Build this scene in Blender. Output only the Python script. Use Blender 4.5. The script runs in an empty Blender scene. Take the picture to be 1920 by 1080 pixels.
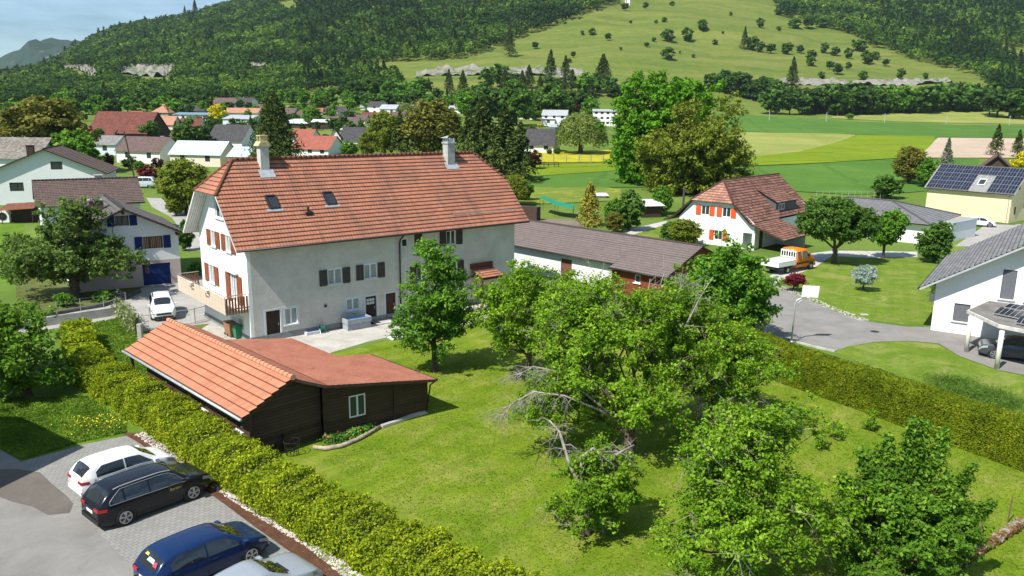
import bpy, bmesh, math, random
import numpy as np
from mathutils import Vector, Matrix, noise as mnoise

S = bpy.context.scene
COL = S.collection
rad = math.radians
sin, cos, pi = math.sin, math.cos, math.pi

# ------------------------------------------------------------------ camera
F, HY, CX, CY, CAMH, ROLL = 1500.0, 206.0, 960.0, 540.0, 16.0, 0.0122
TILT = math.atan((CY - HY) / F)
ct, st, cr, sr = cos(TILT), sin(TILT), cos(ROLL), sin(ROLL)
cam = bpy.data.cameras.new('camera')
camo = bpy.data.objects.new('camera', cam)
COL.objects.link(camo)
cam.sensor_width = 36.0
cam.lens = F / 1920 * 36.0
cam.clip_start = 0.5
cam.clip_end = 12000
right0, up0, back = Vector((1, 0, 0)), Vector((0, st, ct)), Vector((0, -ct, st))
rgt = right0 * cr + up0 * sr
upv = up0 * cr - right0 * sr
camo.matrix_world = Matrix(((rgt.x, upv.x, back.x, 0), (rgt.y, upv.y, back.y, 0), (rgt.z, upv.z, back.z, CAMH), (0, 0, 0, 1)))
S.camera = camo

# ------------------------------------------------------------------ light
SUN_AZ, SUN_EL = 43.5, 52.0          # heading of the light, elevation
W = bpy.data.worlds.new('World'); S.world = W; W.use_nodes = True
nt = W.node_tree
bg = nt.nodes['Background']
sky = nt.nodes.new('ShaderNodeTexSky'); sky.sky_type = 'NISHITA'; sky.sun_disc = False
sky.sun_elevation = rad(SUN_EL); sky.sun_rotation = rad(SUN_AZ + 180)
sky.air_density = 1.0; sky.dust_density = 0.2; sky.ozone_density = 2.0; sky.altitude = 400
_tc = nt.nodes.new('ShaderNodeTexCoord'); _mp = nt.nodes.new('ShaderNodeMapping'); _mp.inputs['Scale'].default_value = (1.0, 1.0, 7.0); nt.links.new(_tc.outputs['Generated'], _mp.inputs[0])
_nz = nt.nodes.new('ShaderNodeTexNoise'); _nz.inputs['Scale'].default_value = 2.6; _nz.inputs['Detail'].default_value = 7; _nz.inputs['Roughness'].default_value = .62; _nz.inputs['Distortion'].default_value = .5; nt.links.new(_mp.outputs[0], _nz.inputs[0])
_rp = nt.nodes.new('ShaderNodeValToRGB'); _rp.color_ramp.elements[0].position = .36; _rp.color_ramp.elements[1].position = .74; _rp.color_ramp.elements[1].color = (.40, .40, .40, 1); nt.links.new(_nz.outputs[0], _rp.inputs[0])
_mx = nt.nodes.new('ShaderNodeMix'); _mx.data_type = 'RGBA'; _mx.inputs[7].default_value = (15.0, 16.5, 17.5, 1); nt.links.new(_rp.outputs[0], _mx.inputs[0]); nt.links.new(sky.outputs[0], _mx.inputs[6])
_m2 = nt.nodes.new('ShaderNodeMix'); _m2.data_type = 'RGBA'; _m2.blend_type = 'MULTIPLY'; _m2.inputs[0].default_value = 1; _m2.inputs[7].default_value = (1.0, 1.20, 1.32, 1); nt.links.new(_mx.outputs[2], _m2.inputs[6])
nt.links.new(_m2.outputs[2], bg.inputs[0]); bg.inputs[1].default_value = 0.052
sl = bpy.data.lights.new('sun', 'SUN'); sl.energy = 5.0; sl.angle = rad(0.5); sl.color = (1.0, 0.955, 0.88)
so = bpy.data.objects.new('sun', sl); COL.objects.link(so)
so.location = (-60, -60, 120)
so.rotation_euler = Vector((sin(rad(SUN_AZ)) * cos(rad(SUN_EL)), cos(rad(SUN_AZ)) * cos(rad(SUN_EL)), -sin(rad(SUN_EL)))).to_track_quat('-Z', 'Y').to_euler()
S.view_settings.view_transform = 'Standard'; S.view_settings.look = 'None'
S.view_settings.exposure = 0.62; S.view_settings.gamma = 1
S.render.engine = 'CYCLES'
S.cycles.max_bounces = 6; S.cycles.transparent_max_bounces = 6
S.cycles.diffuse_bounces = 3; S.cycles.glossy_bounces = 2; S.cycles.transmission_bounces = 3; S.cycles.volume_bounces = 0

# ------------------------------------------------------------------ survey helpers (where things stand on the ground)
def ray(px, py):
    a, b = px - CX, CY - py
    u, v = (a * cr - b * sr) / F, (a * sr + b * cr) / F
    return (u, ct + v * st, -st + v * ct)
def g(px, py, z=0.0):
    d = ray(px, py); t = (z - CAMH) / d[2]
    return Vector((d[0] * t, d[1] * t, z))
def proj(x, y, z):
    zc = y * ct - (z - CAMH) * st; vc = y * st + (z - CAMH) * ct
    u, v = F * x / zc, F * vc / zc
    return (CX + u * cr + v * sr, CY - (-u * sr + v * cr))
def hor(px): return HY + 0.0122 * (px - 960)
K = 1537.0

# terrain: height table over bearing and distance
_cols = [-900, -300, 0, 110, 200, 400, 520, 700, 900, 1100, 1300, 1500, 1700, 1900, 2300, 2900]
_rows = [450, 600, 750, 950, 1200, 1600, 2200, 3000]
_py = {-900: (208, 196, 190, 185, 180, 178, 176, 176), -300: (206, 194, 180, 172, 165, 160, 160, 162),
 0: (208, 191, 178, 166, 160, 160, 164, 168), 110: (206, 190, 172, 152, 138, 132, 138, 146), 200: (206, 189, 164, 132, 102, 82, 86, 96),
 400: (206, 188, 160, 122, 82, 46, 42, 46), 520: (206, 187, 156, 112, 62, 18, -4, -10), 700: (208, 180, 142, 92, 34, -50, -90, -100),
 900: (211, 182, 136, 84, 30, -50, -100, -120), 1100: (222, 196, 128, 72, 15, -60, -110, -130), 1300: (230, 213, 140, 75, 20, -50, -100, -120),
 1500: (235, 217, 152, 98, 45, -30, -90, -110), 1700: (238, 219, 162, 112, 60, -20, -80, -100), 1900: (240, 221, 168, 115, 60, -20, -80, -100),
 2300: (244, 226, 172, 120, 66, -14, -80, -100), 2900: (250, 232, 180, 130, 76, 0, -60, -80)}
UU = np.linspace(-1.35, 1.35, 181)
YY = np.array([-150, -80, -30, 0, 20, 40, 60, 80, 100, 120, 140, 160, 180, 200, 225, 250, 275, 300, 325, 350, 375, 400, 425, 450, 475, 500, 525, 550, 575, 600] + list(np.arange(620, 1000, 20)) + list(np.arange(1000, 1700, 35)) + [1750, 1900, 2100, 2400, 2800, 3300])
_ctl = []
for c in _cols:
    ys = [-150, 125, 160, 220, 300]; zs = [0, 0, 1.2, 3.2, 6.0]
    if c < 600: zs = [0, 0, 0, 0.6, 4.0]
    for Y, p in zip(_rows, _py[c]):
        ys.append(Y); zs.append(CAMH + Y * (hor(c) - p) / K)
    _ctl.append(np.interp(YY, ys, zs))
_ctl = np.array(_ctl)
_uc = np.array([(c - 960) / K for c in _cols])
TZ = np.array([np.interp(UU, _uc, _ctl[:, j]) for j in range(len(YY))])      # rows Y, cols u
for it in range(3):
    T2 = TZ.copy(); far = YY[1:-1] > 150
    T2[1:-1][far] = (TZ[:-2][far] + 2 * TZ[1:-1][far] + TZ[2:][far]) / 4
    T3 = T2.copy(); T3[:, 1:-1] = (T2[:, :-2] + 2 * T2[:, 1:-1] + T2[:, 2:]) / 4
    TZ = T3
for j, Y in enumerate(YY):
    if Y > 620:
        for i, u in enumerate(UU):
            TZ[j, i] += (mnoise.fractal(Vector((u * Y / 170, Y / 170, 3)), 0.7, 2.1, 4)) * min(1, (Y - 620) / 300) * 9
def ter(x, y):
    u = x / max(y, 60.0)
    j = int(np.clip(np.searchsorted(YY, y) - 1, 0, len(YY) - 2)); f = min(1, max(0, (y - YY[j]) / (YY[j + 1] - YY[j])))
    k = (u - UU[0]) / (UU[1] - UU[0]); i = int(min(max(k, 0), len(UU) - 2)); h = min(1, max(0, k - i))
    return float((TZ[j, i] * (1 - h) + TZ[j, i + 1] * h) * (1 - f) + (TZ[j + 1, i] * (1 - h) + TZ[j + 1, i + 1] * h) * f)
def hit(px, py):
    """the point of the ground seen at that place of the photograph"""
    d = ray(px, py); t = 20.0; pt = t
    while t < 3200:
        if CAMH + d[2] * t < ter(d[0] * t, d[1] * t):
            a, b = pt, t
            for _ in range(18):
                m = (a + b) / 2
                if CAMH + d[2] * m < ter(d[0] * m, d[1] * m): b = m
                else: a = m
            return Vector((d[0] * b, d[1] * b, ter(d[0] * b, d[1] * b)))
        pt = t; t *= 1.012
    return None

# ------------------------------------------------------------------ objects and tags
def link(name, me, parent=None, loc=None, rot=None):
    o = bpy.data.objects.new(name, me); COL.objects.link(o)
    if parent is not None: o.parent = parent
    if loc is not None: o.location = loc
    if rot is not None: o.rotation_euler = rot
    return o
def tag(o, label=None, cat=None, group=None, kind=None):
    if label: o['label'] = label
    if cat: o['category'] = cat
    if group: o['group'] = group
    if kind: o['kind'] = kind
    return o
def thing(name, label, cat, loc=(0, 0, 0), rz=0.0, group=None):
    o = link(name, None, None, loc, (0, 0, rz)); o.empty_display_size = 0.3
    return tag(o, label, cat, group)
def copy_tree(root, loc, rz=0.0, sc=1.0, label=None, group=None, cat=None):
    r = root.copy(); COL.objects.link(r); r.location = loc; r.rotation_euler = (0, 0, rz)
    r.scale = (sc, sc, sc) if not isinstance(sc, tuple) else sc
    tag(r, label, cat, group)
    for ch in list(root.children):
        c = ch.copy(); COL.objects.link(c); c.parent = r
        for gg in ch.children:
            d = gg.copy(); COL.objects.link(d); d.parent = c
    return r

class MB:
    def __init__(s): s.v = []; s.f = []; s.uv = []
    def quad(s, pts, uvs=None):
        b = len(s.v); s.v += [tuple(p) for p in pts]; s.f.append(tuple(range(b, b + len(pts))))
        s.uv.append(uvs if uvs else [(p[0] + p[1], p[2]) for p in pts])
    def box(s, x0, x1, y0, y1, z0, z1):
        P = [(x0, y0, z0), (x1, y0, z0), (x1, y1, z0), (x0, y1, z0), (x0, y0, z1), (x1, y0, z1), (x1, y1, z1), (x0, y1, z1)]
        for q in ((0, 3, 2, 1), (4, 5, 6, 7), (0, 1, 5, 4), (1, 2, 6, 5), (2, 3, 7, 6), (3, 0, 4, 7)): s.quad([P[i] for i in q])
    def beam(s, a, b, w, h=None):
        """box beam between two points, w wide, h high"""
        h = h or w; a = Vector(a); b = Vector(b); d = (b - a).normalized()
        up = Vector((0, 0, 1)) if abs(d.z) < 0.95 else Vector((0, 1, 0))
        sd = d.cross(up).normalized() * w / 2; u2 = sd.normalized().cross(d).normalized() * h / 2
        A = [a - sd - u2, a + sd - u2, a + sd + u2, a - sd + u2]; B = [p + (b - a) for p in A]
        s.quad([A[0], A[1], A[2], A[3]][::-1]); s.quad(B)
        for i in range(4): j = (i + 1) % 4; s.quad([A[i], A[j], B[j], B[i]])
    def tube(s, pts, rs, n=6, cap=True):
        base = len(s.v); L = len(pts)
        for i, p in enumerate(pts):
            p = Vector(p); d = Vector(pts[min(i + 1, L - 1)]) - Vector(pts[max(i - 1, 0)])
            d = d.normalized() if d.length > 1e-6 else Vector((0, 0, 1))
            a = d.orthogonal().normalized() if i == 0 else (pa - d * pa.dot(d)).normalized()
            pa = a; c = d.cross(a); r = rs[i] if hasattr(rs, '__len__') else rs
            for k in range(n):
                q = p + a * (cos(2 * pi * k / n) * r) + c * (sin(2 * pi * k / n) * r); s.v.append(tuple(q))
        for i in range(L - 1):
            for k in range(n):
                k2 = (k + 1) % n
                s.f.append((base + i * n + k, base + i * n + k2, base + (i + 1) * n + k2, base + (i + 1) * n + k)); s.uv.append([(0, 0)] * 4)
        if cap:
            s.f.append(tuple(base + k for k in range(n))[::-1]); s.uv.append([(0, 0)] * n)
            s.f.append(tuple(base + (L - 1) * n + k for k in range(n))); s.uv.append([(0, 0)] * n)
    def poly_prism(s, poly, axis, a, b):
        """poly list of 2D; axis 'x': (y,z), 'y': (x,z), 'z': (x,y)"""
        def P(q, t): return {'x': (t, q[0], q[1]), 'y': (q[0], t, q[1]), 'z': (q[0], q[1], t)}[axis]
        s.quad([P(q, a) for q in poly]); s.quad([P(q, b) for q in poly][::-1])
        n = len(poly)
        for i in range(n):
            j = (i + 1) % n; s.quad([P(poly[i], a), P(poly[i], b), P(poly[j], b), P(poly[j], a)])
    def build(s, name, mat, parent=None, smooth=False, recalc=True):
        me = bpy.data.meshes.new(name); me.from_pydata(s.v, [], s.f)
        uvl = me.uv_layers.new(name='UVMap')
        flat = [c for f in s.uv for p in f for c in p]
        uvl.data.foreach_set('uv', flat)
        if recalc:
            bm = bmesh.new(); bm.from_mesh(me); bmesh.ops.recalc_face_normals(bm, faces=bm.faces); bm.to_mesh(me); bm.free()
        if smooth: me.polygons.foreach_set('use_smooth', [True] * len(me.polygons))
        me.materials.append(mat)
        return link(name, me, parent)

def clip_poly(poly, n, d):
    """keep the side where dot(p,n) >= d"""
    out = []
    for i in range(len(poly)):
        a, b = poly[i], poly[(i + 1) % len(poly)]
        da, db = a[0] * n[0] + a[1] * n[1] - d, b[0] * n[0] + b[1] * n[1] - d
        if da >= 0: out.append(a)
        if (da >= 0) != (db >= 0):
            t = da / (da - db); out.append((a[0] + (b[0] - a[0]) * t, a[1] + (b[1] - a[1]) * t))
    return out

# ------------------------------------------------------------------ materials
def nmat(name, rough=0.8, spec=0.25, metal=0.0):
    m = bpy.data.materials.new(name); m.use_nodes = True
    b = m.node_tree.nodes['Principled BSDF']
    b.inputs['Roughness'].default_value = rough; b.inputs['Specular IOR Level'].default_value = spec; b.inputs['Metallic'].default_value = metal
    return m, m.node_tree, b
def N(t, kind, **kw):
    n = t.nodes.new(kind)
    for k, v in kw.items():
        if k in n.inputs.keys() if hasattr(n.inputs, 'keys') else False: n.inputs[k].default_value = v
        else: setattr(n, k, v)
    return n
def ramp(t, fac, stops):
    r = t.nodes.new('ShaderNodeValToRGB'); e = r.color_ramp.elements
    while len(e) < len(stops): e.new(0.5)
    for i, (p, c) in enumerate(stops):
        e[i].position = p; e[i].color = (c[0], c[1], c[2], 1) if hasattr(c, '__len__') else (c, c, c, 1)
    t.links.new(fac, r.inputs[0]); return r.outputs[0]
def mixc(t, fac, a, b, mode='MIX'):
    m = t.nodes.new('ShaderNodeMix'); m.data_type = 'RGBA'; m.blend_type = mode
    for s_, v in ((m.inputs[0], fac), (m.inputs[6], a), (m.inputs[7], b)):
        if hasattr(v, 'is_linked') or isinstance(v, bpy.types.NodeSocket): t.links.new(v, s_)
        elif hasattr(v, '__len__'): s_.default_value = (v[0], v[1], v[2], 1)
        else: s_.default_value = v
    return m.outputs[2]
def math_(t, op, a, b=None, c=None):
    m = t.nodes.new('ShaderNodeMath'); m.operation = op
    for i, v in enumerate((a, b, c)):
        if v is None: continue
        if isinstance(v, bpy.types.NodeSocket): t.links.new(v, m.inputs[i])
        else: m.inputs[i].default_value = v
    return m.outputs[0]
def tex(t, scale, detail=4, rough=0.6, coord='Object', dist=0.0, vec=None):
    if vec is None:
        c = t.nodes.new('ShaderNodeTexCoord'); vec = c.outputs[coord]
    n = t.nodes.new('ShaderNodeTexNoise'); n.inputs['Scale'].default_value = scale; n.inputs['Detail'].default_value = detail
    n.inputs['Roughness'].default_value = rough; n.inputs['Distortion'].default_value = dist
    t.links.new(vec, n.inputs['Vector']); return n.outputs[0]
def world_pos(t):
    return t.nodes.new('ShaderNodeNewGeometry').outputs['Position']
def bump(t, b, h, strength=0.3, dist=0.05):
    n = t.nodes.new('ShaderNodeBump'); n.inputs['Strength'].default_value = strength; n.inputs['Distance'].default_value = dist
    t.links.new(h, n.inputs['Height']); t.links.new(n.outputs[0], b.inputs['Normal'])
_pc = {}
def plain(name, c, rough=0.6, spec=0.3, metal=0.0, var=0.12, scale=3.0, bmp=0.0):
    if name in _pc: return _pc[name]
    m, t, b = nmat(name, rough, spec, metal)
    f = tex(t, scale, 5)
    col = ramp(t, f, [(0.3, [x * (1 - var) for x in c]), (0.7, [min(1, x * (1 + var)) for x in c])])
    t.links.new(col, b.inputs['Base Color'])
    if bmp: bump(t, b, tex(t, scale * 12, 4), bmp, 0.02)
    _pc[name] = m; return m

def plaster(name, c, grain=0.25, stain=0.10, fine=22.0):
    if name in _pc: return _pc[name]
    m, t, b = nmat(name, 0.9, 0.1)
    f = tex(t, 0.7, 6, 0.7); f2 = tex(t, 7.0, 4)
    col = ramp(t, f, [(0.3, [x * (1 - stain * 1.6) for x in c]), (0.65, c)])
    col = mixc(t, 0.3, col, ramp(t, f2, [(0.35, [x * 0.86 for x in c]), (0.65, [min(1, x * 1.05) for x in c])]))
    t.links.new(col, b.inputs['Base Color']); bump(t, b, tex(t, fine, 3), grain, 0.04)
    _pc[name] = m; return m

def rooftile(name, c1, c2, dark=None, row=0.35, colw=0.22, stain=0.35, linew=0.10, bumps=0.6, moss=None, band=True):
    """tiles laid in courses, uv in metres (u along the eave, v up the slope)"""
    if name in _pc: return _pc[name]
    m, t, b = nmat(name, 0.85, 0.15)
    uv = t.nodes.new('ShaderNodeUVMap'); uv.uv_map = 'UVMap'
    sp = t.nodes.new('ShaderNodeSeparateXYZ'); t.links.new(uv.outputs[0], sp.inputs[0])
    U = math_(t, 'DIVIDE', sp.outputs[0], colw); V = math_(t, 'DIVIDE', sp.outputs[1], row)
    fu, fv = math_(t, 'FLOOR', U), math_(t, 'FLOOR', V)
    cb = t.nodes.new('ShaderNodeCombineXYZ'); t.links.new(fu, cb.inputs[0]); t.links.new(fv, cb.inputs[1])
    wn = t.nodes.new('ShaderNodeTexWhiteNoise'); wn.noise_dimensions = '2D'; t.links.new(cb.outputs[0], wn.inputs['Vector'])
    col = ramp(t, wn.outputs[0], [(0.0, c1), (1.0, c2)])
    big = tex(t, 0.45, 6, 0.65, vec=uv.outputs[0], dist=0.6)
    # streaks running down the slope
    mp = t.nodes.new('ShaderNodeMapping'); mp.inputs['Scale'].default_value = (0.9, 0.12, 1); t.links.new(uv.outputs[0], mp.inputs[0])
    stf = tex(t, 1.0, 6, 0.7, vec=mp.outputs[0])
    dk = dark or [x * 0.45 for x in c1]
    col = mixc(t, math_(t, 'MULTIPLY', ramp(t, stf, [(0.5, 0), (0.72, 1)]), stain), col, dk)
    col = mixc(t, math_(t, 'MULTIPLY', ramp(t, big, [(0.45, 0), (0.75, 1)]), stain * 0.7), col, dk if moss is None else moss)
    fr = math_(t, 'FRACT', U)
    rib = math_(t, 'ABSOLUTE', math_(t, 'SUBTRACT', fr, 0.5))
    if band:
        lv = math_(t, 'FRACT', V)
        ln = math_(t, 'LESS_THAN', lv, linew)
        col = mixc(t, math_(t, 'MULTIPLY', ln, 0.75), col, [x * 0.25 for x in c1])  # shadow under each course edge, painted into the colour as a dark line
    col = mixc(t, math_(t, 'MULTIPLY', math_(t, 'GREATER_THAN', rib, 0.40), 0.35), col, [x * 0.4 for x in c1])
    t.links.new(col, b.inputs['Base Color']); bump(t, b, rib, bumps, 0.06)
    _pc[name] = m; return m

def planks(name, c, w=0.16, axis=2, rough=0.75, gap=0.10, coord='Object', var=0.35):
    if name in _pc: return _pc[name]
    m, t, b = nmat(name, rough, 0.2)
    tc = t.nodes.new('ShaderNodeTexCoord'); sp = t.nodes.new('ShaderNodeSeparateXYZ'); t.links.new(tc.outputs[coord], sp.inputs[0])
    a = sp.outputs[axis] if axis < 3 else math_(t, 'ADD', sp.outputs[0], sp.outputs[1])
    k = math_(t, 'DIVIDE', a, w); fl = math_(t, 'FLOOR', k); fr = math_(t, 'FRACT', k)
    wn = t.nodes.new('ShaderNodeTexWhiteNoise'); wn.noise_dimensions = '1D'; t.links.new(fl, wn.inputs['W'])
    col = ramp(t, wn.outputs[0], [(0, [x * (1 - var) for x in c]), (1, [min(1, x * (1 + var)) for x in c])])
    col = mixc(t, 0.4, col, ramp(t, tex(t, 1.5, 6, 0.7), [(0.3, [x * 0.5 for x in c]), (0.7, [x * 1.3 for x in c])]))
    g_ = math_(t, 'LESS_THAN', fr, gap); col = mixc(t, g_, col, [x * 0.25 for x in c])
    t.links.new(col, b.inputs['Base Color']); bump(t, b, math_(t, 'GREATER_THAN', fr, gap), 0.5, 0.02)
    _pc[name] = m; return m

def ground_mat(name, cols, scale=0.25, fine=9.0, fineamt=0.45, bmp=0.5, patches=None, spec=0.1, pscale=0.09, mow=None):
    """cols: low, mid, high colours of the grass mix; world position so that patches run on"""
    if name in _pc: return _pc[name]
    m, t, b = nmat(name, 0.95, spec)
    P = world_pos(t)
    f1 = tex(t, scale, 8, 0.68, vec=P, dist=0.4); f2 = tex(t, fine, 6, 0.8, vec=P)
    col = ramp(t, f1, [(0.32, cols[0]), (0.5, cols[1]), (0.68, cols[2])])
    col = mixc(t, fineamt, col, ramp(t, f2, [(0.3, [x * 0.45 for x in cols[0]]), (0.52, cols[1]), (0.75, [min(1, x * 1.25) for x in cols[2]])]))
    if patches:
        f3 = tex(t, pscale, 7, 0.75, vec=P, dist=0.8)
        col = mixc(t, ramp(t, f3, [(patches[1], 0), (patches[2], patches[3])]), col, patches[0])
    if mow:
        mp = t.nodes.new('ShaderNodeMapping'); mp.inputs['Rotation'].default_value = (0, 0, rad(mow[0])); t.links.new(P, mp.inputs[0])
        sp = t.nodes.new('ShaderNodeSeparateXYZ'); t.links.new(mp.outputs[0], sp.inputs[0])
        w = math_(t, 'SINE', math_(t, 'ADD', math_(t, 'MULTIPLY', sp.outputs[0], mow[1]), math_(t, 'MULTIPLY', f1, 3.0)))
        col = mixc(t, math_(t, 'MULTIPLY', math_(t, 'GREATER_THAN', w, mow[2]), mow[3]), col, [x * 0.6 for x in cols[0]])
    t.links.new(col, b.inputs['Base Color'])
    bump(t, b, f2, bmp, 0.08)
    _pc[name] = m; return m

LG = 1.6
def leafmat(name, c1, c2, c3=None, trans=0.40, rough=0.6, spec=0.08, attr=False, nscale=0.6):
    if name in _pc: return _pc[name]
    c1 = [x * LG for x in c1]; c2 = [x * LG for x in c2]; c3 = [x * LG for x in c3] if c3 else None
    m, t, b = nmat(name, rough, spec)
    geo = t.nodes.new('ShaderNodeNewGeometry')
    if attr:
        at = t.nodes.new('ShaderNodeAttribute'); at.attribute_name = 'tint'
        f = at.outputs['Fac']
    else: f = geo.outputs['Random Per Island']
    col = ramp(t, f, [(0.0, c1), (0.55, c2), (1.0, c3 or [min(1, x * 1.35) for x in c2])])
    nz = tex(t, nscale, 4, 0.6)
    col = mixc(t, ramp(t, nz, [(0.36, 0.75), (0.64, 0.0)]), col, [x * 0.75 for x in c1])
    t.links.new(col, b.inputs['Base Color'])
    tr = t.nodes.new('ShaderNodeBsdfTranslucent'); t.links.new(mixc(t, 0.0, col, col), tr.inputs[0])
    mx = t.nodes.new('ShaderNodeMixShader'); mx.inputs[0].default_value = trans
    out = t.nodes['Material Output']
    t.links.new(b.outputs[0], mx.inputs[1]); t.links.new(tr.outputs[0], mx.inputs[2]); t.links.new(mx.outputs[0], out.inputs[0])
    _pc[name] = m; return m

def glassmat():
    m, t, b = nmat('window_glass', 0.06, 0.6); b.inputs['Base Color'].default_value = (0.03, 0.038, 0.045, 1); return m
GLASS = glassmat()
WHITE = plaster('white_render', (0.80, 0.80, 0.78), 0.12, 0.05)
GREYW = plaster('old_grey_plaster', (0.60, 0.565, 0.52), 0.6, 0.20, 9.0)
TRIM = plain('pale_grey_trim', (0.55, 0.58, 0.61), 0.8, var=0.05)
WFRAME = plain('white_window_frame', (0.80, 0.81, 0.80), 0.4, var=0.03)
DARKW = plain('dark_brown_wood', (0.055, 0.035, 0.025), 0.7, var=0.3)
GUTTER = plain('dark_gutter_metal', (0.035, 0.033, 0.032), 0.45, metal=0.3)
ZINC = plain('weathered_zinc', (0.42, 0.44, 0.45), 0.5, metal=0.4, var=0.2)
BARK = plain('bark', (0.10, 0.075, 0.055), 0.95, var=0.45, scale=5, bmp=0.6)
DEADWOOD = plain('bare_grey_twigs', (0.27, 0.24, 0.21), 0.9, var=0.3, scale=4)
CONC = plain('concrete', (0.42, 0.40, 0.37), 0.9, var=0.25, scale=1.2, bmp=0.3)
ASPH = ground_mat('old_asphalt', [(0.165, 0.157, 0.147), (0.22, 0.21, 0.196), (0.27, 0.258, 0.24)], 0.5, 25, 0.3, 0.25, ((0.29, 0.28, 0.262), 0.5, 0.75, 0.5))

# ------------------------------------------------------------------ builders: roofs, walls, windows
def roof_face(mb, poly, course=None, lift=0.05, under=None, thick=0.14):
    P = [Vector(p) for p in poly]
    n = Vector((0, 0, 0))
    for i in range(len(P)): n += (P[i] - P[0]).cross(P[(i + 1) % len(P)] - P[0])
    n.normalize()
    if n.z < 0: n = -n; P = P[::-1]
    U = Vector((0, 0, 1)).cross(n)
    U = U.normalized() if U.length > 1e-4 else Vector((1, 0, 0))
    V = n.cross(U); O = P[0]
    q = [((p - O).dot(U), (p - O).dot(V)) for p in P]
    vm = min(b for a, b in q); O = O + V * vm; q = [(a, b - vm) for a, b in q]
    if course is None:
        mb.quad([O + U * a + V * b for a, b in q], q)
    else:
        vmax = max(b for a, b in q); k = 0
        while k * course < vmax - 1e-4:
            lo, hi = k * course, (k + 1) * course + 0.004
            c = clip_poly(clip_poly(q, (0, 1), lo), (0, -1), -hi); k += 1
            if len(c) < 3: continue
            top = [O + U * a + V * b + n * (lift * (1 - (b - lo) / course) + 0.004) for a, b in c]
            mb.quad(top, c)
            low = [a for a, b in c if abs(b - lo) < 1e-4]
            if len(low) >= 2:
                a0, a1 = min(low), max(low)
                A, B = O + U * a0 + V * lo, O + U * a1 + V * lo
                mb.quad([A - n * 0.01, B - n * 0.01, B + n * (lift + 0.004), A + n * (lift + 0.004)], [(a0, lo), (a1, lo), (a1, lo + .01), (a0, lo + .01)])
    if under is not None:
        bot = [p - n * thick for p in P]; sub = [p - n * 0.006 for p in P]
        under.quad(bot[::-1])
        for i in range(len(P)):
            j = (i + 1) % len(P); under.quad([bot[i], bot[j], sub[j], sub[i]])

def OB(mb, O, ax, out, a0, a1, z0, z1, d0, d1):
    O, ax, out = Vector(O), Vector(ax), Vector(out); Z = Vector((0, 0, 1))
    P = [O + ax * a + out * d + Z * z for z in (z0, z1) for d in (d0, d1) for a in (a0, a1)]
    for q in ((0, 2, 3, 1), (4, 5, 7, 6), (0, 1, 5, 4), (2, 6, 7, 3), (0, 4, 6, 2), (1, 3, 7, 5)): mb.quad([P[i] for i in q])

def wall_panel(mb, O, ax, out, outline, holes=(), depth=0.18):
    """a wall with real openings; outline convex in (a, z)"""
    O, ax, out = Vector(O), Vector(ax), Vector(out)
    ars = sum(outline[i][0] * outline[(i + 1) % len(outline)][1] - outline[(i + 1) % len(outline)][0] * outline[i][1] for i in range(len(outline)))
    ol = outline if ars > 0 else outline[::-1]
    As = sorted(set([min(p[0] for p in ol), max(p[0] for p in ol)] + [h[0] for h in holes] + [h[1] for h in holes]))
    Zs = sorted(set([min(p[1] for p in ol), max(p[1] for p in ol)] + [h[2] for h in holes] + [h[3] for h in holes]))
    P = lambda a, z, d=0: O + ax * a + Vector((0, 0, z)) + out * d
    for i in range(len(As) - 1):
        for j in range(len(Zs) - 1):
            a0, a1, z0, z1 = As[i], As[i + 1], Zs[j], Zs[j + 1]; ca, cz = (a0 + a1) / 2, (z0 + z1) / 2
            if any(h[0] < ca < h[1] and h[2] < cz < h[3] for h in holes): continue
            c = [(a0, z0), (a1, z0), (a1, z1), (a0, z1)]
            for k in range(len(ol)):
                (xa, za), (xb, zb) = ol[k], ol[(k + 1) % len(ol)]
                n = (-(zb - za), xb - xa); c = clip_poly(c, n, n[0] * xa + n[1] * za)
                if len(c) < 3: break
            if len(c) >= 3: mb.quad([P(*q) for q in c], c)
    for h in holes:
        a0, a1, z0, z1 = h[:4]; q = [(a0, z0), (a1, z0), (a1, z1), (a0, z1)]
        for k in range(4):
            A, B = q[k], q[(k + 1) % 4]; mb.quad([P(*A), P(*B), P(*B, -depth), P(*A, -depth)])

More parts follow.
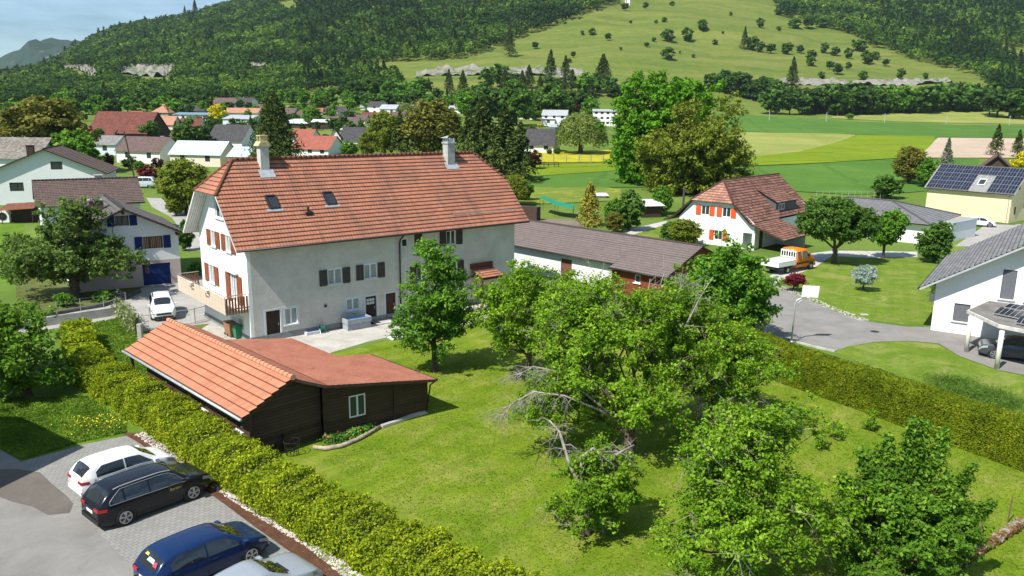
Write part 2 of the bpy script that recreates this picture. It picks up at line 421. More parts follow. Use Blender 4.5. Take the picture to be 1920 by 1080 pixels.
def window(parent, O, ax, out, a0, a1, z0, z1, mull=1, frame=WFRAME, trim=None, sill=None, shut=None, sw=0.45, curtain=None, d=-0.10, bars=0, shut_sides=(1, 1), fw=0.06, blind=None):
    m = MB()
    OB(m, O, ax, out, a0, a0 + fw, z0, z1, d, d + .06); OB(m, O, ax, out, a1 - fw, a1, z0, z1, d, d + .06)
    OB(m, O, ax, out, a0 + fw, a1 - fw, z0, z0 + fw, d, d + .06); OB(m, O, ax, out, a0 + fw, a1 - fw, z1 - fw, z1, d, d + .06)
    for k in range(mull):
        c = a0 + (a1 - a0) * (k + 1) / (mull + 1); OB(m, O, ax, out, c - .04, c + .04, z0 + fw, z1 - fw, d, d + .07)
    for k in range(bars):
        c = z0 + (z1 - z0) * (k + 1) / (bars + 1); OB(m, O, ax, out, a0 + fw, a1 - fw, c - .02, c + .02, d, d + .05)
    w = m.build('window', frame, parent)
    m = MB(); OB(m, O, ax, out, a0 + .01, a1 - .01, z0 + .01, z1 - .01, d - .03, d + .015); m.build('pane', GLASS, w)
    if curtain:
        m = MB(); n = 10
        for k in range(n):
            x0 = a0 + .07 + (a1 - a0 - .14) * k / n; OB(m, O, ax, out, x0, x0 + (a1 - a0 - .14) / n * 0.55, z0 + .07, z1 - .07, d + .016, d + .02)
        m.build('curtain', curtain, w)
    if blind:
        m = MB(); n = int((z1 - z0 - .1) / .075)
        for k in range(n):
            zz = z0 + .05 + k * .075; OB(m, O, ax, out, a0 + .04, a1 - .04, zz, zz + .055, d + .05, d + .075)
        m.build('blind', blind, w)
    if trim:
        m = MB(); tw = .14
        OB(m, O, ax, out, a0 - tw, a0, z0 - tw * .5, z1 + tw, 0.004, .025); OB(m, O, ax, out, a1, a1 + tw, z0 - tw * .5, z1 + tw, 0.004, .025)
        OB(m, O, ax, out, a0, a1, z1, z1 + tw, 0.004, .025); m.build('surround', trim, w)
    if sill:
        m = MB(); OB(m, O, ax, out, a0 - .12, a1 + .12, z0 - .09, z0 - .002, -.02, .12); m.build('sill', sill, w)
    if shut:
        for sd in (0, 1):
            if not shut_sides[sd]: continue
            m = MB(); b0 = a0 - sw - .05 if sd == 0 else a1 + .05
            OB(m, O, ax, out, b0, b0 + sw, z0 - .03, z1 + .03, .03, .06)
            for (c0, c1, e0, e1) in ((b0, b0 + .06, z0 - .03, z1 + .03), (b0 + sw - .06, b0 + sw, z0 - .03, z1 + .03), (b0 + .06, b0 + sw - .06, z0 - .03, z0 + .05), (b0 + .06, b0 + sw - .06, z1 - .05, z1 + .03), (b0 + .06, b0 + sw - .06, (z0 + z1) / 2 - .04, (z0 + z1) / 2 + .04)):
                OB(m, O, ax, out, c0, c1, e0, e1, .06, .078)
            nz = int((z1 - z0 - .1) / .09)
            for k in range(nz):
                zz = z0 + .06 + k * .09
                OB(m, O, ax, out, b0 + .06, b0 + sw - .06, zz, zz + .05, .06, .071)
            m.build('shutter', shut, parent)
    return w

def door(parent, O, ax, out, a0, a1, z0, z1, mat, trim=TRIM, d=-0.10, panes=None, handle=True):
    m = MB(); OB(m, O, ax, out, a0 + .01, a1 - .01, z0 + .01, z1 - .01, d - .04, d)
    w = a1 - a0
    for (c0, c1, e0, e1) in ((a0 + .12, a1 - .12, z0 + .15, z0 + .9), (a0 + .12, a1 - .12, z0 + 1.0, z1 - .15)):
        if not panes: OB(m, O, ax, out, c0, c1, e0, e1, d, d + .02)
    dr = m.build('door', mat, parent)
    if handle:
        m = MB(); OB(m, O, ax, out, a1 - .16, a1 - .12, z0 + 1.0, z0 + 1.18, d, d + .05); m.build('handle', ZINC, dr)
    if panes:
        for i in range(3):
            for j in range(2):
                m = MB(); x0 = a0 + .12 + i * (w - .24) / 3; zz = z1 - .65 + j * .25
                OB(m, O, ax, out, x0 + .02, x0 + (w - .24) / 3 - .02, zz, zz + .2, d, d + .012); m.build('pane', panes, dr)
    if trim:
        m = MB(); tw = .13
        OB(m, O, ax, out, a0 - tw, a0, z0, z1 + tw, .004, .03); OB(m, O, ax, out, a1, a1 + tw, z0, z1 + tw, .004, .03); OB(m, O, ax, out, a0, a1, z1, z1 + tw, .004, .03)
        m.build('surround', trim, dr)
    return dr

def chimney(parent, x, y, z0, z1, w, d, mat, cap=None, pot=False):
    m = MB(); m.box(x - w / 2, x + w / 2, y - d / 2, y + d / 2, z0, z1)
    c = m.build('chimney', mat, parent)
    m = MB(); m.box(x - w / 2 - .07, x + w / 2 + .07, y - d / 2 - .07, y + d / 2 + .07, z1, z1 + .1)
    if pot:
        m.tube([(x, y, z1 + .1), (x, y, z1 + .45)], [.2, .16], 10)
    m.build('cap', cap or mat, c); return c

AX = {'f': ((1, 0, 0), (0, -1, 0)), 'b': ((-1, 0, 0), (0, 1, 0)), 'l': ((0, -1, 0), (-1, 0, 0)), 'r': ((0, 1, 0), (1, 0, 0))}
def face_frame(w, d, side):
    """origin, along, outward of a wall of a w x d house centred on its base; a runs left to right seen from outside"""
    ax, out = AX[side]
    O = {'f': (-w / 2, -d / 2, 0), 'b': (w / 2, d / 2, 0), 'l': (-w / 2, d / 2, 0), 'r': (w / 2, -d / 2, 0)}[side]
    return Vector(O), Vector(ax), Vector(out)

def house(name, label, cat, loc, rz, w, d, hw, m, wall, roof, oe=0.5, og=0.4, hip=0.0, course=None, soffit=DARKW, wins=(), chims=(), group=None, lift=0.04, simple=False, gutter=True, base=None, hipside=(1, 1), below=0.0, far=False):
    T = thing(name, label, cat, loc, rz, group)
    zr = hw + m * d / 2; ze = hw - m * oe; run = d / 2 + oe; x0, x1 = -w / 2 - og, w / 2 + og
    rise = zr - ze; zh = ze + rise * (1 - hip); yh = run * hip
    hl, hr = hip * hipside[0], hip * hipside[1]
    def yz(h): return run * h, ze + rise * (1 - h)
    rm, um = MB(), MB(); un = None if far else um
    for sgn in (-1, 1):
        pts = [(x0, sgn * run, ze), (x1, sgn * run, ze)]
        if hr > 0:
            if hr < 1: pts.append((x1, sgn * run * hr, ze + rise * (1 - hr)))
            pts.append((x1 - run * hr, 0, zr))
        else: pts.append((x1, 0, zr))
        if hl > 0:
            pts.append((x0 + run * hl, 0, zr))
            if hl < 1: pts.append((x0, sgn * run * hl, ze + rise * (1 - hl)))
        else: pts.append((x0, 0, zr))
        roof_face(rm, pts, course, lift, un)
    for h_, xe, dx in ((hl, x0, 1), (hr, x1, -1)):
        if h_ > 0: roof_face(rm, [(xe, -run * h_, ze + rise * (1 - h_)), (xe, run * h_, ze + rise * (1 - h_)), (xe + dx * run * h_, 0, zr)], course, lift, un)
    R = rm.build('roof', roof, T)
    if not far:
        um.build('soffit', soffit, R)
        cm = MB(); xs = x0 + run * hl; n = max(2, int((x1 - run * hr - xs) / .4))
        for k in range(n):
            a = xs + (x1 - run * hr - xs) * k / n; b = xs + (x1 - run * hr - xs) * (k + 1) / n
            cm.tube([(a, 0, zr + .02), (b + .03, 0, zr + .045)], [.13, .15], 8)
        for h_, xe, dx in ((hl, x0, 1), (hr, x1, -1)):
            if h_ > 0:
                for sgn in (-1, 1):
                    A = Vector((xe, sgn * run * h_, ze + rise * (1 - h_) + .03)); B = Vector((xe + dx * run * h_, 0, zr + .04)); nn = max(2, int((B - A).length / .4))
                    for k in range(nn): cm.tube([A + (B - A) * (k / nn), A + (B - A) * ((k + 1) / nn + .02)], [.13, .11], 8)
        cm.build('ridge_tiles', roof, R, smooth=True)
        if gutter:
            gm = MB()
            for sgn in (-1, 1): gm.tube([(x0 + .02, sgn * (run + .05), ze - .03), (x1 - .02, sgn * (run + .05), ze - .03)], .075, 8)
            gm.build('gutter', GUTTER, R, smooth=True)
    wm = MB(); holes = {k: [] for k in 'fblr'}
    for q in wins:
        if not far: holes[q[0]].append(q[1:5])
    hb = -below
    for sd in 'fb':
        O, ax, out = face_frame(w, d, sd); wall_panel(wm, O, ax, out, [(0, hb), (w, hb), (w, hw - .1), (0, hw - .1)], holes[sd])
    for sd, h_ in (('l', hl), ('r', hr)):
        O, ax, out = face_frame(w, d, sd)
        ol = [(0, hb), (d, hb), (d, hw - .1)]
        if h_ > 0:
            zt = min(zr - .12, ze + rise * (1 - h_) + m * og - .12); zt = max(zt, hw - .1 + 1e-3); k = max(0.01, (zr - .1 - zt) / m)
            ol += [(d / 2 + k, zt), (d / 2 - k, zt)] if zt > hw - .05 else []
        else: ol += [(d / 2, zr - .1)]
        ol += [(0, hw - .1)]
        wall_panel(wm, O, ax, out, ol, holes[sd])
    wm.build('wall', wall, T)
    if base:
        bm_ = MB()
        for sd in 'fblr':
            O, ax, out = face_frame(w, d, sd); L = w if sd in 'fb' else d
            OB(bm_, O, ax, out, -.03, L + .03, hb, base[0], .005, .03)
        bm_.build('plinth', base[1], T)
    for q in wins:
        O, ax, out = face_frame(w, d, q[0]); kw = q[5] if len(q) > 5 else {}
        if far:
            mm = MB(); OB(mm, O, ax, out, q[1], q[2], q[3], q[4], 0.0, .05); mm.build('window', kw.get('pane', GLASS), T)
        elif 'door' in kw:
            kk = dict(kw); mt = kk.pop('door'); door(T, O, ax, out, *q[1:5], mt, **kk)
        else: window(T, O, ax, out, *q[1:5], **kw)
    for c in chims:      # x, y, height above the roof there, width, material
        x, y, hh, cw, mt = c[:5]; zz = zr - m * abs(y); chimney(T, x, y, zz - .5, zz + hh, cw, cw * (c[6] if len(c) > 6 else 1), mt, *(c[5:6] or ()))
    return T

# ------------------------------------------------------------------ vegetation
def leaf_mesh(name, Cn, size, mat, rs, up=0.6, out=None, outw=0.5, aspect=0.6, tint=None):
    n = len(Cn)
    nr = rs.normal(size=(n, 3)); nr[:, 2] += up
    if out is not None: nr += out * outw
    nr /= np.linalg.norm(nr, axis=1)[:, None] + 1e-9
    t = np.cross(nr, rs.normal(size=(n, 3))); t /= np.linalg.norm(t, axis=1)[:, None] + 1e-9
    b = np.cross(nr, t); s = np.asarray(size).reshape(-1, 1) * np.ones((n, 1))
    sag = nr * s * 0.25
    V = np.stack([Cn - t * s, Cn - b * s * aspect + sag, Cn + t * s, Cn + b * s * aspect + sag], 1).reshape(-1, 3).astype(np.float32)
    me = bpy.data.meshes.new(name)
    me.vertices.add(4 * n); me.vertices.foreach_set('co', V.ravel())
    me.loops.add(4 * n); me.loops.foreach_set('vertex_index', np.arange(4 * n, dtype=np.int32))
    me.polygons.add(n); me.polygons.foreach_set('loop_start', np.arange(0, 4 * n, 4, dtype=np.int32)); me.polygons.foreach_set('loop_total', np.full(n, 4, np.int32))
    if tint is not None:
        at = me.attributes.new('tint', 'FLOAT', 'FACE'); at.data.foreach_set('value', np.asarray(tint, np.float32))
    me.update(calc_edges=True); me.materials.append(mat)
    return me

def clumps_in(rs, ells, n, shell=0.55, flat=0.0):
    ells = np.array(ells, float); vol = ells[:, 3] * ells[:, 4] * ells[:, 5]; out = []
    ids = rs.choice(len(ells), n, p=vol / vol.sum())
    d = rs.normal(size=(n, 3)); d /= np.linalg.norm(d, axis=1)[:, None]
    r = 1 - (1 - shell) * rs.rand(n) ** 1.0 * 1.0; r = np.where(rs.rand(n) < 0.25, rs.rand(n) ** 0.5, r)
    return ells[ids, :3] + d * r[:, None] * ells[ids, 3:6] * (0.85 + 0.25 * rs.rand(n))[:, None]

def skeleton(cl, base, top, r0, rs, bend=0.12, nsides=5, lean=None, power=0.5):
    """join every clump to the nearest limb already grown; returns tubes as MB"""
    base, top = np.array(base, float), np.array(top, float)
    nodes = [base + (top - base) * f + np.array([rs.normal() * .05, rs.normal() * .05, 0]) * (f > 0) for f in np.linspace(0, 1, 5)]
    par = [-1, 0, 1, 2, 3]; plen = [0, 0, 0, 0, 0]
    order = np.argsort(np.linalg.norm(cl - top, axis=1))
    for k in order:
        c = cl[k]; A = np.array(nodes[2:]); dd = np.linalg.norm(A - c, axis=1) + 0.45 * np.array(plen[2:])
        dn = (A[:, 2] > c[2] + .3) * 0.8; p = int(np.argmin(dd + dn)) + 2
        v = c - nodes[p]; L = np.linalg.norm(v); seg = max(1, int(L / 0.9))
        for s_ in range(1, seg + 1):
            q = nodes[p] * 0 + (c - v * (1 - s_ / seg)); 
            if s_ < seg: q = q + rs.normal(size=3) * bend * L / seg + np.array([0, 0, 0.06 * L * sin(pi * s_ / seg)])
            nodes.append(q); prev = len(nodes) - 2 if s_ > 1 else p
            par.append(prev); plen.append(plen[prev] + L / seg)
    cnt = np.zeros(len(nodes)); tip = set(range(len(nodes))) - set(par)
    for i in range(len(nodes) - 1, 0, -1):
        if i in tip: cnt[i] += 1
        cnt[par[i]] += cnt[i]
    rr = r0 * (cnt / cnt[0]) ** power
    rr[0] = r0 * 1.25
    mb = MB()
    for i in range(1, len(nodes)):
        p = par[i]; ns = nsides if rr[i] > r0 * .2 else 3
        mb.tube([nodes[p], nodes[i]], [max(.008, rr[p] if p > 0 and cnt[p] < cnt[i] * 1.6 else min(rr[p], rr[i] * 1.15)), max(.006, rr[i])], ns, False)
    return mb, nodes, par

def make_tree(name, label, cat, loc, ells, ncl, lpc, lsize, lmat, trunk_h, r0, seed, rc=0.5, bark=None, group=None, up=1.0, shell=0.55, bare=0.0, rz=0.0, upright=0.0, top_off=(0, 0), lobes=0, lobe_r=.7, shoots=(), power=0.5, aspect=0.6, base_off=(0, 0)):
    rs = np.random.RandomState(seed)
    T = thing(name, label, cat, loc, rz, group)
    if lobes:
        lc = clumps_in(rs, ells, lobes, max(shell, .75)); cl = lc[rs.randint(0, lobes, ncl)] + rs.normal(size=(ncl, 3)) * lobe_r * np.array([.62, .62, .42])
    else: cl = clumps_in(rs, ells, ncl, shell)
    cl = cl[cl[:, 2] > trunk_h * 0.35]
    for (sx, sy, z0, z1, sr, dx, dy, ns) in shoots:
        f = rs.rand(ns, 1); cl = np.vstack([cl, np.array([[sx, sy, z0]]) + f * np.array([[dx, dy, z1 - z0]]) + rs.normal(size=(ns, 3)) * sr * (1.15 - f)])
    mb, nodes, par = skeleton(cl, (base_off[0], base_off[1], -.1), (top_off[0], top_off[1], trunk_h), r0, rs, power=power)
    nf0 = len(mb.f)
    live = cl[rs.rand(len(cl)) >= bare]
    n = len(live) * lpc
    cen = live[np.repeat(np.arange(len(live)), lpc)]
    stretch = np.array([1, 1, 0.7]) if not upright else np.array([.5, .5, 1.8])
    off = rs.normal(size=(n, 3)); r = rs.rand(n) ** 0.5; off = off / np.linalg.norm(off, axis=1)[:, None] * r[:, None] * rc * stretch
    scl = np.repeat(0.6 + 0.8 * rs.rand(len(live)), lpc)[:, None]
    P = cen + off * scl
    mid = live.mean(0); out = P - mid; out /= np.linalg.norm(out, axis=1)[:, None] + 1e-6
    me = leaf_mesh('foliage', P, lsize * (0.6 + 0.8 * rs.rand(n)), lmat, rs, up, out * 0.5 + off / rc, 0.8, aspect)
    link('foliage', me, T)
    if bare > 0:
        deadc = cl[rs.rand(len(cl)) < bare * 1.3]; tw = mb
        for c in deadc:
            for k in range(7):
                d = rs.normal(size=3); d[2] = d[2] * .6 - .1; d /= np.linalg.norm(d); L = .35 + .5 * rs.rand()
                m1 = c + d * L * .5 + rs.normal(size=3) * .06; e = c + d * L + np.array([0, 0, -.12])
                tw.tube([c, m1, e], [.014, .010, .005], 3, False)
    tko = mb.build('trunk', bark or BARK, T, smooth=True, recalc=False)
    if len(mb.f) > nf0:
        tko.data.materials.append(DEADWOOD); tko.data.polygons.foreach_set('material_index', [0] * nf0 + [1] * (len(mb.f) - nf0))
    return T

def conifer_mesh(seed, h, r, n, lsize, mat, droop=0.25, tiers=None, z0=0.06, sharp=1.0, aspect=0.35):
    rs = np.random.RandomState(seed); tiers = tiers or int(h / 0.55)
    P = []; O = []
    nb = n // 14
    for b in range(nb):
        f = rs.rand() ** 0.75; f = round(f * tiers) / tiers * 0.98 + rs.normal() * .006
        f = min(max(f, 0), .99)
        z = h * (z0 + (1 - z0) * f); R = r * (1 - f) ** sharp * (0.78 + .35 * rs.rand()) + .04 * r; a = rs.rand() * 2 * pi
        for k in range(14):
            q = (rs.rand() ** .6); rad_ = R * q
            P.append((cos(a) * rad_ + rs.normal() * R * .09, sin(a) * rad_ + rs.normal() * R * .09, z - droop * rad_ * q + rs.normal() * .05 * r))
            O.append((cos(a), sin(a), 0.5))
    P = np.array(P); O = np.array(O)
    return leaf_mesh('foliage', P, lsize * (0.6 + .8 * rs.rand(len(P))), mat, rs, 0.5, O, .8, aspect)
def make_conifer(name, label, cat, loc, h, r, n, lsize, mat, seed, group=None, **k):
    T = thing(name, label, cat, loc, 0, group)
    link('foliage', conifer_mesh(seed, h, r, n, lsize, mat, **k), T)
    m = MB(); m.tube([(0, 0, -.2), (0, 0, h * .5), (0, 0, h * .97)], [h * .018, h * .011, .01], 6, False); m.build('trunk', BARK, T, recalc=False)
    return T

def hedge(name, label, path, w, h, lmat, n, lsize, seed, core, group=None, bulge=0.12, rough=0.1, up=0.4, wav=1.0):
    """path of ground points along its middle"""
    rs = np.random.RandomState(seed)
    T = thing(name, label, 'hedge', (path[0][0], path[0][1], 0), 0, group); O = np.array([path[0][0], path[0][1], 0])
    P = np.array([[p[0], p[1], p[2] if len(p) > 2 else 0] for p in path], float) - O
    seg = np.linalg.norm(np.diff(P, axis=0), axis=1); cum = np.concatenate([[0], np.cumsum(seg)]); L = cum[-1]
    def at(s): return np.stack([np.interp(s, cum, P[:, k]) for k in range(3)], -1)
    def hh(s): return 1 + wav * (0.07 * np.sin(s * 1.7 + seed) + .05 * np.sin(s * 4.3) + .04 * np.sin(s * 9.1))
    mb = MB(); ss = np.linspace(0, L, max(3, int(L / .5)))
    for a, b in zip(ss[:-1], ss[1:]):
        pa, pb = at(a), at(b); d = (pb - pa) / np.linalg.norm(pb - pa); nn = np.array([-d[1], d[0], 0])
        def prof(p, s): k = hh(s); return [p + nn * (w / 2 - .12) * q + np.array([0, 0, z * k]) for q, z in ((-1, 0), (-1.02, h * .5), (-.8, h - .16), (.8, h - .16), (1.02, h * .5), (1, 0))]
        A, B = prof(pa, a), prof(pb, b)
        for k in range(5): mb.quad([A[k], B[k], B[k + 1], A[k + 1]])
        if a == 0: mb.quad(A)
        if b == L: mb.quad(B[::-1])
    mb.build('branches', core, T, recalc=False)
    per = 2 * h + w; s = rs.rand(n) * (L + .2) - .1; t = rs.rand(n) * per
    p0 = at(np.clip(s, 0, L)); p1 = at(np.clip(s + .05, 0, L)); p_1 = at(np.clip(s - .05, 0, L)); d = p1 - p_1; d /= np.linalg.norm(d, axis=1)[:, None]; nn = np.stack([-d[:, 1], d[:, 0], 0 * d[:, 0]], -1)
    k = hh(s); side = np.where(t < h, -1, np.where(t < h + w, 0, 1))
    q = np.where(side == -1, -w / 2, np.where(side == 1, w / 2, (t - h) - w / 2)); z = np.where(side == -1, t, np.where(side == 1, t - h - w, h)) * k
    edge = np.clip((np.abs(q) - w * .35) / (w * .15), 0, 1); z = np.where(side == 0, z - edge * .12 * h, z)
    lump = (np.sin(s * 3.1 + q * 2.2 + seed) * np.sin(s * 1.3 - z * 3)) * rough + rs.normal(size=n) * rough * .55
    out = np.where(side[:, None] == 0, np.array([[0, 0, 1.0]]), nn * side[:, None])
    Q = p0 + nn * q[:, None] + np.array([0, 0, 1.0]) * z[:, None] + out * lump[:, None]
    link('foliage', leaf_mesh('foliage', Q, lsize * (.6 + .8 * rs.rand(n)), lmat, rs, up, out, 1.0, .6), T)
    return T

# ------------------------------------------------------------------ cars
def carpaint(name, c, rough=0.25, metal=0.0):
    if name in _pc: return _pc[name]
    m, t, b = nmat(name, rough, 0.5, metal)
    f = tex(t, 2.0, 3); t.links.new(ramp(t, f, [(0.3, [x * .93 for x in c]), (0.7, c)]), b.inputs['Base Color'])
    b.inputs['Coat Weight'].default_value = 0.3; b.inputs['Coat Roughness'].default_value = 0.05; b.inputs['Specular IOR Level'].default_value = .3
    _pc[name] = m; return m
TYRE = plain('rubber', (0.022, 0.022, 0.023), 0.85)
RIM = plain('alloy_rim', (0.50, 0.50, 0.51), 0.3, metal=0.8, var=0.05)
PLAST = plain('black_plastic', (0.02, 0.02, 0.02), 0.5)
TAILR = plain('red_lamp_glass', (0.35, 0.01, 0.015), 0.15, 0.6, var=0.2)
HEADL = plain('clear_lamp_glass', (0.32, 0.34, 0.36), 0.1, 0.7, var=0.3)
PLATE = plain('white_plate', (0.75, 0.75, 0.73), 0.5, var=0.02)
def car_glass():
    m, t, b = nmat('tinted_car_glass', 0.04, 0.9); b.inputs['Base Color'].default_value = (0.012, 0.014, 0.016, 1); b.inputs['Coat Weight'].default_value = 0.5; return m
CGLASS = car_glass()

def smoothi(x, pts):
    """smooth interpolation through (x, y) keys"""
    xs = [p[0] for p in pts]
    if x <= xs[0]: return pts[0][1]
    if x >= xs[-1]: return pts[-1][1]
    k = max(i for i in range(len(xs)) if xs[i] <= x); k = min(k, len(xs) - 2)
    x0, x1 = xs[k], xs[k + 1]; y0, y1 = pts[k][1], pts[k + 1][1]
    def sl(i):
        if i <= 0 or i >= len(pts) - 1: return 0 if not (0 < i < len(pts) - 1) else 0
        a = (pts[i][1] - pts[i - 1][1]) / (xs[i] - xs[i - 1]); b = (pts[i + 1][1] - pts[i][1]) / (xs[i + 1] - xs[i])
        return 0 if a * b <= 0 else 2 * a * b / (a + b)
    m0 = sl(k) if k > 0 else (y1 - y0) / (x1 - x0); m1 = sl(k + 1) if k + 1 < len(pts) - 1 else (y1 - y0) / (x1 - x0)
    h = x1 - x0; t = (x - x0) / h
    return (2 * t**3 - 3 * t**2 + 1) * y0 + (t**3 - 2 * t**2 + t) * h * m0 + (-2 * t**3 + 3 * t**2) * y1 + (t**3 - t**2) * h * m1

def make_car(label, loc, head_az, L, Wd, Ht, paint, style='hatch', group='cars parked in the paved bays', wr=0.33, rails=False, cat='car', name='parked_car', wheelbase=None, clad=False, glass=CGLASS):
    """x forward; heading given as a compass-like azimuth from +Y"""
    T = thing(name, label, cat, loc, rad(90 - head_az), group)
    h = L / 2; wb = wheelbase or L * .6
    if style == 'suv':   top = [(-h, Ht * .52), (-h + .10, Ht * .66), (-h + .55, Ht * .93), (-h + .95, Ht * .985), (0.0, Ht), (h * .28, Ht * .95), (h * .58, Ht * .67), (h * .70, Ht * .635), (h * .93, Ht * .55), (h, Ht * .42)]; ws = (h * .30, h * .585); rw = (-h + .12, -h + .52)
    elif style == 'wagon': top = [(-h, Ht * .52), (-h + .08, Ht * .64), (-h + .5, Ht * .92), (-h + .95, Ht * .985), (0, Ht), (h * .22, Ht * .955), (h * .54, Ht * .66), (h * .66, Ht * .625), (h * .92, Ht * .53), (h, Ht * .40)]; ws = (h * .24, h * .545); rw = (-h + .12, -h + .5)
    elif style == 'hatch': top = [(-h, Ht * .50), (-h + .12, Ht * .66), (-h + .5, Ht * .92), (-h + .9, Ht * .985), (-h * .1, Ht), (h * .2, Ht * .96), (h * .60, Ht * .66), (h * .72, Ht * .61), (h * .93, Ht * .50), (h, Ht * .36)]; ws = (h * .24, h * .60); rw = (-h + .14, -h + .48)
    else:                top = [(-h, Ht * .5), (-h + .08, Ht * .64), (-h + .75, Ht * .68), (-h * .38, Ht * .96), (0, Ht), (h * .12, Ht * .97), (h * .48, Ht * .68), (h * .62, Ht * .645), (h * .92, Ht * .53), (h, Ht * .40)]; ws = (h * .14, h * .475); rw = (-h + .8, -h * .42)
    belt = lambda x: Ht * (.60 + .03 * (-x / h))
    def hwid(x):
        e = min(1, (h - abs(x)) / .55); e = max(e, 0)
        return Wd / 2 * (0.80 + 0.20 * sin(e * pi / 2))
    zb = lambda x: 0.20 + 0.06 * max(0, abs(x) - h + .4) / .4
    def ztop(x): return smoothi(x, top)
    NL = 7; NU = 12
    def sec(x, j):
        """j 0..NL lower side from sill to belt, NL..NL+NU belt to roof centre"""
        w = hwid(x); b = min(belt(x), ztop(x) - .02); z0 = zb(x)
        if j <= NL:
            f = j / NL; z = z0 + (b - z0) * f; q = 0.93 + 0.07 * sin(min(1, f * 1.35 + .12) * pi / 2) - 0.035 * max(0, f - .6) / .4
            return (w * q, z)
        f = (j - NL) / NU; zt = ztop(x); cab = max(0, min(1, (zt - belt(x)) / (Ht * .33)))
        wbelt = w * 0.965; wroof = w * (0.965 - .24 * cab); hgt = zt - b
        if f < .5:
            g_ = f / .5; y = wbelt + (wroof - wbelt) * g_ ** 1.15; z = b + hgt * (.90 if cab > .3 else .90) * g_
            return (y, z)
        g_ = (f - .5) / .5; y = wroof * (1 - g_ ** 1.0); z = b + hgt * (.90 + .10 * (1 - (1 - g_) ** 3.0))
        return (y, z)
    xs = sorted(set(list(np.linspace(-h, h, 47)) + [-h + .02, h - .02, h - .06, -h + .06]))
    mb = MB()
    NJ = NL + NU
    for x in xs:
        for j in range(NJ + 1):
            y, z = sec(x, j); mb.v.append((x, y, z))
        for j in range(NJ - 1, -1, -1):
            y, z = sec(x, j); mb.v.append((x, -y, z))
    R = 2 * NJ + 1
    for i in range(len(xs) - 1):
        for j in range(R - 1):
            a = i * R + j; mb.f.append((a, a + 1, a + R + 1, a + R)); mb.uv.append([(0, 0)] * 4)
        mb.f.append((i * R + R - 1, i * R, (i + 1) * R, (i + 1) * R + R - 1)); mb.uv.append([(0, 0)] * 4)
    mb.f.append(tuple(range(R))); mb.uv.append([(0, 0)] * R); k = (len(xs) - 1) * R; mb.f.append(tuple(range(k, k + R))[::-1]); mb.uv.append([(0, 0)] * R)
    body = mb.build('body', paint, T, smooth=True)
    # glass patches, a few millimetres proud of the shell
    def patch(nm, fn, nu, nv, mat, parent=body, dist=0.010):
        p = MB(); pts = [[Vector(fn(a / nu, b / nv)) for b in range(nv + 1)] for a in range(nu + 1)]
        for a in range(nu):
            for b in range(nv): p.quad([pts[a][b], pts[a + 1][b], pts[a + 1][b + 1], pts[a][b + 1]])
        o = p.build(nm, mat, parent, smooth=True); return o
    def S_(x, f, sy, e=.012):
        y, z = sec(x, NL + f * NU); y2, z2 = sec(x, NL + min(f + .02, 1) * NU)
        n = Vector((0, (z2 - z), -(y2 - y))); n = n.normalized() if n.length > 0 else Vector((0, 0, 1))
        if n.z < 0 and f > .4: n = -n
        return (x, sy * (y + n.y * e), z + n.z * e)
    c0, c1 = rw[0] + .38, ws[1] - .10
    splits = [c0, c0 + (c1 - c0) * (.16 if style in ('wagon', 'suv') else .02), c0 + (c1 - c0) * .48, c1]
    for sy in (-1, 1):
        for a, b in zip(splits[:-1], splits[1:]):
            if b - a < .15: continue
            def fn(u, v, a=a, b=b):
                x = a + .03 + (b - a - .06) * u; cap_ = 1.0
                if x > ws[0] - .05: cap_ = max(.08, 1 - (x - ws[0] + .05) / (ws[1] - ws[0]))
                if x < c0 + .35: cap_ = min(cap_, .45 + .55 * (x - c0) / .35)
                return S_(x, .04 + (.40 * cap_) * v, sy)
            patch('side_window', fn, 8, 4, glass)
    def front(u, v):
        x = ws[0] + .04 + (ws[1] - ws[0] - .06) * v; y = (u * 2 - 1); w = hwid(x) * (.60 + .24 * v)
        z = ztop(x); dz = (ztop(x + .03) - ztop(x - .03)) / .06; n = Vector((-dz, 0, 1)).normalized()
        return (x + n.x * .014, y * w, z + n.z * .014 - .045 * abs(y) ** 3)
    patch('windscreen', front, 8, 6, glass)
    def rear(u, v):
        x = rw[0] + (rw[1] - rw[0]) * v; y = (u * 2 - 1); w = hwid(x) * (.80 - .12 * v)
        z = ztop(x); dz = (ztop(x + .03) - ztop(x - .03)) / .06; n = Vector((-dz, 0, 1)).normalized()
        return (x + n.x * .016, y * w, z + n.z * .016 - .05 * abs(y) ** 3)
    patch('rear_window', rear, 8, 5, glass)
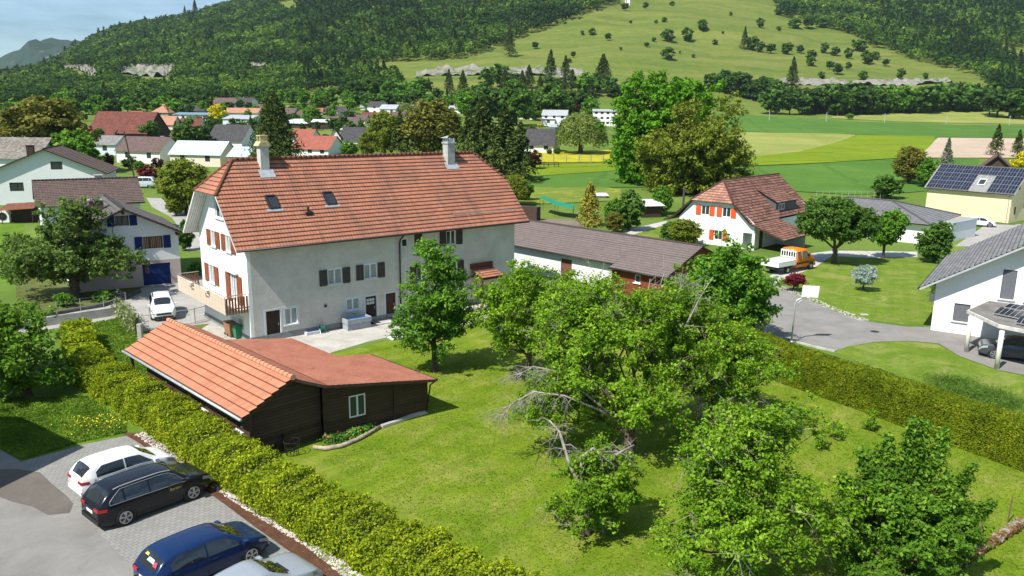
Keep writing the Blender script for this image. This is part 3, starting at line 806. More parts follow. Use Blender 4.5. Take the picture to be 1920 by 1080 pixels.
    for sy in (-1, 1):
        for x in (-wb / 2, wb / 2):
            yb = hwid(x) * .985
            m = MB(); m.tube([(x, sy * (yb - .28), wr + .015), (x, sy * (yb + .004), wr + .015)], wr + .075, 26); m.build('wheel_arch', PLAST, T)
            m = MB(); m.tube([(x, sy * (yb - .2), wr), (x, sy * (yb - .03), wr), (x, sy * (yb + .018), wr), (x, sy * (yb + .03), wr)], [wr, wr, wr * .985, wr * .90], 26)
            wh = m.build('wheel', TYRE, T)
            m = MB(); m.tube([(x, sy * (yb + .022), wr), (x, sy * (yb + .034), wr)], wr * .68, 20)
            rim = m.build('rim', plain('dark_wheel_well', (.05, .05, .055), .5), wh)
            m = MB(); yo = sy * (yb + .040)
            m.tube([(x, sy * (yb + .034), wr), (x, sy * (yb + .05), wr)], wr * .16, 10)
            for q in range(5):
                a = q * 2 * pi / 5 + .3
                for off in (-.16, .16):
                    m.beam((x + cos(a) * wr * .1, yo, wr + sin(a) * wr * .1), (x + cos(a + off) * wr * .66, yo, wr + sin(a + off) * wr * .66), .055, .03)
            for q in range(20):
                a, b = q * pi / 10, (q + 1) * pi / 10; m.beam((x + cos(a) * wr * .67, yo, wr + sin(a) * wr * .67), (x + cos(b) * wr * .67, yo, wr + sin(b) * wr * .67), .03, .03)
            m.build('spokes', RIM, wh)
    if clad:
        m = MB()
        for sy in (-1, 1): OB(m, (0, 0, 0), (1, 0, 0), (0, sy, 0), -wb / 2 + wr + .1, wb / 2 - wr - .1, .2, .36, hwid(0) * .9, hwid(0) * .975)
        m.build('sill_cladding', PLAST, T)
    # bumpers, lamps, mirrors, plate
    m = MB(); xx = -h
    m.box(xx - .03, xx + .25, -Wd * .40, Wd * .40, .26, .44); m.build('rear_bumper', PLAST if clad else paint, T)
    m = MB(); m.box(h - .25, h + .02, -Wd * .38, Wd * .38, .24, .40); m.build('front_bumper', PLAST, T)
    m = MB(); m.box(h - .1, h + .016, -Wd * .29, Wd * .29, Ht * .30, Ht * .385); m.build('grille', PLAST, T)
    m = MB(); m.box(-h - .012, -h + .02, -.26, .26, Ht * .40, Ht * .40 + .11); m.build('number_plate', PLATE, T)
    for sy in (-1, 1):
        def tl(u, v): 
            x = -h + .015 + .30 * u; z = Ht * (.50 + .085 * v); return (x - .012, sy * (hwid(x) * .985 + .012), z)
        patch('tail_light', tl, 5, 2, TAILR, T)
        m = MB(); m.box(-h - .014, -h + .04, min(sy * Wd * .22, sy * Wd * .40), max(sy * Wd * .22, sy * Wd * .40), Ht * .505, Ht * .575); m.build('tail_light', TAILR, T)
        def hl(u, v):
            x = h + .012 - .50 * u ** 1.4; z = ztop(min(x, h)) - .05 - .15 * (1 - v); return (x + .012, sy * (hwid(min(x, h - .02)) * .965 + .018), z - .01)
        patch('headlight', hl, 6, 2, HEADL, T)
        m = MB(); x = ws[1] - .22; m.box(x - .06, x + .1, sy * (hwid(x) * .95), sy * (hwid(x) * .95 + .22), belt(x) + .02, belt(x) + .17)
        m.build('mirror', paint, T)
        if rails:
            m = MB(); m.tube([(a, sy * hwid(a) * .70, ztop(a) + .015) for a in np.linspace(rw[1] + .15, ws[0] - .1, 12)], .022, 5); m.build('roof_rail', ZINC, T)
    for sy in (-1, 1):       # shut lines and handles
        m = MB()
        for x in (splits[2], splits[1] - .05, ws[1] - .2):
            for k in range(5):
                za, zb_ = .33 + k * (belt(x) - .35) / 5, .33 + (k + 1) * (belt(x) - .35) / 5
                ya, yb_ = hwid(x) * .985, hwid(x) * .985; m.beam((x, sy * ya, za), (x, sy * yb_, zb_), .012, .02)
        m.build('shut_lines', PLAST, body)
        for x in (splits[2] + .14, splits[1] + .10):
            m = MB(); m.beam((x, sy * (hwid(x) * .99), belt(x) - .10), (x + .17, sy * (hwid(x) * .99), belt(x) - .10), .03, .025); m.build('door_handle', paint, T)
    return T, dict(belt=belt, hwid=hwid, ztop=ztop, ws=ws, rw=rw, body=body, S=S_, c0=c0, c1=c1)

# ================================================================== THE SETTING
def plane_hit(px, py, P0, Nn):
    d = Vector(ray(px, py)); O = Vector((0, 0, CAMH)); P0 = Vector(P0); Nn = Vector(Nn)
    return O + d * ((P0 - O).dot(Nn) / d.dot(Nn))

# terrain sheet
def hill_grass(m):
    # the unmown hill pasture is of a drier, yellower kind than the valley floor
    t = m.node_tree; b = t.nodes['Principled BSDF']; src = b.inputs['Base Color'].links[0].from_socket; P = world_pos(t); sp = t.nodes.new('ShaderNodeSeparateXYZ'); t.links.new(P, sp.inputs[0])
    mp = t.nodes.new('ShaderNodeMapping'); mp.inputs['Scale'].default_value = (.006, .03, .05); t.links.new(P, mp.inputs[0])
    f = tex(t, 1.0, 8, .72, vec=mp.outputs[0], dist=.5); pas = ramp(t, f, [(.32, (.055, .105, .014)), (.46, (.10, .145, .024)), (.58, (.155, .175, .038)), (.74, (.22, .215, .06))])
    pas = mixc(t, .35, pas, ramp(t, tex(t, .12, 7, .8, vec=P), [(.35, (.045, .085, .012)), (.65, (.20, .205, .05))]))
    t.links.new(mixc(t, ramp(t, math_(t, 'DIVIDE', sp.outputs[1], 1000), [(.56, 0), (.66, 1)]), src, pas), b.inputs['Base Color'])
GRASS = ground_mat('meadow_grass', [(0.06, 0.11, 0.018), (0.10, 0.165, 0.026), (0.17, 0.22, 0.045)], 0.03, 2.0, 0.35, 0.3, ((0.24, 0.25, 0.07), 0.48, 0.7, 0.6), pscale=0.012)
hill_grass(GRASS)
def terrain():
    V = []; Fc = []
    nu, ny = len(UU), len(YY)
    for j, Y in enumerate(YY):
        for i, u in enumerate(UU): V.append((u * max(Y, 60.0), Y, TZ[j, i]))
    for j in range(ny - 1):
        for i in range(nu - 1):
            a = j * nu + i; Fc.append((a, a + 1, a + nu + 1, a + nu))
    me = bpy.data.meshes.new('ground'); me.from_pydata(V, [], Fc); me.polygons.foreach_set('use_smooth', [True] * len(Fc))
    me.materials.append(GRASS); tag(link('ground', me), kind='structure')
terrain()

def sheet(name, pts, z, mat, px=True, kind='structure'):
    P = [g(*p) if px else Vector((p[0], p[1], 0)) for p in pts]
    me = bpy.data.meshes.new(name); bm = bmesh.new()
    vs = [bm.verts.new((p.x, p.y, z)) for p in P]; f = bm.faces.new(vs); f.normal_update()
    if f.normal.z < 0: f.normal_flip()
    bmesh.ops.triangulate(bm, faces=bm.faces); bm.to_mesh(me); bm.free(); me.materials.append(mat)
    return tag(link(name, me), kind=kind)
def strip(name, cols, mat, off=0.25, nx=90, ny=26):
    """a field between a near and a far edge, laid over the terrain; cols (px, py near, py far)"""
    xs = np.linspace(cols[0][0], cols[-1][0], nx); V = []; Fc = []
    for x in xs:
        lo = np.interp(x, [c[0] for c in cols], [c[1] for c in cols]); hi = np.interp(x, [c[0] for c in cols], [c[2] for c in cols])
        A, B = hit(x, lo), hit(x, hi)
        for k in range(ny):
            p = A + (B - A) * (k / (ny - 1)); V.append((p.x, p.y, ter(p.x, p.y) + off))
    for i in range(nx - 1):
        for k in range(ny - 1): a = i * ny + k; Fc.append((a, a + ny, a + ny + 1, a + 1))
    me = bpy.data.meshes.new(name); me.from_pydata(V, [], Fc); me.polygons.foreach_set('use_smooth', [True] * len(Fc)); me.materials.append(mat)
    return tag(link(name, me), kind='structure')

LAWN = ground_mat('mown_lawn', [(0.078, 0.148, 0.007), (0.138, 0.21, 0.011), (0.215, 0.265, 0.024)], 0.30, 5.0, 0.5, 0.9, ((0.33, 0.29, 0.09), 0.47, 0.70, 0.6), pscale=0.40, mow=(40, 4.2, .2, .16))
ROUGH = ground_mat('long_garden_grass', [(0.05, 0.115, 0.010), (0.10, 0.185, 0.015), (0.17, 0.26, 0.03)], 0.5, 6.0, 0.5, 0.9, ((0.26, 0.28, 0.05), 0.5, 0.75, 0.5), pscale=0.4)
GREENL = ground_mat('neighbour_lawn', [(0.06, 0.125, 0.010), (0.115, 0.185, 0.016), (0.19, 0.245, 0.035)], 0.5, 5.0, 0.55, 0.6, ((0.30, 0.275, 0.10), 0.47, 0.68, 0.6), pscale=0.35, mow=(25, 5.0, .3, .08))
sheet('lawn', [(640, 660), (760, 632), (900, 600), (1340, 590), (1440, 680), (1600, 760), (1960, 900), (2300, 1050), (2300, 1500), (600, 1500), (640, 1080), (470, 900), (470, 830), (480, 700)], 0.004, LAWN)
sheet('long_grass', [(110, 616), (240, 590), (262, 625), (330, 660), (340, 760), (180, 690), (100, 640)], 0.004, ROUGH)
sheet('grass_verge', [(-200, 700), (170, 700), (250, 790), (262, 815), (243, 817), (155, 835), (43, 866), (0, 843), (-250, 740)], 0.004, ROUGH)
sheet('neighbour_lawn', [(1555, 470), (1640, 480), (1740, 488), (1800, 560), (1752, 610), (1745, 608), (1690, 608), (1620, 598), (1560, 580), (1500, 545), (1470, 520)], 0.004, GREENL)
sheet('driveway_lawn', [(1565, 660), (1600, 643), (1700, 640), (1760, 646), (1800, 670), (1872, 696), (1960, 712), (2100, 800), (1960, 800), (1800, 745), (1640, 690)], 0.004, GREENL)
sheet('garden_lawn', [(1130, 436), (1250, 418), (1330, 420), (1290, 470), (1180, 445)], 0.004, GREENL)
sheet('vegetable_patch', [(960, 390), (1080, 402), (1095, 425), (1000, 425), (940, 415)], 0.006, ground_mat('garden_soil', [(0.13, 0.10, 0.07), (0.20, 0.16, 0.12), (0.27, 0.22, 0.17)], 0.5, 5, 0.4, 0.8))
sheet('garden_path', [(1165, 433), (1250, 414), (1252, 420), (1185, 441)], 0.010, CONC)

# parking bays and yards
def paver_mat():
    m, t, b = nmat('grey_pavers', 0.9, 0.15)
    P = world_pos(t); mp = t.nodes.new('ShaderNodeMapping'); mp.inputs['Rotation'].default_value = (0, 0, rad(-50)); t.links.new(P, mp.inputs[0])
    br = t.nodes.new('ShaderNodeTexBrick'); br.inputs['Scale'].default_value = 1.0; br.inputs['Brick Width'].default_value = .24; br.inputs['Row Height'].default_value = .20; br.inputs['Mortar Size'].default_value = .016
    br.inputs['Color1'].default_value = (.20, .197, .187, 1); br.inputs['Color2'].default_value = (.255, .25, .237, 1); br.inputs['Mortar'].default_value = (.12, .117, .10, 1)
    t.links.new(mp.outputs[0], br.inputs['Vector'])
    col = mixc(t, 0.35, br.outputs[0], ramp(t, tex(t, .8, 7, .7, vec=P), [(.3, (.18, .176, .165)), (.7, (.32, .312, .295))]))
    t.links.new(col, b.inputs['Base Color']); bump(t, b, br.outputs[1], -0.4, .02); return m
PAVER = paver_mat()
sheet('parking_asphalt', [(-260, 745), (0, 843), (40, 866), (100, 920), (162, 975), (262, 1080), (420, 1300), (-400, 1500), (-700, 900)], 0.006, ASPH)
sheet('paved_bays', [(40, 866), (155, 834), (243, 816), (262, 832), (335, 885), (420, 945), (480, 990), (565, 1050), (660, 1120), (760, 1200), (420, 1300), (262, 1080), (162, 975), (100, 920)], 0.010, PAVER)
WET = ground_mat('damp_asphalt', [(0.10, 0.088, 0.078), (0.13, 0.115, 0.10), (0.155, 0.138, 0.122)], 0.6, 20, 0.3, 0.3)
sheet('damp_patch', [(-80, 880), (30, 880), (75, 886), (95, 905), (125, 930), (138, 945), (130, 962), (90, 966), (60, 950), (20, 940), (-20, 925), (-100, 940)], 0.014, WET)
MULCH = ground_mat('bark_mulch', [(0.075, 0.035, 0.020), (0.13, 0.062, 0.038), (0.20, 0.11, 0.07)], 1.5, 14, 0.6, 1.0, ((0.5, 0.44, 0.38), 0.60, 0.70, 0.7), pscale=3.0)
sheet('mulch_bed', [(228, 812), (262, 812), (330, 850), (420, 915), (500, 975), (575, 1025), (690, 1120), (830, 1230), (760, 1200), (660, 1120), (565, 1050), (480, 990), (420, 945), (335, 885), (262, 832)], 0.014, MULCH)
def stones(name, path, width, n, smin, smax, mat, seed, label=None):
    rs = random.Random(seed); mb = MB(); P = [g(*p) for p in path]
    for k in range(n):
        i = rs.randrange(len(P) - 1); f = rs.random(); c = P[i].lerp(P[i + 1], f); d = (P[i + 1] - P[i]).normalized(); nn = Vector((-d.y, d.x, 0))
        c = c + nn * (rs.random() - .5) * width; s = rs.uniform(smin, smax)
        pts = [Vector((rs.uniform(.6, 1.1) * x, rs.uniform(.6, 1.1) * y, rs.uniform(.5, .9) * z)) * s for x, y, z in ((1, 0, 0), (0, 1, 0), (-1, 0, 0), (0, -1, 0), (0, 0, 1), (0, 0, -.4))]
        pts = [p + c + Vector((0, 0, s * .2)) for p in pts]
        for q in ((0, 1, 4), (1, 2, 4), (2, 3, 4), (3, 0, 4), (1, 0, 5), (2, 1, 5), (3, 2, 5), (0, 3, 5)): mb.quad([pts[w] for w in q])
    o = mb.build(name, mat, recalc=False); return tag(o, kind='stuff')
STONEW = plain('white_gravel_stone', (0.46, 0.42, 0.39), 0.9, var=0.5, scale=2.5)
stones('white_gravel', [(262, 812), (335, 862), (430, 925), (500, 970), (580, 1018), (700, 1110), (800, 1190)], .50, 2300, .025, .075, STONEW, 3)
stones('gravel_edge', [(1462, 538), (1490, 548), (1560, 578), (1625, 602)], .9, 420, .04, .11, plain('grey_field_stone', (.36, .34, .31), .9, var=.4, scale=2.5), 4)

ROADM = ground_mat('road_concrete', [(0.26, 0.25, 0.235), (0.34, 0.325, 0.30), (0.41, 0.395, 0.36)], 0.35, 10, 0.3, 0.3, ((0.20, 0.19, 0.18), 0.55, 0.72, 0.6))
sheet('village_road', [(-60, 640), (-60, 600), (70, 596), (135, 582), (190, 572), (262, 541), (335, 522), (380, 505), (440, 560), (520, 640), (420, 640), (395, 607), (340, 612), (265, 622), (235, 596), (75, 620)], 0.008, ROADM)
sheet('upper_road', [(262, 352), (288, 350), (302, 372), (345, 398), (372, 425), (378, 470), (345, 470), (338, 430), (322, 408), (285, 388)], 0.008, ROADM)
PATIO = ground_mat('patio_stone', [(0.30, 0.285, 0.25), (0.42, 0.40, 0.36), (0.52, 0.50, 0.46)], 0.8, 6, 0.35, 0.4, ((0.20, 0.22, 0.12), 0.55, 0.68, 0.5), pscale=1.5)
sheet('patio', [(545, 690), (625, 660), (690, 641), (760, 625), (905, 603), (990, 575), (960, 540), (730, 590), (473, 634), (405, 600), (340, 640)], 0.012, PATIO)
sheet('driveway', [(1440, 560), (1465, 540), (1500, 555), (1560, 582), (1620, 602), (1700, 613), (1752, 613), (1760, 560), (2100, 600), (2100, 760), (1960, 710), (1872, 694), (1800, 668), (1760, 644), (1700, 639), (1640, 641), (1592, 649), (1566, 658), (1530, 650), (1470, 634), (1420, 622), (1380, 600)], 0.012, ASPH)
sheet('van_bay', [(1440, 520), (1500, 478), (1530, 500), (1460, 528), (1440, 545)], 0.012, CONC)
sheet('upper_yard', [(1790, 462), (1850, 420), (1900, 422), (2000, 405), (2150, 420), (2150, 480), (1900, 462)], 0.012, ROADM)
sheet('shaded_forecourt', [(1500, 478), (1560, 470), (1720, 472), (1720, 482), (1640, 484), (1560, 480), (1530, 500)], 0.010, CONC)
sheet('kitchen_garden', [(30, 530), (60, 512), (200, 540), (268, 530), (262, 545), (185, 572), (130, 583), (70, 596), (30, 560)], 0.010, ground_mat('dark_bed_soil', [(0.05, 0.06, 0.02), (0.10, 0.12, 0.03), (0.17, 0.17, 0.08)], 0.7, 5, 0.5, 0.9))
sheet('sunny_lawn', [(-300, 420), (0, 415), (45, 420), (50, 470), (60, 512), (30, 530), (-300, 540)], 0.006, ROUGH)

# fields
crop_d = ground_mat('young_wheat', [(0.050, 0.125, 0.018), (0.072, 0.155, 0.024), (0.105, 0.20, 0.032)], 0.04, 1.6, 0.35, 0.3, mow=(12, 0.35, 0.97, 0.25))
crop_y = ground_mat('yellow_green_crop', [(0.11, 0.17, 0.008), (0.15, 0.215, 0.010), (0.20, 0.265, 0.015)], 0.05, 1.6, 0.35, 0.3, mow=(70, 0.28, 0.975, 0.5))
hay = ground_mat('hay_meadow', [(0.13, 0.19, 0.03), (0.22, 0.25, 0.06), (0.32, 0.31, 0.10)], 0.05, 1.0, 0.3, 0.3)
soilf = ground_mat('ploughed_soil', [(0.33, 0.25, 0.18), (0.42, 0.33, 0.245), (0.48, 0.39, 0.30)], 0.04, 0.8, 0.25, 0.4)
flow = ground_mat('buttercup_meadow', [(0.14, 0.20, 0.02), (0.36, 0.33, 0.02), (0.52, 0.44, 0.02)], 0.25, 1.5, 0.4, 0.3)
strip('far_crop_field', [(1340, 246, 213), (1400, 247, 216), (1500, 250, 222), (1600, 252, 228), (1700, 256, 232), (1760, 258, 234), (2250, 262, 240)], crop_d, .12)
strip('hay_field', [(1340, 300, 247), (1400, 297, 248), (1430, 293, 249), (1500, 286, 250), (1560, 272, 251), (1603, 255, 253)], hay, .15)
strip('striped_crop_field', [(1180, 322, 300), (1400, 312, 297), (1430, 311, 293), (1500, 308, 285), (1560, 305, 270), (1610, 302, 254), (1690, 297, 255), (1735, 289, 256), (1752, 270, 257)], crop_y, .18)
strip('near_crop_field', [(990, 352, 322), (1100, 352, 316), (1250, 352, 320), (1400, 352, 313), (1500, 360, 309), (1600, 366, 303), (1700, 362, 298), (1835, 350, 297)], crop_d, .12)
strip('light_crop_strip', [(985, 333, 312), (1100, 325, 308), (1200, 318, 305)], crop_y, .21)
strip('ploughed_field', [(1733, 296, 285), (1745, 297, 274), (1757, 297, 259), (1870, 297, 260), (2200, 300, 263)], soilf, .21)
strip('buttercup_meadow', [(985, 309, 284), (1020, 306, 287), (1100, 305, 283), (1200, 303, 280)], flow, .16)
strip('railway_verge', [(1560, 222, 219), (1700, 229, 212), (1900, 233, 210), (2200, 238, 212)], hay, .2)
WFL = ground_mat('wildflower_meadow', [(0.08, 0.13, 0.02), (0.14, 0.19, 0.03), (0.22, 0.26, 0.05)], 0.12, 2.5, 0.5, 0.5, ((0.40, 0.36, 0.05), 0.52, 0.68, 0.7), pscale=0.16)
strip('wildflower_meadow', [(975, 384, 343), (1100, 380, 346), (1165, 376, 356)], WFL, .10)

# rock cuttings and the far ridge
ROCK = ground_mat('pale_rock', [(0.10, 0.10, 0.07), (0.24, 0.225, 0.20), (0.36, 0.345, 0.32)], 0.16, 0.9, 0.6, 1.0, ((0.07, 0.11, 0.03), .50, .58, .9), pscale=.06)
def rock(cols, off=1.5, seed=1):
    o = strip('rock_face', cols, ROCK, off, 70, 9); r = random.Random(seed)
    for v in o.data.vertices: v.co.z += mnoise.noise(Vector((v.co.x * .15, v.co.y * .15, seed))) * 4.5
    return o
rock([(215, 139, 134), (245, 142, 126), (280, 145, 123), (308, 146, 123), (328, 130, 124)], 2, 1)
rock([(113, 128, 123), (140, 130, 123), (165, 140, 125), (184, 150, 132)], 2, 2)
rock([(465, 126, 120), (490, 127, 121), (505, 129, 124)], 2, 6)
rock([(780, 144, 138), (820, 143, 128), (900, 142, 127), (1000, 142, 129), (1100, 147, 135)], 1, 3)
rock([(1462, 160, 148), (1520, 160, 150), (1600, 162, 153), (1700, 161, 152), (1785, 155, 152)], 1.2, 4)

def far_ridge():
    FORF = ground_mat('distant_forest', [(0.008, 0.024, 0.016), (0.018, 0.042, 0.024), (0.032, 0.062, 0.030)], 0.012, 0.05, 0.6, 1.0, ((0.30, 0.29, 0.27), 0.60, 0.66, 0.8), pscale=0.006)
    prof = [(-1500, 60), (-700, 70), (-200, 118), (0, 122), (30, 104), (52, 92), (62, 83), (80, 79), (110, 82), (140, 80), (200, 86), (300, 100), (500, 120), (800, 140)]
    V = []; Fc = []; n = 160; rows = 22
    xs = np.linspace(-1500, 800, n)
    for i, x in enumerate(xs):
        y = np.interp(x, [p[0] for p in prof], [p[1] for p in prof]); u = (x - 960) / K
        for k in range(rows):
            f = k / (rows - 1); Y = 3300 + 1000 * f; zt = CAMH + 4300 * (hor(x) - y) / K
            z = 20 + (zt - 20) * f ** .8 + mnoise.fractal(Vector((u * Y / 130, Y / 130, 5)), .8, 2.1, 5) * 34 * (0.3 + f)
            V.append((u * Y, Y, z))
    for i in range(n - 1):
        for k in range(rows - 1): a = i * rows + k; Fc.append((a, a + rows, a + rows + 1, a + 1))
    me = bpy.data.meshes.new('far_ridge'); me.from_pydata(V, [], Fc); me.materials.append(FORF); tag(link('hills', me), kind='structure')
far_ridge()

# ================================================================== MAIN FARMHOUSE
AZF = 50.0; dF = Vector((sin(rad(AZF)), cos(rad(AZF)), 0)); dP = Vector((-cos(rad(AZF)), sin(rad(AZF)), 0)); C0 = Vector((-17.93, 53.05, 0))
RED = rooftile('red_clay_tiles', (0.345, 0.142, 0.086), (0.40, 0.175, 0.112), (0.13, 0.085, 0.07), .36, .24, 0.75, linew=.13)
BRSH = planks('red_brown_shutter', (0.24, 0.075, 0.035), .5, 2, var=.15, gap=0.0)
GYSH = plain('dark_grey_brown_shutter', (0.065, 0.055, 0.05), 0.8, var=.3)
CURT = plain('white_curtain', (0.5, 0.52, 0.5), 0.9, var=.1)
SOFW = planks('white_painted_boards', (0.68, 0.68, 0.67), .16, 0, var=.06)
ODOOR = planks('dark_oak_door', (0.045, 0.028, 0.02), .12, 0, var=.3)
W_ = lambda **k: k
fw_ = [('f', 1.12, 2.17, 0, 2.13, W_(door=ODOOR)), ('f', 2.49, 3.45, .95, 2.13, W_(trim=TRIM, sill=TRIM, curtain=CURT)),
       ('f', 5.92, 7.05, 3.40, 4.52, W_(trim=TRIM, sill=TRIM, shut=GYSH, sw=.62, curtain=CURT)), ('f', 8.90, 10.0, 3.45, 4.56, W_(trim=TRIM, sill=TRIM, shut=GYSH, sw=.62, curtain=CURT)),
       ('f', 7.35, 8.45, 1.25, 2.12, W_(trim=TRIM, sill=TRIM, curtain=CURT)), ('f', 8.96, 9.91, .06, 2.07, W_(door=ODOOR, panes=CURT)), ('f', 10.72, 11.63, .06, 2.08, W_(door=planks('red_oak_door', (0.075, 0.038, 0.025), .12, 0, var=.3))),
       ('f', 12.25, 12.8, 5.55, 6.2, W_(mull=0)), ('f', 16.45, 17.35, 5.3, 6.45, W_(shut=DARKW, sw=.62, sill=TRIM)),
       ('f', 13.4, 14.2, 5.35, 6.5, W_(door=DARKW, trim=None, handle=False)), ('f', 13.6, 14.5, 2.6, 3.9, W_(shut=DARKW, sw=.6, sill=TRIM)), ('f', 16.5, 17.5, 2.6, 3.9, W_(shut=DARKW, sw=.6, sill=TRIM)), ('f', 15.0, 16.0, 0.06, 2.1, W_(door=ODOOR)),
       ('l', 2.50, 3.45, 6.02, 7.15, W_(trim=WHITE, sill=TRIM, shut=BRSH, sw=.72, curtain=CURT)), ('l', 5.40, 6.40, 6.02, 7.15, W_(trim=WHITE, sill=TRIM, shut=BRSH, sw=.72, curtain=CURT)),
       ('l', 1.60, 2.75, 3.15, 4.48, W_(trim=WHITE, sill=TRIM, shut=BRSH, sw=.75, curtain=CURT)), ('l', 5.85, 7.10, 2.48, 4.48, W_(mull=2, shut=BRSH, sw=.78, curtain=CURT)),
       ('l', 3.75, 5.25, 8.25, 9.45, W_(trim=TRIM, sill=TRIM)), ('l', 7.0, 7.7, 0.7, 1.5, W_(trim=TRIM))]
MH = house('farmhouse', 'long white plastered farmhouse with a big red tiled half-hipped roof', 'house', C0 + dF * 11.8 + dP * 4.5, rad(40), 23.6, 9.0, 7.54, 1.057, WHITE, RED, .80, .96, .40, .36, SOFW, fw_,
           chims=[(-8.55, -.45, 1.35, .64, plain('white_chimney_render', (.48, .48, .46), .9)), (7.75, -.55, 1.45, .74, plain('cement_chimney', (.38, .39, .38), .9, var=.2))], lift=.055, base=(.45, plain('grey_plinth', (.22, .23, .24), .9)))
for ch in MH.children:
    if ch.name.startswith('wall'): ch.data.materials[0] = WHITE
# the rougher grey plaster skin of the long front
def skin():
    m = MB(); O, ax, out = face_frame(23.6, 9.0, 'f')
    wall_panel(m, O + Vector((0, -.012, 0)), ax, out, [(0.25, .0), (23.6, .0), (23.6, 7.4), (.25, 7.4)], [w[1:5] for w in fw_ if w[0] == 'f'], .0)
    m.build('front_plaster', GREYW, MH)
skin()
def chimney_tops():
    m = MB(); x, y = -8.55, -.45
    pot = plain('lichen_pot', (.50, .42, .22), .95, var=.4, scale=8)
    m.poly_prism([(-.5, 0), (.5, 0), (.3, .3), (-.3, .3)], 'y', -.42, .42); 
    for i, v in enumerate(m.v): m.v[i] = (v[0] + x, v[1] + y, v[2] + 13.27)
    m.box(x - .27, x + .27, y - .3, y - .2, 13.57, 13.95); m.box(x - .27, x + .27, y + .2, y + .3, 13.57, 13.95); m.box(x - .3, x + .3, y - .34, y + .34, 13.95, 14.02)
    m.build('chimney_cap', pot, MH)
    m = MB(); x, y = 7.75, -.55
    for dx in (-.36, .28):
        for dy in (-.36, .28): m.box(x + dx, x + dx + .09, y + dy, y + dy + .09, 13.28, 13.62)
    m.box(x - .30, x + .30, y - .30, y + .30, 13.2, 13.55)
    m.poly_prism([(-.52, 0), (.52, 0), (.06, .2), (-.06, .2)], 'y', -.52, .52)
    k = len(m.v) - 8
    for i in range(k, len(m.v)): v = m.v[i]; m.v[i] = (v[0] + x, (v[1] * (1 if v[2] < .1 else .15)) + y, v[2] + 13.62)
    m.build('chimney_cap', ZINC, MH)
    m = MB()      # lead flashings
    for cx_, cw in ((-8.55, .72), (7.75, .82)):
        m = MB()
        z0 = 12.3 - 1.057 * 1.25; m.quad([(cx_ - cw * .8, -1.25, z0 + .09), (cx_ + cw * .8, -1.25, z0 + .09), (cx_ + cw * .8, -.75, z0 + .09 + .5285), (cx_ - cw * .8, -.75, z0 + .09 + .5285)]); m.build('flashing', ZINC, MH)
chimney_tops()
MHm = MH.matrix_basis.copy() if False else Matrix.Translation(MH.location) @ Matrix.Rotation(rad(40), 4, 'Z')
MHi = MHm.inverted()
def mh_roof(px, py):
    d = Vector(ray(px, py)); O = MHi @ Vector((0, 0, CAMH)); D = (MHi.to_3x3() @ d)
    # z = 12.3 + 1.057*y on the front slope
    t = (12.3 + 1.057 * O.y - O.z) / (D.z - 1.057 * D.y); return O + D * t
def skylight(px, py, w=.78, h=1.15):
    c = mh_roof(px, py); sl_ = Vector((0, 1, 1.057)).normalized(); n = Vector((0, -1.057, 1)).normalized(); U = Vector((1, 0, 0))
    def B(m, u0, u1, v0, v1, h0, h1): 
        P = [c + U * u + sl_ * v + n * q for q in (h0, h1) for v in (v0, v1) for u in (u0, u1)]
        for q in ((0, 2, 3, 1), (4, 5, 7, 6), (0, 1, 5, 4), (2, 6, 7, 3), (0, 4, 6, 2), (1, 3, 7, 5)): m.quad([P[i] for i in q])
    m = MB(); B(m, -w / 2, -w / 2 + .09, -h / 2, h / 2, -.02, .17); B(m, w / 2 - .09, w / 2, -h / 2, h / 2, -.02, .17); B(m, -w / 2 + .09, w / 2 - .09, -h / 2, -h / 2 + .1, -.02, .17); B(m, -w / 2 + .09, w / 2 - .09, h / 2 - .1, h / 2, -.02, .19)
    s_ = m.build('skylight', GUTTER, MH); m = MB(); B(m, -w / 2 + .09, w / 2 - .09, -h / 2 + .1, h / 2 - .1, .02, .11); m.build('pane', GLASS, s_)
    m = MB(); B(m, -w / 2 - .2, w / 2 + .2, -h / 2 - .22, -h / 2, .0, .075); m.build('flashing', ZINC, s_)
skylight(510, 380); skylight(617, 373)
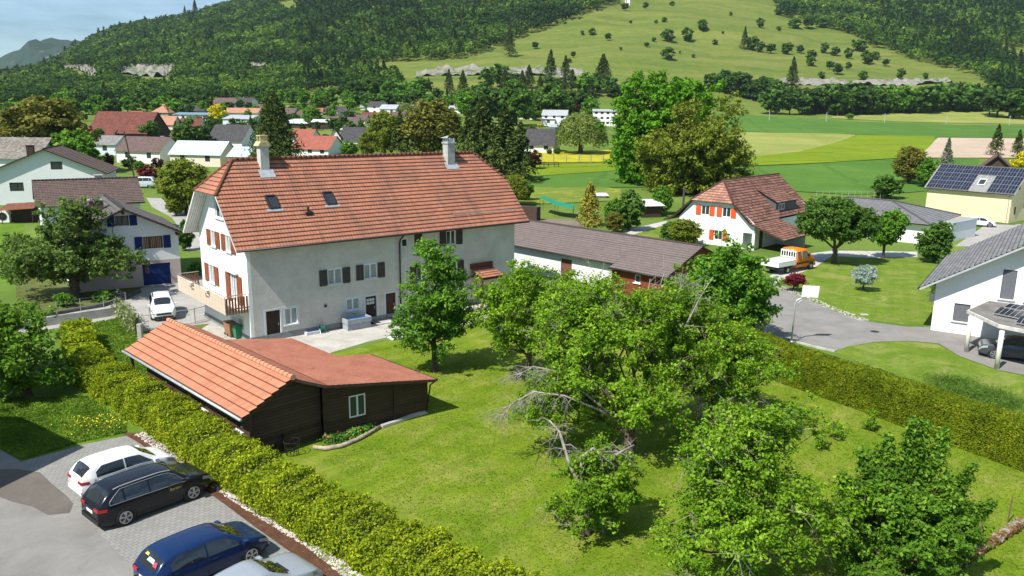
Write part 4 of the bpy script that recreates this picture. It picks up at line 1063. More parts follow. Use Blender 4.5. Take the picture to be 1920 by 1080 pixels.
def mh_bits():
    c = mh_roof(578, 400); m = MB(); m.tube([c, c + Vector((0, 0, .45))], .08, 8); m.tube([c + Vector((0, 0, .45)), c + Vector((0, 0, .55))], [.14, .05], 8); m.box(c.x - .25, c.x + .25, c.y - .22, c.y + .18, c.z - .12, c.z + .10); m.build('roof_vent', GUTTER, MH)
    # snow guards near the right end of the eave
    m = MB(); a, b = mh_roof(850, 405), mh_roof(965, 396)
    for k in range(9):
        p = a.lerp(b, k / 8); m.beam(p, p + Vector((0, -.05, .22)), .03)
    m.tube([a + Vector((0, -.05, .2)), b + Vector((0, -.05, .2))], .02, 5); m.build('snow_guard', ZINC, MH)
    O, ax, out = face_frame(23.6, 9.0, 'f')
    m = MB(); X = -11.8 + 12.0; m.tube([(X, -5.25, 6.6), (X, -4.72, 6.2), (X, -4.62, 5.9), (X, -4.62, .1)], .06, 8); m.build('downpipe', GUTTER, MH, smooth=True)
    m = MB(); OB(m, O, ax, out, 5.55, 5.72, 1.8, 1.97, 0, .12); m.build('wall_lamp', GUTTER, MH)
    m = MB(); OB(m, O, ax, out, 0.26, 3.6, 0, .45, .0, .05); 
    # brown lean-to porch roof with red tiles at the right end
    p = MB(); roof_face(p, [(7.0, -6.2, 2.55), (9.3, -6.2, 2.55), (9.3, -4.52, 3.1), (7.0, -4.52, 3.1)], .36, .04); pr = p.build('porch_roof', RED, MH)
    p = MB(); p.box(7.0, 9.3, -6.15, -4.55, 2.36, 2.46); 
    for x in (7.15, 9.1): p.box(x - .07, x + .07, -6.1, -5.96, 0, 2.36)
    p.box(7.0, 9.3, -4.70, -4.53, 3.12, 3.5)
    p.build('porch_frame', planks('red_brown_wood', (.16, .05, .03), .15, 2, var=.2), MH)
mh_bits()
def balcony():
    m = MB(); x1, x0, y0, y1 = -11.81, -13.4, -4.45, 5.2
    m.box(x0, x1, y0, y1, 2.28, 2.45); B = m.build('balcony', plain('balcony_slab', (.55, .50, .45), .9), MH)
    pan = plain('beige_balcony_board', (.58, .47, .37), .8, var=.06)
    m = MB()
    n = 16
    for k in range(n):
        a = y0 + (y1 - y0) * k / n; b = y0 + (y1 - y0) * (k + 1) / n - .015
        if k in (5, 10): m.box(x0 - .04, x0, a, b, 2.28, 2.85); m.box(x0 - .04, x0, a, b, 3.15, 3.45)
        else: m.box(x0 - .04, x0, a, b, 2.28, 3.45)
    m.build('front_panel', pan, B)
    br = planks('brown_balcony_slat', (.26, .115, .055), .2, 0, var=.25, gap=0)
    for yy, nm in ((y0, 'slat_rail'), (y1, 'slat_rail')):
        m = MB(); n = 8
        for k in range(n): a = x0 + (x1 - x0) * k / n; m.box(a + .02, a + .14, yy - .02, yy + .02, 2.25, 3.42)
        m.box(x0, x1, yy - .035, yy - .02, 2.6, 2.68); m.build(nm, br, B)
    m = MB(); m.tube([(x1, y0, 3.55), (x0 - .02, y0, 3.55), (x0 - .02, y1, 3.55), (x1, y1, 3.55)], .03, 6)
    for p in ((x0 - .02, y0), (x0 - .02, (y0 + y1) / 2), (x0 - .02, y1), (x1 + .3, y1)): m.tube([(p[0], p[1], 2.45), (p[0], p[1], 3.55)], .025, 6)
    m.build('handrail', RIM, B)
    for yy in (-1.2, 2.0):
        m = MB(); m.box(x0 - .25, x0 - .05, yy - .45, yy + .45, 3.3, 3.5); m.build('flower_box', pan, B)
    m = MB()      # awning case above the balcony door
    m.box(-12.05, -11.82, -2.9, -1.0, 4.62, 4.76); m.build('awning_case', WFRAME, MH)
balcony()

# ================================================================== GARDEN SHED
r_ = math.sqrt(.5)
def shed():
    R0 = Vector((-10.25, 35.67, 0)); T = thing('shed', 'dark brown wooden garden shed with an orange tiled roof behind the hedge', 'shed', R0, rad(-45))
    # local x runs along the ridge towards the viewer's right, local y to the far side (k)
    ORT = rooftile('orange_clay_tiles', (.43, .175, .10), (.50, .22, .13), (.22, .10, .065), .42, .21, .35, linew=.08)
    RDG = plain('orange_ridge_tile', (.50, .23, .14), .85, var=.2, scale=6)
    SHG = ground_mat('red_shingles', [(.25, .09, .055), (.34, .135, .088), (.41, .18, .12)], .8, 9, .45, .4, ((.09, .05, .04), .56, .70, .75), pscale=1.6)
    WD = planks('weathered_dark_boards', (.075, .045, .032), .17, 2, var=.35); WD2 = planks('brown_annex_boards', (.075, .045, .03), .17, 2, var=.2)  # annex boards in nearly the same brown, less varied
    m, u = MB(), MB()
    roof_face(m, [(-14.25, -2.6, 2.28), (0.05, -2.6, 2.28), (0.05, 0, 3.6), (-14.25, 0, 3.6)], .42, .075, u); R = m.build('roof', ORT, T)
    u2 = MB(); m = MB()
    z = lambda k: 3.6 - .40 * k if k < 1.6 else 2.96 - .153 * (k - 1.6)
    roof_face(m, [(-14.25, 0, 3.6), (.05, 0, 3.6), (.45, 1.6, 2.96), (-14.25, 1.6, 2.96)], None, 0, u2)
    roof_face(m, [(-10.2, 1.6, 2.96), (.45, 1.6, 2.96), (.9, 5.5, z(5.5)), (-9.8, 5.5, z(5.5))], .3, .02, u2)
    roof_face(m, [(-4.9, 5.5, z(5.5)), (.9, 5.5, z(5.5)), (1.2, 7.7, z(7.7)), (-4.8, 7.7, z(7.7))], .3, .02, u2)
    m.build('low_roof', SHG, T); u.v += []; u.build('soffit', DARKW, R); u2.build('soffit', DARKW, R)
    m = MB(); n = 38
    for k in range(n):
        a, b = -14.25 + 14.3 * k / n, -14.25 + 14.3 * (k + 1) / n; m.tube([(a, 0, 3.63), (b + .04, 0, 3.66)], [.12, .145], 8)
    m.build('ridge_tiles', RDG, R, smooth=False)
    m = MB(); m.tube([(-14.3, -2.68, 2.24), (.05, -2.68, 2.24)], .075, 8); m.build('gutter', ZINC, R, smooth=True)
    m = MB(); m.tube([(1.2, 7.78, z(7.7) - .04), (-4.8, 7.78, z(7.7) - .04)], .06, 8); m.tube([(1.15, 7.78, z(7.7) - .06), (.95, 7.5, 1.7), (.8, 7.35, .2)], .045, 6); m.build('gutter', GUTTER, R, smooth=True)
    m = MB()
    L = [(-12.6, -2.05), (-.35, -2.05)]
    O = Vector((-12.6, -2.05, 0)); wall_panel(m, O, (1, 0, 0), (0, -1, 0), [(0, .25), (12.25, .25), (12.25, 2.5), (0, 2.5)], [(7.2, 7.75, 1.15, 1.95), (10.9, 11.45, 1.15, 1.95)], .1)
    O2 = Vector((-.35, -2.05, 0)); wall_panel(m, O2, (0, 1, 0), (1, 0, 0), [(0, 0), (3.7, 0), (3.7, 2.95), (2.05, 3.5), (0, 2.5)], [], 0)
    wall_panel(m, Vector((-12.6, 1.5, 0)), (0, -1, 0), (-1, 0, 0), [(0, 0), (3.55, 0), (3.55, 2.4), (1.5, 3.4), (0, 2.85)], []); wall_panel(m, Vector((-9.5, 1.5, 0)), (-1, 0, 0), (0, 1, 0), [(0, 0), (3.1, 0), (3.1, 2.8), (0, 2.8)], []); wall_panel(m, Vector((-9.5, 5.2, 0)), (0, -1, 0), (-1, 0, 0), [(0, 0), (3.7, 0), (3.7, 2.8), (0, 2.3)], [])
    wall_panel(m, Vector((-4.7, 5.2, 0)), (-1, 0, 0), (0, 1, 0), [(0, 0), (4.8, 0), (4.8, 2.25), (0, 2.25)], [])
    m.build('wall', WD, T)
    m = MB()
    O3 = Vector((-.1, 1.66, 0)); ax = Vector((.75, 5.9, 0)).normalized(); out = Vector((ax.y, -ax.x, 0)); Lw = Vector((.75, 5.9, 0)).length
    wall_panel(m, O3, ax, out, [(0, 0), (Lw, 0), (Lw, 1.85), (0, 2.85)], [(1.35, 2.25, .80, 1.95)], .08)
    O4 = O3 + ax * Lw; wall_panel(m, O4, (-1, 0, 0), (0, 1, 0), [(0, 0), (5.2, 0), (5.2, 1.9), (0, 1.9)], [])
    wall_panel(m, O4 + Vector((-5.2, 0, 0)), (0, -1, 0), (-1, 0, 0), [(0, 0), (2.2, 0), (2.2, 2.1), (0, 1.85)], [])
    m.build('annex_wall', WD2, T)
    window(T, O3, ax, out, 1.35, 2.25, .80, 1.95, d=-.04)
    for a in (7.2, 10.9):
        window(T, O, (1, 0, 0), (0, -1, 0), a, a + .55, 1.15, 1.95, mull=0, frame=DARKW, sill=WFRAME)
    m = MB(); m.box(-14.05, -13.9, -2.4, -2.25, .3, 2.35); m.box(-14.05, -13.9, 1.2, 1.35, .3, 2.9); m.build('post', DARKW, T)
    m = MB(); m.box(-14.2, -12.6, -2.45, 1.5, 0, .28); m.build('terrace', CONC, T)
    m = MB()
    for (a, b, y) in ((-12.6, -.35, -2.06),): m.box(a, b, y - .0, y + .3, 0, .25)
    m.build('plinth', CONC, T)
    m = MB(); m.beam((-.1 - .2, -2.1, .1), (-.25, -2.1, 2.45), .13); m.beam(O3 + out * .02 + Vector((0, 0, .1)), O3 + out * .02 + Vector((0, 0, 2.9)), .1); p = O3 + ax * 3.9 + out * .02; m.beam(p, p + Vector((0, 0, 2.2)), .1)
    m.build('corner_post', DARKW, T)
shed()
# log edging of the flower bed beside the shed
LOG = plain('weathered_log', (.34, .28, .21), .9, var=.35, scale=4, bmp=.4)
def logs():
    m = MB(); P = [g(*p, .1) for p in ((588, 838), (610, 841), (640, 836), (670, 824), (695, 810), (712, 800))]
    m.tube(P, [.10, .12, .12, .11, .10, .09], 7); tag(m.build('border_log', LOG, smooth=True), 'curved pale log edging the flower bed beside the dark shed', 'log')
    m = MB(); P = [g(*p, .08) for p in ((715, 800), (745, 790), (770, 781), (800, 773))]
    m.tube(P, [.13, .13, .13, .13], 6); tag(m.build('border_kerb', CONC), 'straight grey kerb along the foot of the shed wall', 'kerb')
    rs = np.random.RandomState(9); A = [g(612, 832), g(650, 826), g(695, 800)]; n = 900
    f = rs.rand(n) * 2; P = np.array([list(A[int(x)].lerp(A[min(int(x) + 1, 2)], x - int(x))) for x in f]) + rs.normal(size=(n, 3)) * [.2, .2, 0]; P[:, 2] = .05 + rs.rand(n) * .32
    me = leaf_mesh('flower_bed_plants', P, .08, leafmat('bed_leaf', (.05, .13, .02), (.10, .22, .035)), rs); tag(link('flower_bed_plants', me), kind='stuff')
    P2 = P[rs.rand(n) < .05] + [0, 0, .05]; me = leaf_mesh('flowers', P2, .07, plain('pink_petals', (.65, .12, .10), .6), rs); tag(link('bed_flowers', me), kind='stuff')
logs()
def bench_and_bits():
    T = thing('garden_bench', 'small dark wooden bench between the hedge and the dark shed wall', 'bench', g(512, 842), rad(-40))
    m = MB()
    for y in (-.15, 0, .15): m.box(-.7, .7, y - .06, y + .06, .42, .46)
    m.build('seat', DARKW, T); m = MB(); m.box(-.7, .7, .22, .26, .55, .66); m.box(-.7, .7, .24, .28, .72, .83); m.build('backrest', DARKW, T)
    for x in (-.6, .6):
        m = MB(); m.box(x - .04, x + .04, -.2, -.14, 0, .42); m.box(x - .04, x + .04, .2, .26, 0, .83); m.build('leg', DARKW, T)
    T = thing('wire_basket', 'round black wire basket standing at the shed corner by the lawn', 'basket', g(548, 852), 0)
    m = MB()
    for k in range(12):
        a = k * pi / 6; m.tube([(cos(a) * .28, sin(a) * .28, 0), (cos(a) * .38, sin(a) * .38, .7)], .012, 4)
    for z, r in ((.05, .29), (.4, .34), (.7, .38)): m.tube([(cos(a) * r, sin(a) * r, z) for a in np.linspace(0, 2 * pi, 17)], .014, 4, False)
    m.build('basket_frame', GUTTER, T)
bench_and_bits()

# ================================================================== LONG ANNEX WITH GREY-BROWN ROOF
def annex():
    a = rad(136); d = Vector((sin(a), cos(a), 0)); pn = Vector((-cos(a) * -1, 0, 0))
    GBR = rooftile('grey_brown_metal_tiles', (.155, .125, .118), (.185, .15, .14), (.10, .085, .08), .34, .30, .25, bumps=.5)
    O = Vector((9.1, 70.9, 0)); T = thing('long_outbuilding', 'long low white brick outbuilding with a grey-brown roof and a rust-red timber end', 'outbuilding', O, rad(90 - 136))
    # local x along heading 136 (towards the viewer), local y away to the back (heading 46)
    m, u = MB(), MB(); zr = 4.45
    roof_face(m, [(-16.5, -.15, 2.62), (.15, -.15, 2.62), (.15, 4.6, zr), (-16.5, 4.6, zr)], .38, .035, u)
    roof_face(m, [(.15, -.75, 2.36), (6.3, -.75, 2.36), (6.3, 4.6, zr + .02), (.15, 4.6, zr + .02)], .38, .035, u)
    roof_face(m, [(-16.5, 4.6, zr), (6.3, 4.6, zr), (6.3, 9.4, 2.6), (-16.5, 9.4, 2.6)], None, 0, u)
    R = m.build('roof', GBR, T); u.build('soffit', DARKW, R)
    m = MB(); n = 70
    for k in range(n): x = -16.5 + 22.8 * k / n; m.tube([(x, 4.6, zr + .03), (x + .36, 4.6, zr + .055)], [.09, .12], 7)
    m.build('ridge_tiles', GBR, R, smooth=True)
    m = MB(); m.tube([(-16.5, -.22, 2.58), (.15, -.22, 2.58)], .065, 7); m.tube([(.15, -.82, 2.32), (6.3, -.82, 2.32)], .065, 7); m.tube([(-.1, -.22, 2.55), (-.1, .1, 2.2), (-.1, .1, .1)], .05, 6); m.build('gutter', GUTTER, R, smooth=True)
    def brick():
        mm, t, b = nmat('white_painted_brick', .85, .15); tc = t.nodes.new('ShaderNodeTexCoord'); sp = t.nodes.new('ShaderNodeSeparateXYZ'); t.links.new(tc.outputs['Object'], sp.inputs[0]); cb = t.nodes.new('ShaderNodeCombineXYZ')
        t.links.new(sp.outputs[0], cb.inputs[0]); t.links.new(sp.outputs[2], cb.inputs[1]); br = t.nodes.new('ShaderNodeTexBrick'); br.inputs['Scale'].default_value = 1; br.inputs['Brick Width'].default_value = .42; br.inputs['Row Height'].default_value = .2; br.inputs['Mortar Size'].default_value = .012
        br.inputs['Color1'].default_value = (.66, .66, .65, 1); br.inputs['Color2'].default_value = (.74, .74, .73, 1); br.inputs['Mortar'].default_value = (.42, .42, .42, 1); t.links.new(cb.outputs[0], br.inputs[0]); t.links.new(br.outputs[0], b.inputs[0]); bump(t, b, br.outputs[1], -.5, .02); return mm
    m = MB(); wall_panel(m, (-16.3, .35, 0), (1, 0, 0), (0, -1, 0), [(0, 0), (16.4, 0), (16.4, 2.75), (0, 2.75)], [(9.6, 11.0, 0, 2.1), (2.1, 3.1, .1, 2.2)], .15)
    wall_panel(m, (-16.3, 8.9, 0), (0, -1, 0), (-1, 0, 0), [(0, 0), (8.55, 0), (8.55, 2.7), (4.3, 4.3), (0, 2.7)], [])
    m.build('wall', brick(), T)
    RW = planks('rust_red_boards', (.21, .055, .028), .16, 2, var=.14, gap=.07)
    m = MB(); wall_panel(m, (.1, -.3, 0), (1, 0, 0), (0, -1, 0), [(0, 0), (5.9, 0), (5.9, 2.4), (0, 2.4)], [(2.6, 3.2, 1.35, 2.05)], .1)
    wall_panel(m, (6.0, -.3, 0), (0, 1, 0), (1, 0, 0), [(0, 0), (9.3, 0), (9.3, 2.6), (4.9, 4.3), (0, 2.4)], []); wall_panel(m, (.1, .35, 0), (0, -1, 0), (-1, 0, 0), [(0, 0), (.65, 0), (.65, 2.5), (0, 2.6)], [])
    m.build('timber_wall', RW, T)
    window(T, (.1, -.3, 0), (1, 0, 0), (0, -1, 0), 2.6, 3.2, 1.35, 2.05, mull=0, sill=WFRAME)
    door(T, (-16.3, .35, 0), (1, 0, 0), (0, -1, 0), 9.6, 11.0, 0, 2.1, planks('brown_shed_door', (.17, .075, .05), .2, 2), trim=None, handle=False)
    door(T, (-16.3, .35, 0), (1, 0, 0), (0, -1, 0), 2.1, 3.1, .1, 2.2, DARKW, trim=None, handle=False)
    # blue bin shelf
    P = Vector(T.location) + Matrix.Rotation(rad(-46), 3, 'Z') @ Vector((-14.2, -1.2, 0))
    B = thing('ball_goal', 'bright blue framed board against the white outbuilding wall', 'board', P, rad(-46)); BL = plain('bright_blue_paint', (.03, .25, .62), .4, var=.05)
    m = MB()
    for x in (-.8, .7): m.box(x, x + .12, -.06, .06, 0, 2.2)
    m.box(-.8, .82, -.06, .06, 1.9, 2.2); m.box(-.8, .82, -.06, .06, 1.1, 1.3); m.box(-.1, .1, -.06, .06, .4, 2.0); m.build('frame', BL, B)
    m = MB(); m.box(-.68, .7, .0, .03, 1.3, 1.9); m.build('board', plain('pale_blue_board', (.25, .45, .62), .5), B)
annex()

# ================================================================== NEIGHBOUR HOUSES
WGREY = plaster('cool_white_render', (.70, .72, .72), .15, .05)
BROWNT = rooftile('brown_concrete_tiles', (.115, .082, .072), (.16, .115, .10), (.06, .05, .045), .36, .30, .35)
DKT = rooftile('dark_roof_tiles', (.10, .092, .09), (.15, .135, .13), (.05, .05, .05), .36, .3, .4)  # dark grey tile mix, the same on every slope
BLUEP = plain('deep_blue_paint', (.012, .035, .17), .5, var=.1)
BLUES = planks('blue_shutter', (.012, .03, .14), .4, 0, var=.08, gap=.03)
DFR = plain('dark_window_frame', (.05, .035, .03), .5)
def blue_house():
    a = rad(57); ax = Vector((sin(a), cos(a), 0)); bk = Vector((-cos(a), sin(a), 0)); A = Vector((-30.62, 72.47, 0)); w = 11.0; d = 8.9
    c = A - ax * (d / 2) + bk * (w / 2)
    # front gable is the 'l' side: local x must point away to the back, rz so that local -x = outward
    rz = math.atan2(bk.y, bk.x)
    # side 'l': a runs from +y to -y; +y local = rot90(x local) = left of bk -> -ax ; so a=0 is at the left seen from outside
    o = lambda q0, q1: (d + q0, d + q1)
    wins = [('l', *o(-3.25, -.89), .02, 2.0, W_(door=BLUES, trim=None, handle=False)), ('l', *o(-5.1, -4.0), 5.62, 6.5, W_(frame=DFR, shut=BLUES, sw=.6, curtain=plain('patterned_curtain', (.25, .24, .22), .9))),
            ('l', *o(-3.02, -1.36), 3.4, 4.5, W_(frame=DFR, mull=2, shut=BLUES, sw=.62, curtain=plain('ochre_curtain', (.35, .2, .08), .9))), ('l', *o(-6.5, -5.75), 3.6, 4.45, W_(frame=DFR, shut=BLUES, sw=.5, shut_sides=(0, 1))),
            ('r', 2, 3.2, 3.3, 4.4)]
    T = house('chalet_house', 'white gabled house with blue shutters and a blue garage door', 'house', c, rz, w, d, 4.95, .50, WHITE, DKT, .5, .7, 0, .36, DARKW, wins, chims=[(-1.0, 1.6, 1.1, .9, plain('brown_chimney', (.11, .075, .06), .8), ZINC, 1.3)], lift=.05)
    PINK = plaster('pinkish_base_render', (.50, .42, .38), .15, .06)
    m = MB(); O, axx, out = face_frame(w, d, 'l'); wall_panel(m, O + out * .02, axx, out, [(0, 0), (d, 0), (d, 2.28), (0, 2.28)], [(*o(-3.25, -.89), .02, 2.0)], 0); O, axx, out = face_frame(w, d, 'f'); wall_panel(m, O + out * .02, axx, out, [(0, 0), (w, 0), (w, 2.28), (0, 2.28)], [])
    m.build('base_wall', PINK, T)
    m = MB(); O, axx, out = face_frame(w, d, 'l')
    for y in (-4.3, 0, 4.3):
        z = 4.95 + .5 * (4.45 - abs(y)) - .3; m.box(-w / 2 - .6, -w / 2 + .1, y - .09, y + .09, z - .2, z)
    m.build('purlin', DARKW, T)
    m = MB(); q0, q1 = o(-3.0, -2.85)[0], 0; OB(m, O, axx, out, d - 3.02, d - 2.7, 1.15, 1.75, -.10, -.08); m.build('door_glass', plain('amber_glass', (.45, .25, .06), .3), T)
blue_house()
def far_left_houses():
    # long brown roof behind the blue-shutter house
    L, R = g(68, 386, 4.2), g(270, 377, 4.2); ax = (R - L).normalized(); bk = Vector((-ax.y, ax.x, 0)); w = (R - L).length - .8; d = 9.0
    c = (L + R) / 2 + bk * (d / 2 + .5); c.z = 0
    house('brown_roofed_house', 'low house with a long brown tiled roof behind the blue-shuttered house', 'house', c, math.atan2(ax.y, ax.x), w, d, 4.4, .52, WGREY, BROWNT, .6, .5, 0, .38, DARKW, [('l', 2, 3.4, 3.6, 4.6, W_(frame=DFR)), ('l', 5, 6.4, 3.6, 4.6, W_(frame=DFR))], chims=[(1.6, 2.6, 1.6, .9, CONC)], lift=.05)
    # big white gable at the left edge
    c = Vector((-76.0, 131.0, 0)); ax = Vector((sin(rad(72)), cos(rad(72)), 0)); bk = Vector((-ax.y, ax.x, 0))
    house('big_white_house', 'tall white gabled house with a broad low brown roof at the left edge', 'house', c + bk * 6, math.atan2(bk.y, bk.x), 12, 17.0, 5.2, .44, WGREY, BROWNT, .6, .7, 0, .38, DARKW, [('l', 9.2, 10.9, 5.6, 6.9, W_(frame=DFR, mull=0)), ('l', 12.4, 14.2, 2.2, 3.6, W_(frame=DFR)), ('l', 3.0, 5.0, 2.2, 3.6, W_(frame=DFR))], chims=[(-3.5, 2.5, 1.5, 1.0, DARKW)], lift=.05)
    # its heat pump
    p = g(8, 418); T = thing('heat_pump', 'white heat pump box with a round fan at the foot of the white gable', 'heat pump', p, rad(12)); m = MB(); m.box(-.8, .8, -.35, .35, .1, 1.75); m.build('casing', WFRAME, T); m = MB(); m.tube([(0, -.35, .95), (0, -.4, .95)], .55, 20); m.build('fan_grille', PLAST, T)
    # reddish lean-to
    p = g(58, 432); T = thing('lean_to', 'open lean-to shelter with a rusty red tiled roof beside the bushy tree', 'shelter', g(42, 418), rad(15)); T.scale = (.7, .7, .8)
    m = MB(); roof_face(m, [(-3.4, -1.8, 2.3), (2.6, -1.4, 2.6), (3.2, 2.0, 3.4), (-2.8, 1.9, 3.2)], .4, .03); m.build('roof', rooftile('mossy_red_tiles', (.20, .075, .05), (.28, .12, .08), (.10, .06, .05), .35, .25, .6), T)
    for x, y in ((-3.0, -1.4), (2.2, -1.1), (2.7, 1.6), (-2.5, 1.5)):
        m = MB(); m.box(x - .06, x + .06, y - .06, y + .06, 0, 2.35); m.build('post', DARKW, T)
    m = MB(); m.box(-2.6, 2.6, 1.4, 1.55, 0, 2.6); m.build('back_wall', DARKW, T)
far_left_houses()

def orange_house():
    a = rad(132); A = Vector((28.72, 94.35, 0)); T = thing('shuttered_house', 'white house with bright orange shutters and a long sweeping brown roof', 'house', A, rad(90 - 132))
    # local x along heading 132 (a), local y to the back (heading 42)
    RT = rooftile('mottled_brown_tiles', (.13, .065, .05), (.30, .15, .11), (.08, .05, .045), .42, .5, .35); RT2 = rooftile('mottled_pink_tiles', (.24, .12, .09), (.40, .21, .15), (.15, .08, .06), .42, .5, .3)
    RX, ZR = -5.6, 7.75; y0, y1 = -.5, 18.2; zh = 5.3; hi = 2.9
    yh = y0 + (ZR - zh) / .88
    m, u = MB(), MB()
    zm = 3.15; XR = RX + (ZR - zm) / .88; XL = RX - (ZR - zm) / .88 
    roof_face(m, [(RX + hi, y0, zh), (XR, y0, zm), (XR, y1, zm), (RX, y1, ZR), (RX, yh, ZR)], .42, .05, u)
    roof_face(m, [(XR, y0, zm), (4.0, y0, 1.62), (4.0, y1 - 11, 1.62), (XR, y1 - 11, zm)], .42, .05, u)
    roof_face(m, [(RX - hi, y0, zh), (RX, yh, ZR), (RX, y1, ZR), (XL, y1, zm), (XL, y0, zm)], .42, .05, u)
    roof_face(m, [(XL, y0, zm), (XL, y1, zm), (XL - 1.4, y1, 2.55), (XL - 1.4, y0, 2.55)], .42, .05, u)
    R = m.build('roof', RT, T); u.build('soffit', DARKW, R)
    m = MB(); roof_face(m, [(RX - hi, y0 - .02, zh), (RX + hi, y0 - .02, zh), (RX, yh, ZR)], .42, .05); m.build('hip_roof', RT2, T)
    m = MB()
    for P, Q in (((RX, yh, ZR), (RX, y1, ZR)), ((RX - hi, y0, zh), (RX, yh, ZR)), ((RX + hi, y0, zh), (RX, yh, ZR))):
        P, Q = Vector(P), Vector(Q); n = int((Q - P).length / .45)
        for k in range(n): m.tube([P.lerp(Q, k / n) + Vector((0, 0, .05)), P.lerp(Q, (k + 1) / n) + Vector((0, 0, .07))], [.11, .13], 7)
    m.build('ridge_tiles', RT, R, smooth=True)
    OR = plain('orange_red_shutter', (.62, .10, .025), .5, var=.08)
    m = MB(); O = Vector((-10.2, 0, 0)); X = lambda v: v + 10.2
    ol = [(0, 0), (X(0), 0), (X(0), 3.1), (X(-2.75), 5.25), (X(-8.4), 5.25), (0, 3.1)]
    hs = [(X(-7.15), X(-6.05), 3.6, 4.75), (X(-4.3), X(-3.2), 3.6, 4.75), (X(-5.2), X(-4.1), .7, 1.85), (X(-1.4), X(-.25), .02, 1.95), (X(-8.9), X(-7.9), .7, 1.85)]
    wall_panel(m, O, (1, 0, 0), (0, -1, 0), ol, hs, .2); wall_panel(m, (0, 0, 0), (0, 1, 0), (1, 0, 0), [(0, 0), (17.5, 0), (17.5, 3.1), (0, 3.1)], [(1.2, 2.6, 0, 2.2)], .2)
    wall_panel(m, (-10.2, 17.5, 0), (0, -1, 0), (-1, 0, 0), [(0, 0), (17.5, 0), (17.5, 3.1), (0, 3.1)], []); wall_panel(m, (0, 17.5, 0), (-1, 0, 0), (0, 1, 0), [(0, 0), (10.2, 0), (10.2, 3.1), (5.6, 7.5), (0, 3.1)], [])
    wall_panel(m, (0, 6.5, 0), (1, 0, 0), (0, -1, 0), [(0, 0), (3.6, 0), (3.6, 1.6), (0, 3.0)], [])
    m.build('wall', WHITE, T)
    pm = MB(); pm.box(-1.9, .0, 1.3, 1.45, 0, 2.4); pm.box(-1.55, -1.4, .2, 1.3, 0, 2.4); pm.build('porch_wall', WHITE, T)
    for h, sh in zip(hs[:2], (1, 1)): window(T, O, (1, 0, 0), (0, -1, 0), *h, shut=OR, sw=.68)
    window(T, O, (1, 0, 0), (0, -1, 0), *hs[2], shut=OR, sw=.6); window(T, O, (1, 0, 0), (0, -1, 0), *hs[4], shut=OR, sw=.6)
    door(T, (0, 0, 0), (0, 1, 0), (1, 0, 0), 1.2, 2.6, 0, 2.2, planks('amber_wood_door', (.16, .07, .03), .15, 2), trim=WHITE)
    m = MB(); m.box(-.0, .22, -.25, -.03, 0, 2.0); m.build('pillar', WHITE, T)
    m = MB()      # shed dormer on the front slope
    y2, y3 = 8.2, 14.4; x0d, x1d = -4.3, -1.2
    roof_face(m, [(x1d + .3, y2 - .3, 4.95), (x1d + .3, y3, 4.95), (x0d - .5, y3, 6.9), (x0d - .5, y2 - .3, 6.9)], .42, .05); m.build('dormer_roof', RT, T)
    m = MB(); z = lambda x: ZR - .88 * (x - RX)
    m.quad([(x1d, y2, z(x1d)), (x1d, y2, 4.9), (x0d, y2, 6.75), (x0d, y2, z(x0d))]); m.quad([(x1d, y2, z(x1d)), (x1d, y3, z(x1d)), (x1d, y3, 4.9), (x1d, y2, 4.9)]); m.build('dormer_cheek', plain('slate_cladding', (.09, .095, .10), .7), T, recalc=False)
    window(T, (x1d + .02, y2, 0), (0, 1, 0), (1, 0, 0), .7, 2.4, 3.95, 4.75, d=0)
    m = MB(); m.tube([(-10.9, 2, 3), (-10.9, 2, 6.3)], .14, 10); m.tube([(-10.9, 2, 6.3), (-10.9, 2, 6.7)], [.2, .1], 10); m.build('flue_pipe', plain('brown_flue', (.07, .06, .055), .5), T, smooth=False)
orange_house()

